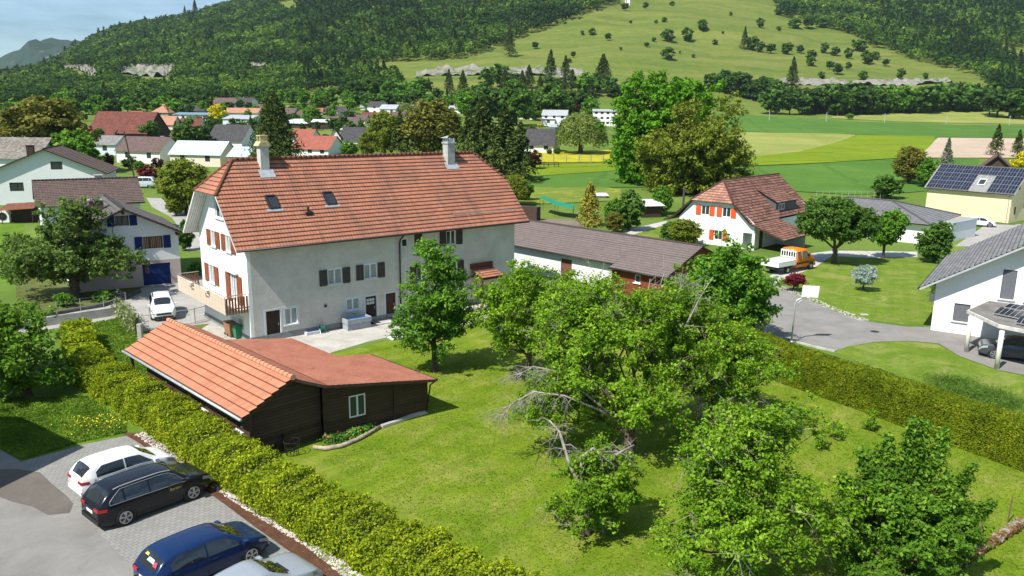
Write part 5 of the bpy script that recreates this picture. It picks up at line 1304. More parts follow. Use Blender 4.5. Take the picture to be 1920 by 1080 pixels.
def right_house():
    a = rad(124); ax = Vector((sin(a), cos(a), 0)); bk = Vector((-cos(a), sin(a), 0)); bk = Vector((cos(pi / 2 - rad(34)), sin(pi / 2 - rad(34)), 0)); A = Vector((31.93, 58.91, 0))
    d = 11.0; w = 15.0; c = A + ax * (d / 2) + bk * (w / 2)
    GT = rooftile('light_grey_tiles', (.15, .15, .155), (.25, .25, .255), (.09, .09, .09), .36, .42, .35, linew=.2)
    BL = plain('grey_blind', (.16, .17, .19), .5, var=.05)
    k = dict(frame=DFR, blind=BL, sill=TRIM, mull=0)
    wins = [('l', 1.37, 2.42, .98, 2.32, W_(**k)), ('l', 4.15, 5.02, 3.08, 5.22, W_(**k)), ('l', 5.7, 6.6, 3.08, 5.22, W_(**k)), ('f', 3, 4.2, 1, 2.2, W_(**k))]
    T = house('white_house', 'modern white gabled house with grey tiles and closed dark blinds', 'house', c, math.atan2(bk.y, bk.x), w, d, 3.95, .62, plaster('bright_white_render', (.80, .80, .79), .1, .03), GT, 1.0, 1.1, 0, .36, plain('grey_boards', (.38, .39, .40), .8), wins, lift=.07)
    # carport
    P = [g(1812.7, 581, 2.8), g(1872.3, 608.4, 2.8), g(1950, 624, 2.8), g(2060, 590, 2.8), g(1960, 548, 2.8), g(1855.5, 561.8, 2.8)]
    Cc = thing('carport', 'concrete carport with slim white posts beside the white house', 'carport', g(1811.4, 659.7))
    O = Vector(Cc.location); top = plain('weathered_felt', (.17, .16, .145), .95, var=.35, scale=.8)
    def prism(poly, z0, z1, nm, mt):
        m = MB(); m.poly_prism([(p.x - O.x, p.y - O.y) for p in poly], 'z', z0, z1); return m.build(nm, mt, Cc)
    prism(P, 2.56, 2.78, 'roof_slab', plain('stained_concrete_edge', (.50, .48, .45), .9, var=.35, scale=2.5))
    cen = sum(P, Vector()) / len(P); prism([p.lerp(cen, .04) for p in P], 2.785, 2.80, 'roof_felt', top)
    for q in ((1811.4, 659.7), (1868.4, 691.4), (1960, 712)):
        b = g(*q) - O; m = MB(); m.tube([b, b + Vector((0, 0, 2.56))], .15, 12); m.build('post', plain('cream_post', (.66, .64, .58), .8, var=.08), Cc, smooth=True)
    m = MB(); q = [g(*p) - O for p in ((1960, 650), (2100, 700))]; m.beam(q[0] + Vector((0, 0, 1.3)), q[1] + Vector((0, 0, 1.3)), .2, 2.5); m.build('back_wall', WGREY, Cc)
    # solar modules lying on the carport
    PVM = plain('solar_cells', (.012, .014, .028), .2, .6, var=.3, scale=8); FR = plain('aluminium_frame', (.6, .61, .62), .4, metal=.6)
    for lab, (p0, p1, p2) in (('solar panel lying nearest the corner post on the carport roof', ((1862, 588), (1920, 600), (1876, 577))), ('solar panel furthest back on the carport roof', ((1882, 577), (1950, 589), (1893, 570))), ('solar panel at the right end of the carport roof', ((1904, 606), (1960, 617), (1913, 594)))):
        A0, A1, A2 = g(*p0, 2.9), g(*p1, 2.9), g(*p2, 3.1); D = A1 + A2 - A0; S_ = thing('solar_panel', lab, 'solar panel', A0, 0, 'solar panels on the carport')
        m = MB(); up = Vector((0, 0, .05)); q = [A0 - A0, A1 - A0, D - A0, A2 - A0]; m.quad([x + up for x in q]); m.quad(q[::-1])
        for i in range(4): j = (i + 1) % 4; m.quad([q[i], q[j], q[j] + up, q[i] + up])
        for k_ in range(1, 6):
            f = k_ / 6; m.beam(q[0].lerp(q[1], f) + up * 1.1, q[3].lerp(q[2], f) + up * 1.1, .03, .01)
        m.build('frame', FR, S_); m = MB(); 
        for k_ in range(6):
            f0, f1 = k_ / 6 + .012, (k_ + 1) / 6 - .012; m.quad([q[0].lerp(q[1], f0) + up * 1.25, q[0].lerp(q[1], f1) + up * 1.25, q[3].lerp(q[2], f1) + up * 1.25, q[3].lerp(q[2], f0) + up * 1.25])
        m.build('cells', PVM, S_)
    return T
right_house()

def bungalow():
    GT2 = rooftile('slate_grey_tiles', (.17, .17, .178), (.21, .21, .215), (.13, .13, .13), .36, .6, .15)
    A = Vector((52.0, 99.4, 0)); e1 = Vector((-sin(rad(48)), cos(rad(48)), 0)); e1 = Vector((sin(rad(-48)), cos(rad(-48)), 0)); e2 = Vector((sin(rad(42)), cos(rad(42)), 0))
    w, d = 19.0, 13.0; c = A + e1 * (w / 2 + .3) + e2 * (d / 2 + .6)
    house('bungalow', 'low white bungalow with a shallow grey hipped roof', 'bungalow', c, math.atan2(-e1.y, -e1.x), w, d, 2.75, .27, WHITE, GT2, .6, .5, 1.0, .36, WFRAME, [('f', 13.6, 15.2, .9, 2.1, W_(sill=TRIM)), ('f', 8.5, 10, .9, 2.1, W_(sill=TRIM)), ('r', 4, 5.2, 1.2, 2.1, W_())], lift=.03)
    # flat roofed blue-grey garage beside it
    P = g(1775, 450); T = thing('flat_garage', 'flat roofed pale garage behind the grey tiled gable', 'garage', P, rad(40)); m = MB(); m.box(-1.5, 6.5, -1.0, 4.5, 0, 2.3); m.build('wall', WGREY, T); m = MB(); m.box(-1.6, 6.6, -1.1, 4.6, 2.3, 2.5); m.build('roof_edge', plain('blue_grey_edge', (.42, .50, .56), .5), T); m = MB(); m.box(-1.4, 6.4, -.9, 4.4, 2.5, 2.52); m.build('roof_gravel', ROADM, T)
bungalow()
def yellow_house():
    A = Vector((75.47, 121.35, 0)); ax = Vector((sin(rad(142)), cos(rad(142)), 0)); bk = Vector((-ax.y, ax.x, 0)); w, d = 12.6, 8.4; c = A - ax * (w / 2) + bk * (d / 2)
    YW = plaster('cream_yellow_render', (.78, .66, .40), .1, .04); T = house('yellow_house', 'cream yellow house with a roof covered in solar panels', 'house', c, math.atan2(ax.y, ax.x), w, d, 4.75, .78, YW, rooftile('pale_grey_tiles', (.22, .22, .21), (.30, .30, .29), None, .34, .4, .1), .45, .45, 0, None, WFRAME, [('r', 2, 2.8, 5.0, 6.4, W_(frame=DFR)), ('r', 1.6, 2.2, 1.2, 2.4, W_(frame=DFR)), ('r', 5.0, 6.0, 1.8, 2.9, W_())], below=1.5)
    PV = plain('house_solar_cells', (.010, .012, .03), .25, .6, var=.3, scale=3); sl_ = Vector((0, 1, .78)).normalized(); n = Vector((0, -.78, 1)).normalized(); O = Vector((-6.6, -4.2 - .42, 4.75 - .78 * .42)) 
    L = 5.75; cw, ch = 1.29, L / 3 - .02
    for r in range(3):
        for k in range(10):
            if r < 2 and k in (5, 6): continue
            p = O + Vector((.12 + k * (cw + .03), 0, 0)) + sl_ * (.08 + r * (ch + .03)) + n * .06
            fr = MB(); q = [p, p + Vector((cw, 0, 0)), p + Vector((cw, 0, 0)) + sl_ * ch, p + sl_ * ch]; fr.quad([x + n * .03 for x in q])
            for i in range(4): j = (i + 1) % 4; fr.quad([q[i], q[j], q[j] + n * .03, q[i] + n * .03])
            o = fr.build('solar_panel', RIM, T, recalc=False); m = MB()
            for i2 in range(3):
                for j2 in range(2):
                    s0 = p + Vector((.05 + i2 * (cw - .04) / 3, 0, 0)) + sl_ * (.05 + j2 * (ch - .04) / 2) + n * .036; a_, b_ = Vector(((cw - .04) / 3 - .05, 0, 0)), sl_ * ((ch - .04) / 2 - .05); m.quad([s0, s0 + a_, s0 + a_ + b_, s0 + b_])
            m.build('cells', PV, o, recalc=False)
    p = O + Vector((7.4, 0, 0)) + sl_ * 1.5 + n * .05; m = MB(); q = [p, p + Vector((1.1, 0, 0)), p + Vector((1.1, 0, 0)) + sl_ * 1.4, p + sl_ * 1.4]; m.quad([x + n * .1 for x in q])
    for i in range(4): j = (i + 1) % 4; m.quad([q[i], q[j], q[j] + n * .1, q[i] + n * .1])
    s_ = m.build('skylight', WFRAME, T, recalc=False); m = MB(); cc = sum(q, Vector()) / 4; m.quad([x.lerp(cc, .18) + n * .106 for x in q]); m.build('pane', GLASS, s_, recalc=False)
    m = MB(); m.tube([(6.0, -4.75, 4.35), (6.0, -4.3, 4.1), (6.0, -4.28, 0)], .06, 6); m.build('downpipe', ZINC, T)
    # brown chalet roof behind
    house('brown_chalet', 'dark wooden gabled house behind the solar roof', 'house', Vector((95.5, 160, 1.0)), rad(-20 + 90 - 10), 12, 9, 3.6, .9, DARKW, rooftile('chocolate_tiles', (.13, .08, .07), (.17, .11, .095), None, .4, .3, .2), .8, .6, 0, None, DARKW, [])
yellow_house()

# ================================================================== THE VILLAGE
_rt = {}
def vroof(kind):
    c = {'red': ((.13, .045, .036), (.22, .075, .055), (.06, .035, .03), .8), 'brick': ((.30, .10, .06), (.40, .16, .10), (.15, .07, .05), .3), 'salmon': ((.38, .19, .12), (.47, .25, .165), (.3, .16, .1), .3), 'brown': ((.11, .075, .07), (.16, .11, .10), (.06, .05, .045), .3),
         'dark': ((.055, .052, .055), (.085, .08, .082), (.035, .035, .035), .3), 'grey': ((.19, .18, .17), (.27, .26, .25), (.10, .09, .08), .5), 'rose': ((.27, .085, .06), (.35, .125, .085), (.2, .07, .06), .3)}[kind]
    return rooftile('village_%s_tiles' % kind, c[0], c[1], c[2], .5, .4, c[3], band=True, linew=.12)
def seam(name, c):
    if name in _pc: return _pc[name]
    m, t, b = nmat(name, .45, .4, .2); uv = t.nodes.new('ShaderNodeUVMap'); sp = t.nodes.new('ShaderNodeSeparateXYZ'); t.links.new(uv.outputs[0], sp.inputs[0]); f = math_(t, 'FRACT', math_(t, 'DIVIDE', sp.outputs[0], .9))
    t.links.new(mixc(t, math_(t, 'LESS_THAN', f, .12), mixc(t, .4, c, ramp(t, tex(t, .3, 4), [(.3, [x * .75 for x in c]), (.7, c)])), [x * .55 for x in c]), b.inputs[0]); bump(t, b, f, .4, .04); _pc[name] = m; return m
BLM = seam('pale_blue_seamed_metal', (.52, .60, .66)); WHM = seam('white_sheet_metal', (.75, .76, .77)); GYM = seam('light_grey_sheet_metal', (.46, .48, .50)); BLR = seam('blue_grey_sheet', (.22, .30, .38))
CREAM = plaster('cream_render', (.68, .62, .50), .1, .06); YEL = plaster('ochre_render', (.62, .38, .12), .1, .06); WBL = plaster('bluish_white_render', (.58, .64, .66), .1, .05); CONG = plaster('grey_block_wall', (.33, .32, .29), .1, .1)
def vh(px, py, wpx, wallpx, roofpx, d, rz, wall, roof, label, cat='house', name='village_house', face='f', nw=3, chim=0, oe=.5, hip=0.0, rows=1, grp='houses of the village', off=0):
    P = hit(px, py); s = P.y / K; w = wpx * s; hw = wallpx * s; 
    rt = vroof(roof) if isinstance(roof, str) else roof
    if face == 'l': W_len, D = d, w; rzz = rad(rz) + pi / 2
    else: W_len, D = w, d; rzz = rad(rz)
    m = max(.06, roofpx * s * .95 / (D / 2))
    wins = []
    wd = min(1.3, w / (nw * 2.0 + .5)) if nw else 0
    for r in range(rows):
        for k in range(nw):
            a = w * (k + .5) / nw - wd / 2; zz = hw * (r + .42) / rows; wins.append((face, a, a + wd, zz, zz + min(1.4, hw / rows * .42)))
    sd = 'l' if face == 'f' else 'b'; L2 = D if face == 'f' else W_len
    wins += [(sd, L2 * .3, L2 * .3 + 1, hw * .45, hw * .45 + 1.2)]
    c = P + Vector((0, (D if face == 'f' else W_len) / 2, 0)); c.z = P.z
    ch = [(W_len * chim, D * .12, .9, .8, CONC)] if chim else []
    return house(name, label, cat, c, rzz, W_len, D, hw, m, wall, rt, oe, .4, hip, None, DARKW, wins, ch, None, simple=True, far=True, below=2.0)
B = 'f'
vh(225, 262, 118, 14, 40, 16, -6, DARKW, 'red', 'huge old barn with a mottled dark red roof and a black chimney', 'barn', 'barn', nw=0, chim=-.2)
vh(183, 262, 70, 10, 17, 10, -8, CREAM, 'red', 'low annexe with patched brown and red roof below the big barn', 'barn', 'barn', nw=0)
vh(200, 291, 42, 21, 16, 9, -5, WBL, 'grey', 'pale blue walled house with a mossy roof behind the round green tree', nw=1)
vh(268, 306, 96, 24, 26, 10, -14, WHITE, 'brown', 'white house with a brown roof and dark chimney behind the parked van', nw=2, chim=.25)
vh(-5, 345, 140, 50, 38, 14, 6, WGREY, rooftile('pale_checked_tiles', (.15, .13, .11), (.27, .25, .22), (.08, .07, .06), .45, .5, .3), 'house with a pale chequered tile roof at the left edge', nw=2)
vh(372, 312, 104, 24, 24, 9, -10, CREAM, BLM, 'house with a pale blue seamed metal roof and grey front', nw=2, chim=0)
vh(452, 316, 40, 24, 17, 8, -10, CREAM, BLM, 'small pale blue metal roofed wing beside the farmhouse chimney', nw=0)
vh(428, 275, 72, 12, 30, 12, -12, WHITE, 'dark', 'white house with a tall charcoal roof and small white dormer', nw=1)
vh(590, 294, 78, 16, 24, 10, -16, WHITE, 'rose', 'white house with a bright red roof right of the tall spruce', nw=3)
vh(567, 266, 40, 10, 14, 9, -8, WHITE, 'rose', 'small red roofed house behind the bright red roof', nw=1)
vh(300, 219, 32, 9, 15, 10, 0, CONG, 'salmon', 'orange pyramid roofed tower house below the forest', hip=1.0, nw=1)
vh(300, 243, 48, 10, 16, 10, 0, CREAM, 'salmon', 'house with a faded salmon roof right of the big barn', nw=0)
vh(360, 226, 70, 11, 4, 14, -6, WBL, BLR, 'long flat blue-roofed workshop with white walls', 'workshop', 'workshop', nw=5)
vh(354, 241, 40, 6, 14, 9, 0, WHITE, 'red', 'small dark red roofed house in front of the workshop', nw=0)
vh(452, 215, 64, 4, 9, 10, -3, WHITE, 'salmon', 'long house with a faded salmon roof behind the yellow tree', nw=0)
vh(450, 241, 56, 18, 7, 14, -12, WBL, GYM, 'pale hall with a low grey metal roof beside the yellow tree', 'hall', 'hall', nw=0)
vh(555, 240, 56, 9, 8, 14, -6, DARKW, WHM, 'open sided hall with a white metal roof right of the spruce', 'hall', 'hall', nw=0)
vh(600, 243, 34, 14, 5, 12, 4, DARKW, WHM, 'black walled hall with a thin white roof edge', 'hall', 'hall', nw=0)
vh(362, 212, 42, 5, 10, 9, -4, CONG, 'dark', 'dark roofed house with three small dormers below the quarry', nw=0)
vh(395, 208, 62, 4, 10, 10, -4, CREAM, 'brick', 'long faded red-brown roof below the white twin houses', nw=0)
vh(388, 197, 20, 3, 5, 8, 0, CREAM, 'brick', 'tiny brick red roof at the forest edge', nw=0)
vh(420, 201, 40, 9, 9, 9, -8, WHITE, 'brown', 'white house with a dark gable at the top of the village', nw=3)
vh(458, 199, 34, 8, 8, 9, -10, WHITE, 'dark', 'white house with a charcoal roof and chimney at the top of the village', nw=3, chim=-.2)
vh(462, 209, 34, 5, 8, 8, -2, WHITE, 'brown', 'low brown roofed house below the upper white houses', nw=1)
vh(490, 213, 26, 9, 9, 8, -10, YEL, 'brown', 'ochre yellow house with a dark brown roof beside the spruce top', nw=1)
vh(538, 222, 30, 6, 14, 9, -10, CREAM, 'brown', 'brown roofed house half hidden right of the spruce', nw=0)
vh(628, 214, 36, 6, 9, 9, -4, CREAM, 'dark', 'charcoal roofed house with a white chimney above the hall', nw=0)
vh(628, 236, 34, 6, 12, 10, -6, WHITE, 'brown', 'white gabled house with a brown roof right of the black hall', nw=0)
vh(622, 281, 22, 22, 18, 12, 10, WHITE, 'dark', 'white gabled house with six small windows and a steep dark roof', face='l', nw=3, rows=2)
vh(664, 270, 50, 8, 24, 11, -6, WHITE, 'dark', 'house with a broad near-black roof left of the yellow-green tree', nw=0)
vh(652, 243, 36, 8, 16, 10, -6, WHITE, 'brown', 'white house with a dull brown roof above the near-black roof', nw=0)
vh(706, 214, 28, 15, 9, 10, -12, WHITE, 'dark', 'white gabled house with a dark roof in the centre of the village', nw=1, rows=2)
vh(730, 216, 32, 12, 8, 9, -12, WHITE, GYM, 'white house with a light grey metal roof in the centre of the village', nw=2)
vh(684, 206, 16, 5, 5, 8, 0, WHITE, GYM, 'small grey roofed house left of the twin white gables', nw=0)
vh(775, 212, 26, 14, 2, 9, 0, CONG, GYM, 'modern flat roofed house with glass balconies', nw=3, rows=2)
vh(752, 207, 16, 6, 6, 8, 0, CREAM, 'brown', 'brown roofed house beside the flat roofed modern one', nw=0)
vh(825, 202, 52, 6, 4, 10, 0, WHITE, GYM, 'long low grey roofed row at the foot of the green slope', 'row of houses', nw=3)
vh(766, 250, 22, 8, 8, 8, -8, YEL, 'brick', 'little orange gabled house hidden among the trees', face='l', nw=0)
vh(28, 222, 24, 8, 8, 9, 0, CREAM, 'brick', 'brick red roof showing left of the olive tree', nw=0)
vh(876, 216, 18, 10, 5, 9, 10, WBL, GYM, 'pale blue house peeping between the dark trees', nw=1)
vh(991, 224, 32, 6, 5, 8, -4, WHITE, 'brown', 'low white house with a brown roof under the weeping willows', nw=1)
vh(1042, 236, 46, 20, 10, 9, -10, WHITE, GYM, 'white two-storey house with a shallow light grey roof left of the white block', nw=3, rows=2)
vh(1028, 236, 24, 13, 1, 9, 0, WHITE, WHM, 'small flat white cube house beside the grey roofed villa', nw=1)
vh(1046, 253, 28, 15, 5, 9, -6, WGREY, GYM, 'grey roofed pavilion house behind the charcoal roof', nw=1)
vh(1018, 287, 56, 16, 30, 12, -12, WHITE, 'dark', 'white house with a tall charcoal roof beside the weeping willow', nw=2)
vh(1135, 236, 44, 27, 4, 10, -4, WHITE, GYM, 'large plain white block of flats with few windows', 'block of flats', 'apartment_block', nw=4, rows=3)
vh(1212, 408, 40, 24, 8, 6, 16, DARKW, WHM, 'black timber field shed with a white sheet roof', 'shed', 'field_shed', nw=0)
vh(1126, 372, 18, 6, 3, 4, 6, WHITE, WHM, 'small white garden shelter above the golden conifer', 'shelter', 'garden_shelter', nw=0)
XH = [(196, 236, 26, 8, 8, WHITE, 'brown', 'small brown roofed house between the olive tree and the big barn'), (338, 262, 34, 8, 10, CREAM, 'brown', 'low brown house half hidden behind the blue metal roof'), (505, 232, 30, 8, 9, WHITE, 'red', 'white house with a dull red roof left of the big spruce top'), (512, 262, 34, 10, 12, WHITE, 'dark', 'dark roofed house just behind the big spruce'), (566, 222, 28, 7, 8, WHITE, 'brown', 'brown roofed cottage above the white hall roof'), (590, 216, 24, 7, 7, CREAM, 'brick', 'cottage with a brick red roof above the white hall roof'), (648, 224, 26, 8, 8, WHITE, 'dark', 'small black roofed house right of the brown gabled one'), (672, 232, 28, 8, 9, CREAM, 'brown', 'cream house with a brown roof left of the yellow-green tree'), (690, 226, 24, 8, 8, WHITE, 'red', 'white cottage with a deep red roof near the village centre'), (708, 244, 30, 9, 9, WHITE, 'dark', 'charcoal roofed bungalow behind the yellow-green tree'), (745, 224, 26, 8, 7, CREAM, 'brown', 'brown bungalow below the flat roofed modern house'), (400, 224, 26, 7, 7, WHITE, 'brown', 'white cottage behind the brilliant yellow tree'), (250, 222, 24, 7, 7, CREAM, 'brick', 'brick roofed cottage behind the left end of the big barn'), (520, 214, 22, 6, 6, WHITE, 'dark', 'tiny black roofed house at the upper edge of the village'), (575, 206, 22, 6, 6, WHITE, 'brown', 'tiny brown roofed house right at the forest foot'), (330, 203, 24, 6, 7, CREAM, 'brown', 'brown roofed farm building above the long blue workshop'), (855, 212, 26, 8, 6, WHITE, GYM, 'pale house at the foot of the dark trees left of the firs')]
for i, q_ in enumerate(XH): vh(q_[0], q_[1], q_[2], q_[3], q_[4], 9, (-12, -4, 8)[i % 3], q_[5], q_[6], q_[7], nw=2)
# white viaduct in the forest
def viaduct():
    a, b = hit(560, 150), hit(725, 156); a.z += 4; b.z += 2; T = thing('railway_bridge', 'thin white railway bridge deck crossing the foot of the forest', 'bridge', a); d = b - a
    m = MB(); m.beam((0, 0, 0), d, 5, 1.6); m.build('deck', plain('pale_concrete_deck', (.62, .63, .64), .8), T)
    for k in range(5): p = d * (k / 4); m = MB(); m.beam(p + Vector((0, 0, -1)), p + Vector((0, 0, -26)), 3); m.build('pier', CONC, T)
viaduct()

# ================================================================== TREES
LF = {
 'orchard': leafmat('orchard_leaf', (.075, .16, .008), (.14, .25, .014), (.25, .36, .035)),
 'pear': leafmat('dark_fruit_leaf', (.050, .12, .010), (.09, .185, .015), (.18, .29, .035)),
 'fresh': leafmat('fresh_leaf', (.045, .13, .012), (.10, .22, .02), (.19, .31, .04)),
 'bright': leafmat('bright_maple_leaf', (.055, .15, .008), (.095, .23, .012), (.15, .30, .025)),
 'olive': leafmat('olive_leaf', (.090, .095, .016), (.155, .155, .026), (.23, .22, .045)),
 'olive2': leafmat('walnut_leaf', (.085, .115, .012), (.15, .185, .02), (.23, .26, .04)),
 'dark': leafmat('dark_leaf', (.025, .055, .012), (.045, .09, .018), (.08, .14, .03)),
 'mid': leafmat('mid_leaf', (.04, .09, .014), (.07, .14, .022), (.11, .20, .035)),
 'conif': leafmat('conifer_needles', (.022, .040, .010), (.048, .075, .014), (.11, .135, .028), .2),
 'spruce': leafmat('blue_spruce_needles', (.16, .22, .19), (.27, .34, .30), (.40, .46, .42), .15),
 'greyc': leafmat('grey_green_needles', (.07, .09, .06), (.13, .15, .10), (.20, .21, .15), .15),
 'gold': leafmat('golden_needles', (.12, .12, .012), (.26, .22, .03), (.42, .36, .08), .2),
 'willow': leafmat('willow_leaf', (.10, .15, .03), (.17, .22, .05), (.24, .29, .08)),
 'yellow': leafmat('yellow_leaf', (.36, .33, .008), (.52, .46, .012), (.62, .55, .03)),
 'red': leafmat('dark_red_leaf', (.07, .008, .015), (.15, .018, .028), (.26, .05, .05)),
 'purple': leafmat('copper_leaf', (.035, .014, .014), (.06, .024, .02), (.10, .045, .03)),
 'hedge': leafmat('hornbeam_hedge_leaf', (.115, .17, .008), (.21, .26, .012), (.36, .38, .02), nscale=.9),
 'thuja': leafmat('thuja_hedge_spray', (.075, .115, .006), (.13, .17, .008), (.22, .235, .015), nscale=.9),
 'garden': leafmat('left_tree_leaf', (.055, .10, .018), (.095, .155, .03), (.16, .22, .06)),
}
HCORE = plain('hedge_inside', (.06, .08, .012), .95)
rn = random.Random(11)
def E_(*a): return list(a)
# the tree in front of the farmhouse
T1 = make_tree('fruit_tree', 'upright leafy pear tree in front of the farmhouse wall', 'tree', g(815, 697), [(0, 0, 3.6, 1.9, 1.9, 2.2), (.1, 0, 5.6, 1.5, 1.5, 2.0), (-.2, .1, 7.0, .8, .8, 1.5), (1.0, .6, 3.3, 1.3, 1.3, 1.3), (-1.1, -.3, 3.0, 1.0, 1.0, 1.2), (.8, .3, 5.8, 1.0, 1, 1.2)], 700, 42, .082, LF['fresh'], 1.9, .20, 21, rc=.34, lobes=52, lobe_r=.7)
# old fruit trees of the orchard
A_ = make_tree('fruit_tree', 'fruit tree with a short pale trunk beside the farmhouse yard', 'tree', g(990, 723), [(-0.92, 0.6, 4.0, 2.07, 1.98, 2.52), (0.23, 0, 5.4, 2.07, 1.98, 2.1), (-1.72, 0.6, 5.0, 1.61, 1.54, 1.68), (1.15, 0.8, 4.3, 2.07, 1.98, 1.89)], 640, 44, .082, LF['orchard'], 1.8, .18, 22, rc=.36, bare=.03, lobes=46, lobe_r=.8)
OT = dict(rc=.36, aspect=.62)
Bt = make_tree('fruit_tree', 'largest old fruit tree with bare white twigs high in its crown', 'tree', g(1178, 858), [(-2.55, 1.2, 4.6, 2.08, 2.08, 2.58), (-0.37, 1.8, 6.2, 2.27, 2.27, 2.39), (2.0, 1.8, 5.6, 2.27, 2.27, 2.39), (-0.77, -0.2, 3.8, 2.46, 1.89, 2.18), (-3.34, 0.2, 2.7, 1.52, 1.42, 1.89), (1.41, 0.2, 3.6, 2.27, 1.71, 1.79), (3.98, 2.8, 4.6, 1.89, 1.89, 1.79), (-1.96, 3.2, 6.6, 1.89, 1.89, 1.49), (2.6, 4.2, 6.2, 1.89, 1.89, 1.49), (-2.95, 2.6, 5.6, 1.52, 1.52, 1.79)], 1500, 44, .072, LF['orchard'], 1.7, .30, 23, bare=.04, shell=.7, lobes=110, lobe_r=.8, **OT)
Ct = make_tree('fruit_tree', 'old fruit tree with low drooping limbs near the clipped green hedge', 'tree', g(1335, 812), [(.2, .6, 3.2, 2.3, 2.0, 1.7), (-1.4, .6, 4.2, 1.8, 1.7, 1.6), (2.0, .5, 2.7, 1.6, 1.5, 1.6), (.2, 1.6, 4.5, 2.0, 2.0, 1.4), (1.4, 1.0, 3.9, 1.5, 1.5, 1.2)], 700, 44, .072, LF['orchard'], 1.5, .24, 24, bare=.05, lobes=48, lobe_r=.8, **OT)
Dt = make_tree('fruit_tree', 'small gnarled fruit tree with bare drooping branches nearest the open lawn', 'tree', g(1100, 1003), [(0.0, -0.1, 1.7, 1.35, 1.08, 1.2), (0.81, 0.5, 2.3, 1.17, 0.99, 1.0), (-0.63, 0.3, 2.3, 0.9, 0.9, 0.9), (0.27, 0.8, 3.0, 0.9, 0.81, 0.7), (-0.27, -0.7, 1.0, 0.81, 0.63, 0.7)], 400, 44, .062, LF['orchard'], 1.5, .17, 25, bare=.04, rc=.26, lobes=30, lobe_r=.55)
Et = make_tree('fruit_tree', 'broad fruit tree cut by the lower edge between the gnarled tree and the vigorous bush', 'tree', g(1385, 1120), [(0.35, 0.45, 3.3, 1.97, 1.7, 1.8), (1.33, 1.44, 4.9, 1.48, 1.36, 1.44), (-0.8, 1.08, 4.4, 1.39, 1.36, 1.35), (1.99, 0.36, 3.2, 1.31, 1.19, 1.35), (0.19, -0.63, 2.2, 1.8, 1.27, 1.35), (2.07, 1.98, 5.4, 0.9, 0.94, 0.81), (-1.45, 0.18, 2.6, 1.07, 1.02, 1.17), (0.51, 1.98, 5.2, 1.23, 1.19, 1.08)], 1250, 42, .061, LF['orchard'], 1.5, .22, 26, bare=.04, rc=.30, shell=.75, lobes=75, lobe_r=.72)
Ft = make_tree('young_tree', 'vigorous dark leaved tree with upright shoots at the lower right', 'tree', g(1680, 1120), [(0.0, 0.0, 1.84, 1.95, 1.6, 1.8), (0.16, 0.72, 3.1, 1.48, 1.12, 1.33), (-1.17, 0.24, 2.42, 0.94, 0.96, 1.42), (1.25, 0.24, 2.52, 1.01, 0.96, 1.42), (0.23, 0.88, 4.17, 0.43, 0.4, 1.52), (0.86, 0.96, 4.27, 0.27, 0.24, 1.23), (1.48, 0.8, 3.69, 0.31, 0.28, 0.95), (-0.7, 0.72, 3.69, 0.2, 0.2, 1.04), (-1.33, 0.48, 3.1, 0.17, 0.16, 0.85), (-0.23, 0.96, 3.88, 0.23, 0.24, 1.14), (1.87, 0.32, 2.72, 0.55, 0.4, 0.66)], 1100, 42, .068, LF['pear'], 1.2, .18, 27, rc=.24, shell=.8, lobes=90, lobe_r=.5, shoots=[(.3, .9, 3.6, 6.0, .20, .25, .35, 70), (.9, .9, 3.4, 5.6, .16, .75, .3, 50), (-.2, .9, 3.6, 5.3, .14, -.15, .3, 36), (-.9, .7, 3.2, 4.9, .12, -.35, .3, 30), (-1.4, .5, 2.8, 4.2, .10, -.6, .2, 26), (1.6, .7, 2.8, 4.5, .14, 1.0, .2, 40), (1.9, .3, 2.2, 3.4, .14, 1.0, 0, 36), (-.5, 1.0, 3.2, 4.9, .1, -.1, .2, 26), (.7, 1.0, 3.6, 5.9, .12, .2, .2, 36)])
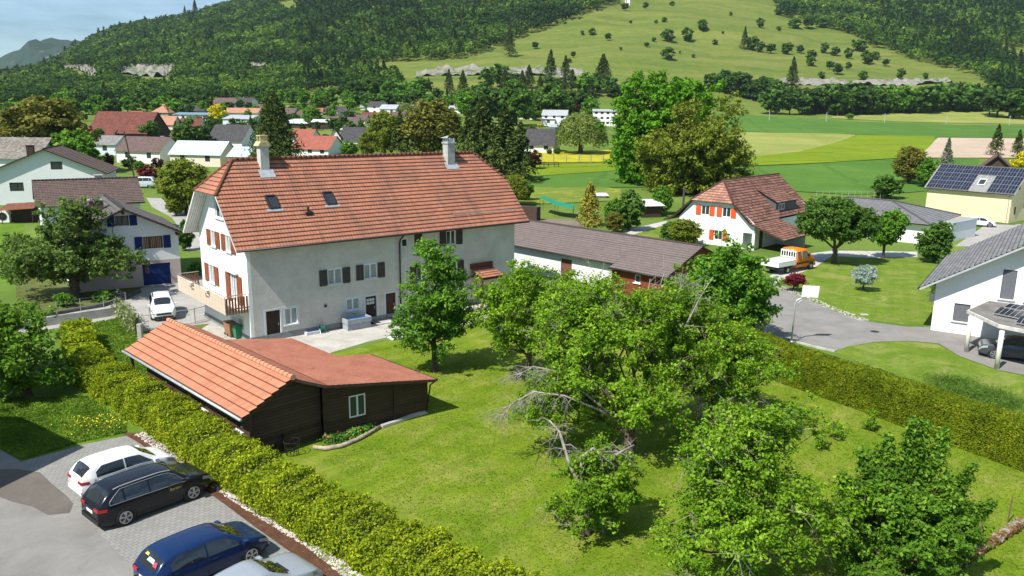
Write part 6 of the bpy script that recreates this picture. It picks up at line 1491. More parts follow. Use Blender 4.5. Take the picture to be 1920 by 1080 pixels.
def bare_limbs():
    """the pale leafless limbs of the gnarled tree and of its big neighbour"""
    def limb(parent, pts, r0, twigs, seed, down=True):
        rs = np.random.RandomState(seed); m = MB(); P = [Vector(p) for p in pts]; n = len(P)
        m.tube(P, [r0 * (1 - .7 * i / (n - 1)) for i in range(n)], 6)
        for k in range(twigs):
            f = .3 + .7 * rs.rand(); i = min(int(f * (n - 1)), n - 2); a = P[i].lerp(P[i + 1], f * (n - 1) - i)
            d = Vector(rs.normal(size=3)); d.normalize(); d.z = -abs(d.z) * .7 if down else d.z; d += (P[-1] - P[0]).normalized() * .5; L = .5 + .8 * rs.rand()
            b = a + d * L * .5; c = b + d * L * .5 + Vector((0, 0, -.25 if down else .05)); m.tube([a, b, c], [.018, .012, .005], 4, False)
            for q in range(4):
                e = Vector(rs.normal(size=3)) * .3; e.z -= .12 if down else 0; s0 = a.lerp(c, .3 + .6 * rs.rand()); m.tube([s0, s0 + e * .6, s0 + e], [.009, .006, .003], 3, False)
        m.build('bare_limb', DEADWOOD, parent, smooth=True, recalc=False)
    limb(Dt, [(0, 0, 1.5), (-.3, .1, 2.5), (-.25, .15, 3.2), (.15, .2, 3.5), (.45, .25, 3.3), (.5, .3, 2.7)], .085, 14, 1)
    limb(Dt, [(.0, 0, 1.6), (.2, .1, 2.3), (.6, .3, 2.8), (1.2, .5, 3.2), (1.8, .8, 3.4)], .10, 12, 2)
    limb(Dt, [(-.1, 0, 1.7), (-.7, .4, 2.7), (-1.1, .8, 3.9), (-1.5, 1.0, 4.3)], .10, 16, 3)
    limb(Bt, [(-.2, 0, 1.6), (-1.6, -.8, 2.7), (-3.2, -1.2, 3.5), (-4.6, -1.0, 3.6), (-5.6, -1.1, 3.0), (-6.0, -1.2, 2.3)], .06, 40, 4)
    limb(Bt, [(-.2, 0, 1.6), (-1.8, -.4, 3.0), (-3.4, -.2, 4.3), (-4.6, -.1, 4.5), (-5.3, -.3, 4.0)], .06, 30, 5)
    for k, (x, y) in enumerate(((.8, 2.0), (2.4, 3.0), (-1.2, 2.4), (3.2, 2.2), (1.6, 3.6))): limb(Bt, [(x * .5, y * .6, 4.0), (x * .9, y, 6.0), (x * 1.1, y * 1.05, 7.4), (x * 1.25, y * 1.1, 8.2)], .055, 9, 6 + k, False)
    limb(Ct, [(0, 0, 1.4), (1.0, .2, 2.2), (2.2, .3, 2.0), (3.1, .2, 1.3)], .09, 18, 12); limb(Ct, [(0, 0, 1.4), (-1.0, -.6, 2.2), (-2.2, -1.0, 2.3)], .09, 16, 13)
bare_limbs()
make_tree('shade_tree', 'dense round broad-leaved tree between the rust-red timber end and the driveway', 'tree', g(1365, 640), [(-0.74, 0, 3.3, 2.97, 2.94, 2.6), (-0.49, 0.2, 5.24, 2.1, 2.21, 1.9), (-2.28, -0.3, 2.72, 1.92, 1.84, 1.9), (0.88, 0, 2.81, 1.75, 1.84, 1.8)], 900, 48, .115, LF['fresh'], 1.4, .3, 28, rc=.48, shell=.85, aspect=.7, lobes=150, lobe_r=.8)
make_tree('garden_tree', 'bushy dark tree filling the left edge beside the hedge end', 'tree', g(52, 745), [(-0.9, 0, 2.09, 2.29, 1.95, 1.93), (-0.72, 0.6, 3.42, 1.7, 1.53, 1.38), (-2.88, 0, 3.23, 1.87, 1.87, 2.21), (0.63, 0.9, 1.9, 1.44, 1.27, 1.47), (-5.04, 1, 3.99, 2.04, 2.04, 3.13)], 800, 38, .115, LF['pear'], 1.2, .3, 29, rc=.45, shell=.75, lobes=80, lobe_r=1.0)
make_tree('garden_tree', 'spreading tree with a dark trunk in front of the blue-shuttered house', 'tree', g(142, 558), [(-0.5, 0, 3.77, 3.49, 3.0, 2.04), (0.4, 0.2, 6.07, 1.84, 1.9, 1.7), (3.4, -0.2, 3.61, 2.13, 1.9, 1.1), (-3.6, 0.2, 3.2, 2.52, 2.4, 1.61), (1.2, -0.4, 2.95, 2.33, 2.0, 1.19), (-0.2, 0, 6.89, 0.87, 0.9, 1.02)], 640, 38, .14, LF['garden'], 2.0, .42, 30, rc=.5, shell=.7, lobes=70, lobe_r=1.2)
make_tree('garden_tree', 'neat dark green round tree with forked stems behind the orange pick-up', 'tree', g(1563, 494), [(0, 0, 4.6, 4.0, 3.4, 1.9), (-.6, 0, 5.8, 2.8, 2.6, 1.3), (2.0, 0, 4.2, 2.2, 2.0, 1.5)], 460, 40, .17, LF['mid'], 1.6, .28, 31, rc=.6, shell=.85)
make_tree('garden_tree', 'lighter green small tree right of the neat round tree', 'tree', g(1655, 484), [(-.2, 0, 3.3, 1.8, 1.6, 1.6), (.8, 0, 4.0, 1.6, 1.4, 1.4), (1.4, .2, 4.8, .6, .6, .9)], 190, 40, .17, LF['fresh'], 1.4, .16, 32, rc=.5)
make_tree('garden_shrub', 'bushy shrub with mauve blossom at the bungalow corner', 'shrub', g(1750, 492), [(0, 0, 2.2, 1.8, 1.6, 1.9), (.3, 0, 3.4, 1.2, 1.2, 1.2)], 200, 38, .15, LF['mid'], .8, .12, 33, rc=.5)
make_tree('large_tree', 'huge bright green tree at the edge of the wheat field', 'tree', g(1222, 360), [(0.0, 3, 14, 7.65, 7.2, 8.5), (-1.9, 2, 9, 6.3, 6.3, 7), (3.32, 3, 18, 5.85, 5.4, 5.0), (7.6, 5, 16, 5.4, 5.4, 6), (-2.38, 1, 4.5, 4.05, 3.6, 3.5)], 950, 42, .32, LF['bright'], 5, .8, 34, rc=1.1, shell=.8, bark=BARK, aspect=.7, lobes=110, lobe_r=2.2)
make_tree('large_tree', 'broad olive coloured walnut tree in front of the huge bright green tree', 'tree', g(1300, 372), [(-3.5, 0, 3.8, 6.0, 5, 3.2), (3.5, 0, 3.8, 5.5, 5, 3.2), (-2.76, 0, 8, 7.39, 6.09, 6.04), (4.14, 0, 8.5, 5.92, 5.66, 6.04), (1.38, 1, 14, 5.22, 5.22, 4.65), (-6.9, 0, 6.5, 3.92, 3.92, 4.65), (7.18, 0.5, 5.5, 3.31, 3.48, 4.19)], 1080, 42, .28, LF['olive2'], 4, .7, 35, rc=1.1, shell=.8, lobes=105, lobe_r=2.2)

# templates for trees seen from further away; each is itself one of the trees
def sph(n, r=1.0): return [(0, 0, .58 * n, r * .42 * n, r * .42 * n, .42 * n)]
TPL = {}
def template(key, lab, cat, loc, **k):
    T = make_tree(k.pop('nm', 'tree'), lab, cat, loc, **k); TPL[key] = T; return T
def place(key, px, py, hpx, label, wide=1.0, cat='tree', group=None, h0=10.0, depth=None):
    P = hit(px, py) if depth is None else None
    if P is None: P = Vector(((px - 960) / K * depth, depth, 0)); P.z = ter(P.x, P.y)
    s = hpx * P.y / K / h0
    return copy_tree(TPL[key], P, rn.uniform(0, 6.28), (s * wide, s * wide, s), label, group, cat)
def far_tree(key, lab, loc, lmat, seed, ells=None, n=90, l=26, ls=.42, name='tree', rc=1.0, h=10):
    ells = ells or [(0, 0, 5.6, 3.6, 3.6, 3.8), (1.4, .4, 4.6, 2.8, 2.6, 2.8), (-1.5, -.4, 5.0, 2.6, 2.6, 3.0), (.2, .3, 7.6, 2.2, 2.2, 2.0), (0, 0, 2.6, 2.6, 2.6, 1.8)]
    TPL[key] = make_tree(name, lab, 'tree', loc, ells, n, l, ls, lmat, 2.4, .26, seed, rc=rc, shell=.8, aspect=.75); return TPL[key]
def put(T, px, py, hpx, wide=1.0, h0=10.0):
    P = hit(px, py); s = hpx * P.y / K / h0; T.location = P; T.scale = (s * wide, s * wide, s)
def willow_tree(key, lab, px, py, hpx, wide, seed):
    rs = np.random.RandomState(seed); T = thing('willow_tree', lab, 'tree'); n = 420; P = []; O = []
    for b in range(n):
        a = rs.rand() * 2 * pi; q = rs.rand() ** .5; R = 4.6 * q * (1 + .12 * sin(a * 5 + 1)); zt = 3.2 + 5.2 * math.sqrt(max(0, 1 - (q * .96) ** 2)) + rs.normal() * .25; L = (zt - .8) * (.45 + .5 * rs.rand()) * (.35 + .65 * q)
        for k in range(46):
            f = rs.rand(); P.append((cos(a) * (R + .5 * f * q) + rs.normal() * .16, sin(a) * (R + .5 * f * q) + rs.normal() * .16, zt - L * f)); O.append((cos(a), sin(a), .4 - f * .3))
    link('foliage', leaf_mesh('foliage', np.array(P), .22 * (.6 + .8 * rs.rand(len(P))), LF['willow'], rs, .1, np.array(O), 1.4, .45), T)
    m = MB(); m.tube([(0, 0, -.3), (.1, 0, 3), (0, 0, 6)], [.5, .4, .15], 8, False)
    for k in range(6): a = k * 1.05; m.tube([(0, 0, 2.8), (cos(a) * 1.8, sin(a) * 1.8, 5.2), (cos(a) * 3.2, sin(a) * 3.2, 5.8)], [.28, .14, .05], 5, False)
    m.build('trunk', BARK, T, recalc=False); TPL[key] = T; put(T, px, py, hpx, wide, 8.6); return T
WL = [(0, 0, 6.2, 3.6, 3.6, 2.2), (1.8, 0, 4.2, 3.0, 3.0, 3.4), (-1.8, 0, 4.2, 3.0, 3.0, 3.4), (0, 1.5, 4.0, 3.2, 3.0, 3.4), (0, -1.5, 4.0, 3.2, 3.0, 3.6)]
far_tree('round', 'full round green tree in the front left of the village', (0, 0, 0), LF['fresh'], 41, [(0, 0, 5.4, 3.4, 3.4, 4.0), (0, 0, 4.2, 3.9, 3.9, 3.0), (.6, .4, 7.2, 2.3, 2.3, 2.2)], n=300, l=30, ls=.25, rc=.7); put(TPL['round'], 142, 338, 100, 1.2)
far_tree('olive', 'tall spreading olive-brown tree at the left of the village', (0, 0, 0), LF['olive'], 42, n=330, l=36, ls=.20, rc=.8); put(TPL['olive'], 92, 325, 148, 1.35)
far_tree('mid', 'dark leafy tree left of the farmhouse roof hip', (0, 0, 0), LF['mid'], 43, n=110); put(TPL['mid'], 282, 262, 36, 1.2)
far_tree('darkt', 'dark rounded tree by the red barn', (0, 0, 0), LF['dark'], 44, n=90); put(TPL['darkt'], 402, 268, 46, 1.1)
far_tree('garden', 'loose yellow-green tree just left of the farmhouse gable', (0, 0, 0), LF['olive2'], 45, n=300, l=34, ls=.20, rc=.75); put(TPL['garden'], 350, 402, 112, 1.15)
willow_tree('willow', 'round weeping willow standing alone in the buttercup meadow', 1088, 288, 76, 1.1, 46)
far_tree('yellow', 'brilliant yellow tree in the middle of the village', (0, 0, 0), LF['yellow'], 47, n=70); put(TPL['yellow'], 408, 230, 34, 1.15)
far_tree('redt', 'dark red shrub beside the parked van', (0, 0, 0), LF['red'], 48, n=70); put(TPL['redt'], 281, 342, 34, 1.5)
far_tree('purple', 'dark copper leaved tree left of the white block of flats', (0, 0, 0), LF['purple'], 49, n=70); put(TPL['purple'], 1080, 214, 22, 1.5)
make_conifer('conifer', 'big dark spruce standing behind the farmhouse ridge', 'conifer', hit(518, 322), 18.5, 7.8, 11000, .42, LF['conif'], 51, droop=.10, sharp=.8)
def cz(key, label, px, py, hpx, rr, mat, seed, n=2200, ls=.30, **k):
    T = make_conifer('conifer', label, 'conifer', (0, 0, 0), 10, rr, n, ls, mat, seed, **k); TPL[key] = T; put(T, px, py, hpx); return T
cz('cdark', 'pointed dark conifer right of the brown soil field', 1866, 292, 58, 3.2, LF['conif'], 52, 2600)
cz('cgrey', 'grey-green conifer behind the olive shrub near the solar roof', 1773, 318, 60, 2.6, LF['greyc'], 53, 2400)
cz('cgold', 'golden green cone-shaped conifer above the long outbuilding roof', 1105, 424, 82, 3.4, LF['gold'], 54, 3000, .34, sharp=.7)
place('cdark', 1906, 296, 52, 'pointed dark conifer at the far right edge beside the brown roof', .95, 'conifer')
make_tree('blue_shrub', 'small silvery blue bushy pine alone on the neighbour lawn', 'shrub', g(1618, 546), [(0, 0, 1.4, 1.0, 1.0, .75), (.3, 0, 1.9, .7, .7, .55), (-.4, .1, 1.6, .7, .7, .6)], 120, 40, .085, LF['spruce'], .6, .1, 55, rc=.26, shell=.85, aspect=.35)
make_tree('red_maple', 'low dark red Japanese maple beside the van bay', 'shrub', g(1487, 546), [(0, 0, 1.0, 1.05, .8, .5), (.4, .1, 1.3, .7, .6, .4)], 90, 36, .085, LF['red'], .5, .06, 56, rc=.28)
for px, py, r_b, lab in ((196, 566, .7, 'small flowering bush in the kitchen garden below the spreading tree'), (226, 560, .5, 'tiny pale bush at the right end of the kitchen garden'), (120, 575, .8, 'round bush at the road edge left of the dark trunk'), (30, 470, 1.1, 'yellow-green round bush below the rusty lean-to'), (372, 515, .9, 'dark shrub between the blue garage door and the balcony'), (18, 520, 1.2, 'loose shrub at the left edge of the kitchen garden')):
    make_tree('garden_bush', lab, 'bush', g(px, py), [(0, 0, r_b * .7, r_b, r_b, r_b * .7)], 50, 30, .09, LF['fresh'] if r_b > .6 else LF['greyc'], .3, .05, int(px), rc=.3)
for i, (px, py, lab) in enumerate(((1537, 842, 'small thin berry bush nearest the orchard trees'), (1565, 824, 'middle one of the three small berry bushes on the lawn'), (1630, 808, 'small berry bush closest to the long clipped hedge'))):
    make_tree('berry_bush', lab, 'bush', g(px, py), [(0, 0, .5, .38, .38, .45), (.1, .05, .9, .25, .25, .4)], 40, 14, .055, LF['orchard'], .25, .03, 60 + i, rc=.16, group='berry bushes on the lawn')

# named trees around the village and the fields
NT = [('olive', 812, 300, 118, 1.25, 'broad olive-green walnut tree behind the farmhouse ridge'), ('garden', 722, 296, 92, .95, 'yellow-green tree behind the middle of the farmhouse ridge'), ('cdark', 752, 300, 90, 1.0, 'dark conifer between the yellow-green and the walnut tree'),
 ('cdark', 905, 335, 150, 1.15, 'tall dark fir left of the farmhouse right chimney'), ('cdark', 945, 340, 140, 1.25, 'tall dark fir at the right end of the farmhouse ridge'), ('cdark', 975, 342, 112, 1.2, 'broad dark fir beside the open meadow'), ('cdark', 880, 320, 110, 1.2, 'dark fir half hidden by the walnut tree'),
 ('purple', 1001, 318, 40, 1.0, 'small copper leaved tree below the dark firs'), ('garden', 965, 385, 62, 1.2, 'bright green bush at the right gable of the farmhouse'), ('mid', 985, 376, 40, 1.0, 'green shrub behind the farmhouse eave'),
 ('mid', 968, 236, 88, .95, 'tall grey-green tree above the low brown-roofed house'), ('mid', 1030, 232, 76, 1.1, 'broad grey-green tree left of the copper tree'), ('darkt', 905, 232, 60, 1.1, 'dark broad tree left of the tall grey-green tree'), ('darkt', 935, 226, 60, 1.0, 'dark tree behind the top of the dark firs'), ('mid', 1060, 222, 44, 1.0, 'green tree close to the villa roof'), ('round', 1005, 226, 44, 1.2, 'lighter green tree between the two broad grey-green ones'), ('round', 880, 222, 52, 1.2, 'rounded green tree above the pale blue house'), ('round', 868, 200, 34, 1.1, 'green tree on the slope behind the village centre'),
 ('round', 1150, 428, 62, .8, 'light green shrub tree behind the golden conifer'), ('mid', 1180, 432, 78, .95, 'dense dark green tree beside the field shed'), ('olive', 1150, 436, 42, 1.1, 'low brownish shrub in front of the grey-green tree'),
 ('round', 1240, 402, 58, .9, 'green tree left of the brown flue pipe'), ('garden', 1284, 462, 56, 1.5, 'light green bush in front of the orange-shuttered gable'), ('mid', 1255, 455, 40, 1.3, 'low green bush left of the orange-shuttered house'),
 ('olive', 1702, 345, 74, 1.1, 'brownish green tree behind the bungalow'), ('round', 1737, 352, 60, .9, 'fresh green tree left of the solar roof'), ('mid', 1662, 372, 46, 1.5, 'dark green shrub tree behind the bungalow roof'), ('yellow', 1914, 330, 46, 1.1, 'golden bush at the right edge by the brown roof'),
 ('cdark', 165, 268, 34, .9, 'dark cypress left of the green village tree'), ('cdark', 332, 278, 50, .7, 'dark cypress left of the blue metal roof'), ('mid', 345, 278, 46, 1.1, 'green tree behind the blue metal roof'), ('darkt', 378, 276, 44, 1.2, 'dark green tree in front of the pale hall'), ('darkt', 440, 246, 26, 1.2, 'dark bush against the pale hall wall'), ('cdark', 471, 246, 30, .8, 'slim spruce at the pale hall corner'),
 ('round', 655, 293, 30, 1.5, 'green bush right of the white gabled house'), ('garden', 690, 296, 50, .9, 'light green tree right of the near-black roof'), ('darkt', 655, 238, 32, 1.0, 'dark tree beside the brown roof'), ('round', 585, 236, 40, 1.2, 'bright green tree beside the white metal roof'), ('mid', 600, 208, 28, 1.6, 'green tree at the far side of the village'),
 ('purple', 612, 272, 22, 1.2, 'dark red bush behind the bright red roof'), ('purple', 205, 318, 34, .8, 'dark red tree right of the round green tree'), ('purple', 296, 318, 24, 1.3, 'dark purple bush at the brown-roofed white house corner'), ('mid', 245, 318, 26, 1.4, 'green bush in front of the brown-roofed white house'), ('round', 262, 320, 20, 1.4, 'light green bush below the house windows'), ('redt', 196, 332, 24, 1.2, 'orange-red azalea beside the round green tree'),
 ('willow', 762, 216, 26, 1.1, 'yellow-green tree beside the flat roofed house'), ('yellow', 1012, 240, 10, 1.3, 'small yellow bush left of the white cube'), ('mid', 995, 250, 16, 2.0, 'green hedge-like bush below the brown-roofed white house'), ('mid', 1045, 290, 14, 1.3, 'dark bush by the charcoal-roofed house'), ('mid', 1030, 290, 12, 1.2, 'small dark bush at the charcoal-roofed house wall'),
 ('darkt', 8, 262, 60, .9, 'dark tree at the left edge above the tile roof'), ('mid', 185, 262, 22, 1.4, 'brownish bush in front of the low barn annexe'), ('darkt', 200, 215, 20, 1.6, 'dark tree behind the red barn'), ('round', 1106, 232, 52, .9, 'light green tree left of the white block'), ('garden', 330, 405, 40, 1.2, 'small bush by the upper road'), ('mid', 347, 470, 60, .75, 'slim dark tree between the road and the farmhouse gable')]
for k, px, py, hp, wd, lab in NT:
    cat = 'conifer' if k.startswith('c') else 'tree'
    o = place(k, px, py, hp, lab, wd, cat); o.name = 'conifer' if cat == 'conifer' else 'tree'

# tree belts between fields and slope: single trees
def belt(px0, px1, py0, py1, n, hlo, hhi, keys, label, group, jy=5, seed=0):
    r = random.Random(seed)
    for i in range(n):
        f = (i + r.random()) / n; px = px0 + (px1 - px0) * f; py = py0 + (py1 - py0) * f + r.uniform(-jy, jy * .3)
        o = place(r.choice(keys), px, py, r.uniform(hlo, hhi), label, r.uniform(.9, 1.4), 'tree', group); o.name = 'tree'
for key, mt, sd in (('hfar1', 'mid', 71), ('hfar2', 'dark', 72), ('hfar3', 'fresh', 73)):
    far_tree(key, {'hfar1': 'middling green tree in the belt above the wheat field', 'hfar2': 'darkest tree in the belt above the wheat field', 'hfar3': 'fresh green tree in the belt above the wheat field'}[key], (0, 0, 0), LF[mt], sd, n=46, l=22, ls=.62, rc=1.2)
put(TPL['hfar1'], 1445, 214, 50, 1.2); put(TPL['hfar2'], 1480, 215, 42, 1.2); put(TPL['hfar3'], 1593, 224, 12, 1.5)
TPL['hfar3']['label'] = 'single low bush at the far edge of the wheat field'
belt(1330, 1480, 170, 200, 16, 30, 46, ['hfar1', 'hfar2', 'hfar2'], 'tree of the dark belt behind the huge bright tree', 'trees of the belt left of the railway spruce', 5, 1)
belt(1500, 1640, 214, 216, 20, 36, 58, ['hfar1', 'hfar2', 'hfar1'], 'tree of the dense belt just right of the railway spruce', 'trees of the belt along the railway, left half', 7, 2)
belt(1640, 1860, 214, 208, 26, 34, 52, ['hfar1', 'hfar2', 'hfar1', 'hfar3'], 'tree of the dense belt above the right half of the wheat field', 'trees of the belt along the railway, right half', 7, 3)
belt(1850, 2000, 222, 224, 8, 40, 60, ['hfar1', 'hfar2'], 'tree of the belt at the right edge of the picture', 'trees of the belt at the right edge', 6, 4)
belt(1090, 1330, 178, 200, 16, 24, 44, ['hfar1', 'hfar2', 'hfar3'], 'tree of the green belt behind the willows and white houses', 'trees behind the white houses', 8, 5)
belt(900, 1110, 168, 186, 14, 26, 46, ['hfar2', 'cdark', 'cdark', 'hfar1'], 'dark tree on the terrace between village and hill meadow', 'dark trees below the hill meadow', 10, 6)
belt(870, 1110, 206, 214, 18, 30, 46, ['hfar2', 'hfar1', 'hfar1', 'cdark'], 'tree of the thick wood between village and terrace', 'trees of the thick wood between village and terrace', 10, 16)
belt(650, 900, 206, 208, 24, 20, 34, ['hfar1', 'hfar3', 'hfar2'], 'tree around the upper village houses', 'trees around the upper village houses', 12, 17)
belt(640, 800, 190, 186, 16, 26, 40, ['hfar1', 'hfar3', 'hfar2'], 'tree of the green belt above the village centre', 'trees above the village centre', 8, 7)
belt(480, 660, 196, 196, 14, 20, 34, ['hfar1', 'hfar3'], 'tree of the belt above the left half of the village', 'trees above the left half of the village', 5, 8)
belt(0, 360, 222, 214, 30, 22, 34, ['hfar1', 'hfar3', 'hfar2'], 'tree between the forest foot and the village roofs on the left', 'trees between forest and village on the left', 8, 19)
belt(330, 640, 218, 212, 22, 16, 26, ['hfar1', 'hfar3', 'hfar2'], 'tree among the upper village roofs', 'trees among the upper village roofs', 8, 20)
belt(0, 330, 200, 200, 18, 22, 36, ['hfar1', 'hfar3', 'hfar1'], 'tree at the forest foot left of the tower house', 'trees at the forest foot on the left', 5, 9)
belt(160, 480, 236, 246, 20, 14, 24, ['hfar1', 'hfar2', 'hfar3'], 'garden tree between the barn, workshop and pale halls', 'garden trees in the left half of the village', 10, 31)
belt(540, 760, 246, 256, 20, 16, 28, ['hfar1', 'hfar2', 'hfar2'], 'dark garden tree between the near roofs of the village centre', 'garden trees in the village centre', 12, 32)
belt(380, 700, 232, 226, 16, 12, 20, ['hfar1', 'hfar3', 'hfar2'], 'small tree between the village roofs', 'small trees between the village roofs', 12, 10)
for px, py, h, w, lab in ((1484, 172, 62, .9, 'tall dark spruce standing out of the railway belt'), (955, 106, 54, .9, 'single tall spruce at the lower left corner of the hill meadow'), (838, 196, 34, .6, 'slim spruce on the green patch above the village'), (804, 172, 26, .8, 'small spruce on the green patch left'), (842, 176, 44, 1.0, 'dark conifer beside the green patch'), (868, 180, 46, 1.2, 'broad dark conifer beside the green patch'), (1032, 152, 56, 1.0, 'tall conifer on the terrace edge'), (1060, 150, 44, 1.1, 'second conifer on the terrace edge'), (1130, 160, 56, 1.4, 'dark clump of conifer right of the terrace rock'), (1395, 92, 40, .8, 'tall bushy conifer on the hill meadow')):
    o = place('cdark', px, py, h, lab, w, 'conifer'); o.name = 'conifer'

# bushes dotted on the hill meadow
HB = [(1003, 92, 14), (1110, 66, 14), (1140, 76, 14), (1172, 20, 14), (1252, 78, 24), (1288, 78, 26), (1316, 56, 20), (1318, 58, 18), (1252, 112, 24), (1425, 52, 18), (1458, 28, 12), (1210, 16, 12), (1260, 12, 10), (1245, 42, 10), (1230, 44, 7), (1226, 78, 8), (1212, 88, 9), (1182, 44, 6), (1164, 94, 6), (1092, 66, 9), (1075, 108, 12), (1068, 118, 9), (1410, 94, 26), (1425, 98, 20), (1445, 100, 18), (1475, 102, 22), (1500, 100, 16), (1520, 112, 18), (1545, 100, 20), (1565, 104, 16), (1590, 110, 20), (1612, 96, 22), (1625, 120, 24), (1520, 124, 18), (1555, 130, 16), (1570, 140, 22), (1540, 148, 14), (1590, 130, 14), (1618, 150, 18), (1688, 148, 20), (1735, 148, 12), (1640, 112, 16), (1660, 124, 14), (1490, 54, 20), (1515, 54, 24), (1540, 52, 20), (1355, 64, 6), (1300, 108, 7), (1275, 100, 5), (1340, 84, 10), (1370, 30, 8), (1460, 58, 9), (1600, 80, 6)]
for i, (px, py, h) in enumerate(HB):
    key = rn.choice(['hfar1', 'hfar2', 'hfar1'])
    big = h >= 14
    o = place(key, px, py, h, 'large round bush or tree on the hill meadow' if big else 'tiny dark bush on the hill meadow', rn.uniform(1.0, 1.5), 'bush', 'large bushes on the hill meadow' if big else 'tiny bushes on the hill meadow'); o.name = 'bush'

# the forest: a far-off wood that reads as one mass
def inpoly(x, y, P):
    c = False; j = len(P) - 1
    for i in range(len(P)):
        if (P[i][1] > y) != (P[j][1] > y) and x < (P[j][0] - P[i][0]) * (y - P[i][1]) / (P[j][1] - P[i][1]) + P[i][0]: c = not c
        j = i
    return c
def forest():
    rs = np.random.RandomState(5)
    meadow = [(618, 124), (700, 118), (860, 112), (905, 96), (960, 76), (1060, 44), (1150, 8), (1190, -12), (1330, -60), (1500, -60), (1480, -4), (1452, 0), (1465, 30), (1550, 52), (1600, 66), (1618, 82), (1700, 108), (1760, 126), (1832, 142), (1860, 160), (1850, 230), (1300, 230), (1000, 228), (780, 200), (740, 150)]
    clear = [(510, 8), (560, -8), (560, 20), (535, 30)], [(425, 42), (455, 36), (456, 46), (430, 50)], [(210, 156), (236, 126), (330, 122), (330, 164), (280, 166)], [(110, 142), (112, 124), (168, 124), (190, 134), (190, 166), (150, 152)], [(462, 119), (506, 121), (506, 142), (462, 140)], [(1860, 0), (1960, -10), (1960, 12), (1880, 6)], [(1862, 90), (1930, 84), (1930, 120), (1880, 110)]
    pts = []; Y = 500.0
    while Y < 1750:
        sp_ = 7.0 + (Y - 500) * .0068; x = -.78 * Y
        while x < .78 * Y:
            xx, yy = x + rs.uniform(-.45, .45) * sp_, Y + rs.uniform(-.45, .45) * sp_; z = ter(xx, yy); px, py = proj(xx, yy, z)
            x += sp_
            if py > 206 - (4 if px < 700 else 0): continue
            if py < -45 or px < -60 or px > 1980: continue
            if yy < 560 and px > 380: continue
            if px > 560 and yy < 640 and py > 150: continue
            if inpoly(px, py, meadow): continue
            if any(inpoly(px, py - 4, c) for c in clear): continue
            pts.append((xx, yy, z, sp_, px, py))
        Y += sp_ * .92
    n = len(pts); print('forest trees', n)
    P = np.array(pts); kk = np.array([int(np.clip(70000 / p[1], 26, 110)) for p in P])
    h = P[:, 3] * (1.0 + .45 * rs.rand(n)); con = np.zeros(n, bool)
    nz = np.array([mnoise.noise(Vector((p[0] / 90, p[1] / 90, 1))) for p in P]); con = (rs.rand(n) < np.where((P[:, 4] > 560) & (P[:, 4] < 900), .22, np.where(P[:, 4] > 1650, .35, .0)) + nz * .22)
    idx = np.repeat(np.arange(n), kk); N_ = len(idx); print('forest leaves', N_)
    d = rs.normal(size=(N_, 3)); d[:, 2] = np.abs(d[:, 2]) * 1.0 - .25; d /= np.linalg.norm(d, axis=1)[:, None]
    rad_ = P[idx, 3] * .66; H = h[idx]; c = con[idx]; f = rs.rand(N_) ** .8
    Q = np.empty((N_, 3)); r = .75 + .3 * rs.rand(N_)
    lob = 1 + .18 * np.sin(d[:, 0] * 5 + idx) * np.sin(d[:, 1] * 5 + idx * 2)
    Q[:, 0] = P[idx, 0] + np.where(c, d[:, 0] * (1 - f) * rad_ * .8, d[:, 0] * rad_ * r * lob); Q[:, 1] = P[idx, 1] + np.where(c, d[:, 1] * (1 - f) * rad_ * .8, d[:, 1] * rad_ * r * lob)
    Q[:, 2] = P[idx, 2] + np.where(c, H * (.25 + f * 1.25), H * .52 + d[:, 2] * H * .48 * r * lob)
    tt = np.clip(.50 + nz * .8 + rs.normal(size=n) * .24, 0, 1); tt = np.where(con, tt * .2, tt); tint = np.clip(tt[idx] + rs.normal(size=N_) * .10, 0, 1)
    fm = leafmat('forest_leaf', (.012, .032, .007), (.045, .095, .012), (.12, .19, .022), .3, .7, .1, attr=True, nscale=.01)
    sz = (P[idx, 3] * .145 * np.sqrt(60 / kk[idx]) + .12) * (.7 + .6 * rs.rand(N_)) * np.where(c, .8, 1.0)
    me = leaf_mesh('forest', Q, sz, fm, rs, .3, d, 1.1, .8, tint); tag(link('forest', me), kind='stuff')
forest()
for px, py, h, lab in ((367, 28, 24, 'tallest reddish conifer sticking out of the forest skyline'), (348, 32, 15, 'smaller conifer left of the tallest one on the skyline')):
    P = hit(px, py + 10) or hit(px, py + 24)
    if P: s = (h + 14) * P.y / K / 10; o = copy_tree(TPL['cdark'], P, 0, (s * .7, s * .7, s), lab, None, 'conifer'); o.name = 'conifer'

# ================================================================== HEDGES
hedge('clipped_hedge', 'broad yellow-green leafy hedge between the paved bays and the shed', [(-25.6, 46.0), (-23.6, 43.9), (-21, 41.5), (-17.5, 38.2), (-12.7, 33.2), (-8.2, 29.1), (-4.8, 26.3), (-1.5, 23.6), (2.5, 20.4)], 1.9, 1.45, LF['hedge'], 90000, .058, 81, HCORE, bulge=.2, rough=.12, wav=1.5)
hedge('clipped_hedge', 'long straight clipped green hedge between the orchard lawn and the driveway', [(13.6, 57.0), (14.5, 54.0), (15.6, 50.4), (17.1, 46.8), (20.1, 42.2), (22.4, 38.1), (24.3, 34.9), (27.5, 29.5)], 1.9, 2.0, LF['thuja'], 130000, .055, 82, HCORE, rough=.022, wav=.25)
hedge('clipped_hedge', 'dark shaded end of hedge running back beside the bushy left tree', [(-25.8, 46.6), (-27.5, 49.0), (-30.2, 53.5)], 1.7, 1.3, LF['hedge'], 9000, .10, 83, HCORE)

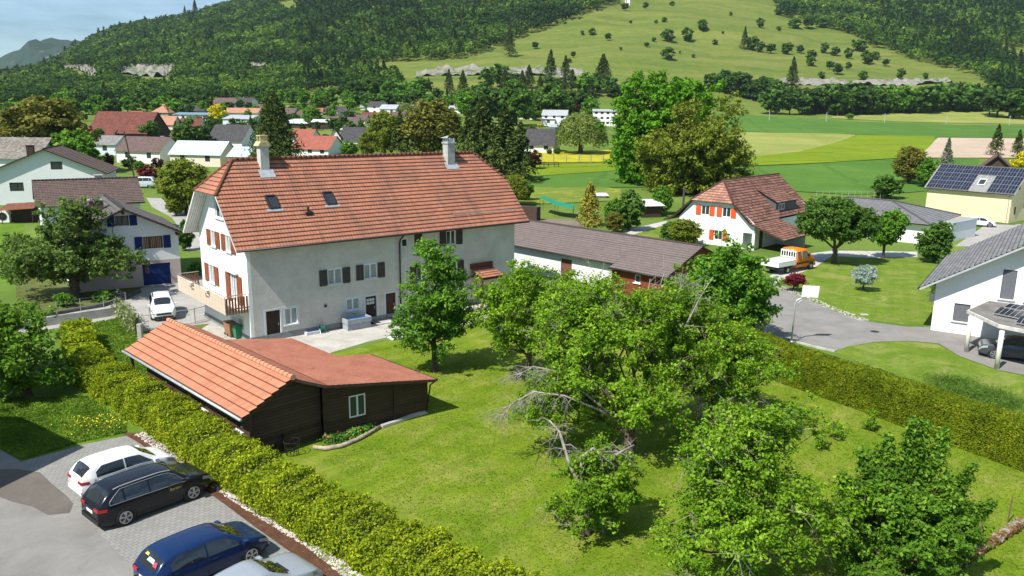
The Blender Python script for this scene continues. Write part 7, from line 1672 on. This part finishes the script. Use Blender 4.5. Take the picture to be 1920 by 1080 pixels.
# ================================================================== CARS
WHP = carpaint('white_car_paint', (.78, .78, .78)); BKP = carpaint('black_car_paint', (.006, .007, .012)); BLP = carpaint('blue_car_paint', (.005, .022, .085), .25, .1); SVP = carpaint('silver_car_paint', (.42, .46, .49), .3, .45); GRP = carpaint('dark_grey_car_paint', (.06, .07, .085), .25, .2)
T, q = make_car('white hatchback parked furthest from the viewer in the paved bays', (-16.75, 32.15, .012), 41, 4.03, 1.70, 1.47, WHP, 'hatch')
Tb, q = make_car('black estate car with silver roof rails and a yellow door sign', (-14.72, 30.05, .012), 40, 4.66, 1.86, 1.58, BKP, 'suv', rails=True, clad=True, wheelbase=2.80, wr=.35)
def car_extras():
    # bright window surround and a small door sign on the black car
    for sy in (-1, 1):
        m = MB(); pts = [Vector(q['S'](x, .03, sy, .022)) for x in np.linspace(q['c0'] - .08, q['c1'] - .02, 14)]
        top = [Vector(q['S'](x, .04 + .44 * (max(.08, 1 - (x - q['ws'][0] + .05) / (q['ws'][1] - q['ws'][0])) if x > q['ws'][0] - .05 else (min(1, .45 + .55 * (x - q['c0']) / .35) if x < q['c0'] + .35 else 1)), sy, .02)) for x in np.linspace(q['c0'] - .08, q['c1'] - .02, 14)]
        m.tube(pts, .013, 4); m.tube(top, .013, 4); m.tube([pts[0], top[0]], .013, 4); m.build('window_trim', RIM, q['body'])
    y = -(q['hwid'](.5) * .99 + .012); m = MB()
    m.box(.38, .92, y - .004, y + .01, .60, .98); s = m.build('door_sign', plain('black_sign', (.012, .012, .010), .4), Tb)
    m = MB()
    for a, b, c, d in ((.38, .92, .97, .98), (.38, .92, .60, .61), (.38, .39, .61, .97), (.91, .92, .61, .97)): m.box(a, b, y - .007, y - .004, c, d)
    m.build('sign_border', plain('grey_line', (.15, .15, .15), .5), s)
    cu = bpy.data.curves.new('t', 'FONT'); cu.body = 'Bertini'; cu.size = .17; cu.extrude = .002; cu.align_x = 'CENTER'
    o = bpy.data.objects.new('t', cu); COL.objects.link(o); dg = bpy.context.evaluated_depsgraph_get(); dg.update(); me = bpy.data.meshes.new_from_object(o.evaluated_get(dg)); bpy.data.objects.remove(o)
    me.materials.clear(); me.materials.append(plain('yellow_lettering', (.62, .55, .10), .5)); me.transform(Matrix.Rotation(pi / 2, 4, 'X')); me.transform(Matrix.Translation((.65, y - .008, .76))); link('lettering', me, s)
    m = MB(); m.box(.47, .83, y - .008, y - .005, .68, .70); m.build('small_line', plain('grey_line', (.15, .15, .15), .5), s)
car_extras()
T, q2 = make_car('blue hatchback parked in the bay beside the silver car', (-10.75, 25.45, .012), 41, 4.28, 1.79, 1.47, BLP, 'hatch', wheelbase=2.63)
m = MB(); rx = q2['rw']; bx = rx[0] + .12
def rear_bits(T, q2):
    for nm, y0, y1, f0, f1, c in (('yellow_toy', .18, .42, .60, .80, (.65, .5, .12)), ('grey_blanket', -.32, .15, .35, .62, (.42, .47, .52)), ('red_blanket', -.55, -.30, .25, .55, (.55, .05, .07))):
        mm = MB(); P = []
        for (f, y) in ((f0, y0), (f0, y1), (f1, y1 - .05), (f1, y0 + .05)):
            x = q2['rw'][0] + (q2['rw'][1] - q2['rw'][0]) * f; P.append((x - .018, y, q2['ztop'](x) + .016))
        mm.quad(P); mm.build(nm, plain('c_' + nm, c, .7), T, recalc=False)
rear_bits(T, q2)
T, q3 = make_car('silver grey saloon cut off by the lower edge of the picture', (-8.35, 23.30, .012), 41, 4.45, 1.78, 1.42, SVP, 'sedan')
m = MB()
for y0, y1 in ((-.42, .28),): m.box(1.05, 1.13, y0, y1, q3['ztop'](1.09) - .02, q3['ztop'](1.05) + .012)
m.build('bonnet_vent', PLAST, T)
T, q4 = make_car('white compact off-roader facing the viewer on the yard beside the farmhouse', (-27.3, 60.6, .015), 154, 4.28, 1.78, 1.66, WHP, 'suv', group='cars beside the houses', rails=False, clad=True)
m = MB()
for sy in (-1, 1): m.tube([(a, sy * q4['hwid'](a) * .70, q4['ztop'](a) + .015) for a in np.linspace(q4['rw'][1] + .15, q4['ws'][0] - .1, 10)], .03, 5)
m.build('roof_rail', PLAST, T)
make_car('dark grey car standing in the shade of the concrete carport', tuple(g(1905, 672) + Vector((0, 0, .015))), -62, 4.5, 1.85, 1.5, GRP, 'suv', group='cars beside the houses')
make_car('small white car in front of the cream yellow house', tuple(g(1838, 424) + Vector((0, 0, .02))), 118, 3.9, 1.7, 1.4, WHP, 'hatch', group='cars beside the houses')
make_car('pale blue-grey minibus behind the long brown roof', tuple(hit(268, 352) + Vector((0, 0, .02))), -92, 5.4, 2.0, 2.2, carpaint('pale_bus_paint', (.50, .58, .60)), 'suv', group='cars beside the houses', cat='van', name='parked_van')
def pickup():
    OP = carpaint('orange_truck_paint', (.85, .21, .008), .3); OW = plain('white_drop_side', (.78, .78, .76), .5, var=.05)
    az_ = 52; P = Vector((29.3, 82.2, .02)); T = thing('pickup_truck', 'orange crew-cab flatbed truck with a white drop-side bed', 'truck', P, rad(90 - az_))
    hw = .98
    prof = [(-.9, .45), (2.55, .45), (2.62, .95), (2.45, 1.18), (1.75, 1.42), (1.05, 2.2), (.8, 2.33), (-.7, 2.36), (-.9, 2.25)]
    bm = bmesh.new(); L = [];
    for s_, k in ((-1, 1), (1, 1)):
        L.append([bm.verts.new((x, s_ * (hw - (.12 if z > 1.5 else 0) * (1 if z > 1.5 else 0)), z)) for x, z in prof])
    bm.faces.new(L[0]); bm.faces.new(L[1][::-1])
    for i in range(len(prof)): j = (i + 1) % len(prof); bm.faces.new([L[0][i], L[1][i], L[1][j], L[0][j]])
    bmesh.ops.bevel(bm, geom=list(bm.edges), offset=.07, segments=3, affect='EDGES'); bmesh.ops.recalc_face_normals(bm, faces=bm.faces)
    me = bpy.data.meshes.new('cab'); bm.to_mesh(me); bm.free(); me.polygons.foreach_set('use_smooth', [True] * len(me.polygons)); me.materials.append(OP); cab = link('cab', me, T)
    for s_ in (-1, 1):
        for (x0, x1, x2, x3) in ((-.72, -.05, -.05, -.72), (.12, 1.5, .95, .12)):
            m = MB(); y = s_ * hw; m.quad([(x0, y * 1.004, 1.42), (x1, y * 1.004, 1.42), (x2, y * .902, 2.1), (x3, y * .902, 2.1)]); m.build('side_window', CGLASS, T, recalc=False)
        m = MB(); m.box(-.85, 1.4, s_ * hw * 1.0 - .02, s_ * hw * 1.0 + .025, .78, .95); m.build('rub_strip', PLAST, T)
        for x in (-2.3, 1.85):
            m = MB(); m.tube([(x, s_ * (hw - .25), .38), (x, s_ * (hw + .01), .38)], .37, 22); w = m.build('wheel', TYRE, T); m = MB(); m.tube([(x, s_ * (hw + .01), .38), (x, s_ * (hw + .03), .38)], .2, 12); m.build('rim', RIM, w)
            m = MB(); m.tube([(x, s_ * (hw - .2), .42), (x, s_ * (hw - .006), .42)], .46, 22); m.build('wheel_arch', PLAST, T)
        m = MB(); m.box(1.25, 1.4, s_ * (hw + .02) - .08, s_ * (hw + .02) + .12, 1.45, 1.75); m.build('mirror', PLAST, T)
    m = MB(); m.quad([(1.72, -hw + .15, 1.47), (1.72, hw - .15, 1.47), (1.1, hw - .26, 2.18), (1.1, -hw + .26, 2.18)]); m.build('windscreen', CGLASS, T, recalc=False)
    m = MB(); m.box(-.935, -.92, -.85, .85, 1.55, 2.05); rw = m.build('rear_window', CGLASS, T)
    m = MB()
    for k in range(7): y = -.85 + k * 1.7 / 6; m.box(-.96, -.937, y - .035, y + .035, 1.5, 2.1)
    m.box(-.955, -.93, -.9, .9, 2.05, 2.2); m.box(-.955, -.93, -.9, .9, 1.42, 1.55); m.build('rear_guard', OW, T)
    m = MB(); m.box(-4.1, -.98, -1.04, 1.04, .82, .95); bed = m.build('bed', OW, T)
    for a in ((-4.1, -.98, -1.04, -1.0), (-4.1, -.98, 1.0, 1.04), (-4.1, -4.06, -1.0, 1.0), (-1.02, -.98, -1.0, 1.0)): m = MB(); m.box(a[0], a[1], a[2], a[3], .95, 1.35); m.build('side_board', OW, bed)
    m = MB(); m.box(-4.0, -.6, -.5, .5, .5, .8); m.build('chassis', PLAST, T); m = MB(); m.box(2.5, 2.68, -.95, .95, .4, .62); m.build('front_bumper', PLAST, T)
pickup()

# ================================================================== STREET AND GARDEN FURNITURE
GALV = plain('galvanised_pole', (.50, .52, .53), .45, metal=.4)
def hoop():
    P = g(1484, 642); T = thing('basketball_hoop', 'basketball hoop with a blank white board on a bent grey pole', 'basketball hoop', P, rad(-8)); m = MB()
    m.tube([(0, 0, 0), (.02, 0, 2.9), (.12, .0, 3.12), (.85, .15, 3.45)], .055, 8); m.tube([(.02, 0, 2.7), (.62, .1, 3.3)], .03, 6); m.tube([(0, 0, 0), (0, 0, .12)], .14, 8); m.build('pole', GALV, T, smooth=True)
    m = MB(); m.box(-.6, .6, -.02, .02, -.42, .42); o = m.build('backboard', plain('white_board', (.80, .80, .80), .5, var=.02), T); o.location = (1.0, .12, 3.75); o.rotation_euler = (0, rad(3), rad(10))
    m = MB(); m.tube([(.85 + cos(a) * .23, -.12 + sin(a) * .23, 3.42) for a in np.linspace(0, 2 * pi, 17)], .012, 5, False); m.build('ring', GALV, T)
hoop()
def wall_and_fence():
    a, b = g(80, 612), g(238, 588); T = thing('retaining_wall', 'low concrete wall along the near edge of the road', 'wall', a); d = b - a; a2 = d * -1.2
    m = MB(); m.beam(a2 + Vector((0, 0, .3)), d + Vector((0, 0, .3)), .25, .75); m.build('wall', CONC, T)
    F_ = thing('wire_fence', 'thin wire fence standing on the low concrete wall', 'fence', a + Vector((0, 0, .6))); n = 9
    for k in range(n): p = a2.lerp(d, k / (n - 1)); m = MB(); m.tube([p, p + Vector((0, 0, 1.1))], .022, 5); m.build('post', GALV, F_)
    m = MB()
    for z in (.1, .35, .6, .85, 1.08): m.tube([a2 + Vector((0, 0, z)), d + Vector((0, 0, z))], .004, 3)
    m.build('wires', GALV, F_)
    # gate across the yard
    G0, G1, G2 = g(262, 622), g(366, 607), g(402, 597); T = thing('yard_gate', 'wire mesh double gate behind the white compact off-roader', 'gate', G0); 
    for nm, p in (('gate_post', G0), ('gate_post', G1), ('gate_post', G2)):
        m = MB(); q_ = p - G0; m.tube([q_, q_ + Vector((0, 0, 1.25))], .05, 6); m.build(nm, ZINC, T)
    for A, B in ((G0, G1), (G1, G2)):
        m = MB(); A_, B_ = A - G0, B - G0
        for z in (.12, 1.15): m.tube([A_ + Vector((0, 0, z)), B_ + Vector((0, 0, z))], .022, 5)
        for k in range(13): p = A_.lerp(B_, k / 12); m.tube([p + Vector((0, 0, .12)), p + Vector((0, 0, 1.15))], .005, 3)
        for k in range(6): z = .12 + k * .2; m.tube([A_ + Vector((0, 0, z)), B_ + Vector((0, 0, z))], .004, 3)
        m.build('gate_leaf', ZINC, T)
    # overgrown concrete post run from wall to gate
    hedge('climbing_plant', 'loose pale climbing plant on the fence between lawn and yard', [(g(222, 590).x, g(222, 590).y), (g(258, 628).x, g(258, 628).y)], .5, 1.3, leafmat('ivy_leaf', (.12, .15, .06), (.22, .25, .12), (.34, .36, .22)), 900, .10, 91, HCORE, rough=.2)
    m = MB(); P = g(262, 668) + Vector((0, 0, 0)); m.box(-.14, .14, -.14, .14, 0, 1.25); o = m.build('gate_pillar', CONC); o.location = g(264, 640); tag(o, 'square concrete pillar at the left end of the gate', 'pillar')
wall_and_fence()
def bins():
    for nm, p, c, lab in (('brown_bin', (431, 628), (.30, .14, .075), 'left brown wheeled bin at the farmhouse corner'), ('brown_bin', (436, 631), (.28, .13, .07), 'brown wheeled bin touching the green one'), ('green_bin', (447, 634), (.03, .20, .09), 'green wheeled bin at the farmhouse corner')):
        T = thing('wheeled_bin', lab, 'bin', g(*p), rad(40), 'bins at the farmhouse corner'); mt = plain('bin_' + nm + str(p[0]), c, .5, var=.08)
        m = MB(); s = [(-.24, -.27, .06), (.24, -.27, .06), (.24, .24, .06), (-.24, .24, .06)]; t = [(-.3, -.36, .95), (.3, -.36, .95), (.3, .34, .95), (-.3, .34, .95)]
        m.quad(s[::-1]); m.quad(t)
        for i in range(4): j = (i + 1) % 4; m.quad([s[i], s[j], t[j], t[i]])
        m.build('body', mt, T); m = MB(); m.box(-.32, .32, -.39, .38, .95, 1.01); m.beam((-.28, .42, .98), (.28, .42, .98), .05); m.build('lid', mt, T)
        for x in (-.24, .24): m = MB(); m.tube([(x - .03, .27, .1), (x + .03, .27, .1)], .1, 10); m.build('wheel', TYRE, T)
bins()
def loc_f(a, y, z=0): return MHm @ Vector((a - 11.8, -4.5 + y, z))
def front_bits():
    T = thing('stone_trough', 'grey stone wash trough full of blue water against the farmhouse front', 'trough', loc_f(7.75, -.75), rad(40)); st_ = plain('trough_stone', (.30, .33, .36), .85, var=.15)
    m = MB(); m.box(-.95, .95, -.4, .4, .0, .5); m.box(-1.0, 1.0, -.48, -.38, .5, .85); m.box(-1.0, 1.0, .38, .48, .5, .85); m.box(-1.0, -.9, -.38, .38, .5, .85); m.box(.9, 1.0, -.38, .38, .5, .85); m.build('basin', st_, T)
    m = MB(); m.box(-.9, .9, -.38, .38, .55, .74); m.build('water', plain('blue_cover', (.02, .10, .24), .2, .6, var=.2), T); m = MB(); m.tube([(0, .55, 1.0), (0, .15, 1.05), (0, .12, .95)], .02, 6); m.build('tap', GUTTER, T)
    T = thing('hose_reel', 'green garden hose reel against the grey plinth', 'hose reel', loc_f(5.15, -.35), rad(40)); gm = plain('green_hose', (.01, .13, .09), .5)
    m = MB()
    for k in range(5): m.tube([(-.15 + k * .07, cos(a) * .22, .32 + sin(a) * .22) for a in np.linspace(0, 2 * pi, 15)], .025, 5, False)
    m.build('hose', gm, T); m = MB(); m.tube([(-.25, .1, 0), (-.22, .15, .95), (.22, .15, .95), (.25, .1, 0)], .018, 5); m.tube([(-.25, -.25, 0), (-.2, 0, .32), (.2, 0, .32), (.25, -.25, 0)], .018, 5); m.build('frame', GALV, T)
    for a, lab in ((9.45, 'dark doormat at the door with six small panes'), (11.2, 'dark doormat at the plain brown door'),):
        m = MB(); m.box(-.35, .35, -.25, .25, 0, .03); o = m.build('doormat', plain('mat_black', (.02, .02, .02), .95)); o.location = loc_f(a, -.5, .1); o.rotation_euler = (0, 0, rad(40)); tag(o, lab, 'doormat')
    m = MB(); m.box(-2.6, 2.6, -.55, .5, 0, .09); o = m.build('door_step', CONC); o.location = loc_f(10.4, -.56); o.rotation_euler = (0, 0, rad(40)); tag(o, 'long low concrete step below the two brown doors', 'step')
    T = thing('white_boards', 'stack of flat white boards lying on the grass under the pear tree', 'board stack', g(757, 632), rad(38)); wp = plain('white_boards', (.78, .78, .77), .6)
    m = MB(); m.box(-1.1, 1.0, -.35, .45, .02, .1); m.build('lower_board', wp, T); m = MB(); m.box(-.7, 1.2, -.5, .2, .11, .17); m.build('upper_board', wp, T)
    m = MB(); m.box(-.5, .5, -.2, .2, 0, .22); o = m.build('basement_window_well', plain('pale_sill', (.55, .55, .6), .8)); o.location = loc_f(4.4, -.25); o.rotation_euler = (0, 0, rad(40)); tag(o, 'pale stone slab lying at the plinth left of the hose reel', 'slab')
front_bits()
def stone_wall():
    rs = random.Random(4); mt, t, b = nmat('lichen_stone', .95, .1); f = tex(t, 2.2, 6, .7); c = ramp(t, f, [(.36, (.03, .028, .024)), (.46, (.13, .07, .022)), (.52, (.17, .11, .045)), (.56, (.33, .31, .285)), (.62, (.12, .11, .10)), (.75, (.26, .245, .225))]); t.links.new(c, b.inputs[0]); bump(t, b, tex(t, 9, 5), .8, .05)
    A, B = g(1700, 1125), g(1990, 938); T = thing('dry_stone_wall', 'low lichen covered stone wall crossing the lower right corner', 'wall', A); d = B - A; L = d.length; u = d.normalized(); n = Vector((-u.y, u.x, 0)); m = MB(); k = 0.0
    bm = bmesh.new()
    while k < L:
        l = rs.uniform(.16, .36)
        for row, (w, z, h) in enumerate(((.17, .0, .2), (.16, .12, .15))):
            mm = bmesh.ops.create_icosphere(bm, subdivisions=2, radius=1.0); offy = rs.uniform(-.07, .07); offz = rs.uniform(-.05, .06)
            for v in mm['verts']:
                p = v.co; s = Vector((max(-.8, min(.8, p.x)) * l * .66, max(-.75, min(.75, p.y)) * w * 1.25, max(-.7, min(.7, p.z)) * h * .8)); s += Vector((rs.uniform(-1, 1), rs.uniform(-1, 1), rs.uniform(-1, 1))) * .015
                v.co = u * (k + l / 2 + s.x) + n * (s.y + offy) + Vector((0, 0, z + h * .5 + s.z + offz))
        k += l * .92
    me = bpy.data.meshes.new('stones'); bm.to_mesh(me); bm.free(); me.materials.append(mt); link('stones', me, T)
    for i, (px, py, h, lab) in enumerate(((1837, 1005, .95, 'shorter rusty stake behind the stone wall'), (1889, 980, 1.15, 'taller rusty stake on the stone wall'))):
        m = MB(); m.tube([(0, 0, 0), (.04, 0, h)], .028, 6); o = m.build('fence_stake', plain('rusty_stake', (.16, .09, .07), .9, var=.3)); o.location = g(px, py); tag(o, lab, 'stake')
stone_wall()
def far_bits():
    for i, px in enumerate((1442, 1549, 1658, 1774, 1892)):
        P = hit(px, 232 - (1442 - px) * -.0 - 6 + i * 2.2); T = thing('railway_mast', 'pale railway mast in front of the tree belt, number %s from the left' % ('one', 'two', 'three', 'four', 'five')[i], 'mast', P, 0, 'masts along the railway')
        s = P.y / K; m = MB(); m.tube([(0, 0, 0), (0, 0, 17 * s)], .55 * s, 5); m.build('pole', GALV, T); m = MB(); m.beam((0, 0, 15.5 * s), (-1.5 * s, 0, 16.5 * s), .35 * s); m.build('arm', GALV, T)
    # meadow fence
    T = None; xs = [1016, 1038, 1062, 1086, 1108, 1131, 1155, 1178]
    P0 = hit(1016, 307); T = thing('paddock_fence', 'wooden post fence along the near edge of the buttercup meadow', 'fence', P0)
    for x in xs: p = hit(x, 305) - P0; m = MB(); m.box(p.x - .12, p.x + .12, p.y - .12, p.y + .12, p.z - .2, p.z + 2.0); m.build('post', DEADWOOD, T)
    a, b = hit(1010, 305) - P0, hit(1182, 305) - P0; m = MB()
    for z in (.9, 1.7): m.tube([a + Vector((0, 0, z)), b + Vector((0, 0, z))], .02, 4)
    m.build('wire', GALV, T)
    T = thing('wooden_rail_fence', 'short dark rail fence below the dark firs by the meadow', 'fence', hit(1012, 314)); P0 = T.location
    for x in (1012, 1020, 1028, 1040, 1047): p = hit(x, 314) - P0; m = MB(); m.box(p.x - .1, p.x + .1, p.y - .1, p.y + .1, 0, 1.3); m.build('post', DARKW, T)
    a, b = hit(1008, 314) - P0, hit(1048, 314) - P0; m = MB(); m.beam(a + Vector((0, 0, 1.2)), b + Vector((0, 0, 1.2)), .12); m.beam(a + Vector((0, 0, .7)), b + Vector((0, 0, .7)), .12); m.build('rail', DARKW, T)
    # green net over the vegetable bed
    p = [g(1012, 402), g(1040, 408), g(1074, 412), g(1018, 398), g(1046, 402), g(1075, 404)]; T = thing('net_frame', 'green netting stretched on thin poles over the vegetable bed', 'net', p[0]); gn = plain('green_netting', (.015, .22, .12), .7)
    hgt = [2.6, 1.9, 1.6]; m = MB()
    for i in range(2): m.quad([p[i] - p[0] + Vector((0, 0, hgt[i])), p[i + 1] - p[0] + Vector((0, 0, hgt[i + 1])), p[i + 4] - p[0] + Vector((0, 0, hgt[i + 1] + .1)), p[i + 3] - p[0] + Vector((0, 0, hgt[i] + .1))])
    m.build('netting', gn, T, recalc=False)
    for i in range(6): m = MB(); q_ = p[i] - p[0]; m.tube([q_, q_ + Vector((0, 0, hgt[i % 3]))], .04, 4); m.build('pole', GUTTER, T)
    m = MB(); a, b = g(990, 412), g(1008, 416); o = None; m.box(-1.6, 1.6, -.6, .6, 0, 2.0); o = m.build('compost_box', DARKW); o.location = g(992, 412); o.rotation_euler = (0, 0, rad(-30)); tag(o, 'dark wooden box structure behind the right eave of the farmhouse', 'box')
    # utility pole behind the minibus
    P = hit(256, 352); T = thing('utility_pole', 'leaning dark wooden utility pole in front of the minibus', 'pole', P); s = P.y / K; m = MB(); m.tube([(0, 0, 0), (-14 * s, 0, 106 * s)], [.16, .11], 7); m.build('pole', DARKW, T); m = MB(); m.beam((-14.5 * s, 0, 101 * s), (-13 * s + .5, 0, 101 * s), .12); m.build('crossarm', DARKW, T)
    # field edge fence posts right of the orange-shuttered house
    P0 = hit(1535, 374); T = thing('field_fence', 'thin post fence between the bungalow and the wheat field', 'fence', P0)
    for k in range(14): x = 1530 + k * 12; p = hit(x, 373) - P0; m = MB(); m.tube([p, p + Vector((0, 0, 1.5))], .035, 4); m.build('post', ZINC, T)
    a, b = hit(1530, 373) - P0, hit(1686, 373) - P0; m = MB(); m.tube([a + Vector((0, 0, 1.4)), b + Vector((0, 0, 1.4))], .03, 3); m.build('wire', GALV, T)
    p = g(1620, 590); m = MB(); m.box(-.3, .3, -.2, .2, 0, .04); o = m.build('stepping_stone', CONC); o.location = p; tag(o, 'small flat stone in the neighbour lawn edge', 'stone')
    T = thing('plant_pot', 'tall dark plant pot beside the white house corner', 'plant pot', g(1748, 566)); m = MB(); m.tube([(0, 0, 0), (0, 0, .75)], [.2, .3], 10); m.build('pot', plain('pot_grey', (.12, .13, .14), .7), T)
    rs = np.random.RandomState(3); P = rs.normal(size=(260, 3)) * [.22, .22, .45] + [0, 0, 1.4]; link('foliage', leaf_mesh('foliage', P, .09, LF['mid'], rs), T)
far_bits()
def more_bits():
    P = hit(1176, 14); s = P.y / K; T = thing('hill_sign', 'small white board with a red stripe at the top of the hill meadow', 'board', P); m = MB(); m.box(-4.5 * s, 4.5 * s, -.2, .2, 4 * s, 15 * s); m.build('board', WFRAME, T); m = MB(); m.box(-3 * s, -1.5 * s, -.3, -.21, 6 * s, 14 * s); m.box(-1.0 * s, 3.5 * s, -.3, -.21, 5.5 * s, 7.5 * s); m.build('red_stripe', plain('sign_red', (.5, .03, .05), .5), T); m = MB(); m.box(-3 * s, -2 * s, -.1, .1, -1, 4 * s); m.box(2 * s, 3 * s, -.1, .1, -1, 4 * s); m.build('legs', ZINC, T)
    m = MB(); P = [g(*p, .12) for p in ((62, 596), (130, 583), (190, 573), (235, 558), (262, 546))]; st_ = plain('dark_edging_stone', (.10, .095, .085), .95, var=.4, scale=2)
    for a, b in zip(P[:-1], P[1:]): m.beam(a, b, .3, .34)
    tag(m.build('garden_kerb', st_), 'dark stone edging between the kitchen garden and the road', 'kerb')
    m = MB(); P = [g(*p, .05) for p in ((1440, 638), (1468, 634), (1530, 651), (1566, 659))]
    for a, b in zip(P[:-1], P[1:]): m.beam(a, b, .12, .16)
    tag(m.build('driveway_kerb', CONC), 'thin concrete kerb between the driveway and the long hedge', 'kerb')
    # overhead wires over the village and manholes on the road
    for i, (px, py) in enumerate(((150, 598), (1640, 622))):
        m = MB(); m.tube([(0, 0, 0), (0, 0, .012)], .32, 20); o = m.build('manhole_cover', GUTTER); o.location = g(px, py) + Vector((0, 0, .013)); tag(o, ('round dark manhole cover on the village road', 'round dark manhole cover on the right driveway')[i], 'manhole')
more_bits()
def tall_grass():
    rs = np.random.RandomState(8); n = 7000; P = []
    c = [g(1800, 735), g(1850, 745), g(1780, 720), g(1880, 760)]
    Q = np.array([list(c[i % 4]) for i in range(n)]) + rs.normal(size=(n, 3)) * [.75, .6, 0]; Q[:, 2] = rs.rand(n) * .45
    me = leaf_mesh('tall_grass', Q, .13, leafmat('tall_grass_blade', (.055, .11, .015), (.09, .165, .022), (.15, .23, .05)), rs, -.2, None, 0, .12); tag(link('tall_grass', me), kind='stuff')
    # rough grass clumps of the long garden grass and the verge
    for nm, poly, n, z, mt, sd in (('long_grass_tufts', [(120, 618), (238, 594), (258, 632), (330, 665), (320, 720), (185, 680)], 22000, .20, 'garden', 1), ('verge_grass_tufts', [(0, 745), (165, 745), (235, 792), (236, 812), (150, 830), (43, 862), (0, 840)], 20000, .16, 'fresh', 2), ('lawn_grass_tufts', [(650, 665), (790, 640), (1000, 700), (1440, 700), (1640, 780), (1960, 900), (1960, 1090), (1000, 1090), (900, 1040), (600, 862), (810, 770), (700, 690)], 45000, .04, 'orchard', 3)):
        rs = np.random.RandomState(sd); W_p = [g(*p) for p in poly]; x0, x1 = min(p.x for p in W_p), max(p.x for p in W_p); y0, y1 = min(p.y for p in W_p), max(p.y for p in W_p); pp = [(p.x, p.y) for p in W_p]
        C = np.stack([rs.uniform(x0, x1, n * 3), rs.uniform(y0, y1, n * 3)], 1); keep = [i for i in range(n * 3) if inpoly(C[i, 0], C[i, 1], pp)][:n]; C = C[keep]
        Q = np.column_stack([C, rs.rand(len(C)) * z * .6 + .01]); me = leaf_mesh(nm, Q, (.05 if z < .1 else .085), leafmat(nm + '_m', (.10, .16, .012), (.17, .24, .02), (.27, .32, .05)) if z < .1 else leafmat(nm + '_m', (.06, .13, .012), (.12, .21, .02), (.24, .30, .04)), rs, (.9 if z < .1 else .2), None, 0, .3); tag(link(nm, me), kind='stuff')
    rs = np.random.RandomState(6); n = 200; c = g(185, 795); Q = np.array([c.x, c.y, .15]) + rs.normal(size=(n, 3)) * [1.0, .6, .03]; me = leaf_mesh('buttercups', Q, .045, plain('buttercup_yellow', (.75, .60, .03), .6), rs, 1.0); tag(link('buttercups', me), kind='stuff')
tall_grass()
def offside_house():
    t = 1 / math.tan(rad(SUN_EL)); h1, h2 = 9.0, 6.3; dv = Vector((sin(rad(SUN_AZ)), cos(rad(SUN_AZ)), 0))
    P = g(42, 784) - dv * (h1 * t); Qp = g(158, 839) - dv * (h2 * t); half = (Qp - P).length; u = (Qp - P).normalized(); bk = Vector((-u.y, u.x, 0)); bk = bk if bk.x < 0 else -bk; ln = 12.0
    c = P + bk * (ln / 2); T = thing('neighbour_building', 'plain gabled house left of the picture whose shadow falls on the verge', 'house', (c.x, c.y, 0), math.atan2(-bk.y, -bk.x)); m = MB()
    m.poly_prism([(-half, 0), (half, 0), (half, h2), (0, h1), (-half, h2)], 'x', -ln / 2, ln / 2); m.build('wall', WHITE, T)
    m = MB(); roof_face(m, [(-ln / 2, -half, h2 + .02), (ln / 2, -half, h2 + .02), (ln / 2, 0, h1 + .02), (-ln / 2, 0, h1 + .02)]); roof_face(m, [(-ln / 2, half, h2 + .02), (ln / 2, half, h2 + .02), (ln / 2, 0, h1 + .02), (-ln / 2, 0, h1 + .02)]); m.build('roof', DKT, T)
offside_house()

# ================================================================== HAZE
def haze():
    m = bpy.data.materials.new('haze'); m.use_nodes = True; t = m.node_tree; t.nodes.clear(); o = t.nodes.new('ShaderNodeOutputMaterial'); v = t.nodes.new('ShaderNodeVolumePrincipled'); v.inputs['Color'].default_value = (.72, .86, 1.0, 1); v.inputs['Density'].default_value = HAZE_D; v.inputs['Anisotropy'].default_value = 0.2
    t.links.new(v.outputs[0], o.inputs['Volume']); mb = MB(); mb.box(-4900, 4900, -260, 4700, -6, 780); h = mb.build('haze', m, recalc=False); bm = bmesh.new(); bm.from_mesh(h.data); bmesh.ops.remove_doubles(bm, verts=bm.verts, dist=.01); bmesh.ops.recalc_face_normals(bm, faces=bm.faces); bm.to_mesh(h.data); bm.free(); tag(h, kind='stuff')
HAZE_D = 0.000045
if HAZE_D > 0: haze()

print('objects', len(bpy.data.objects))
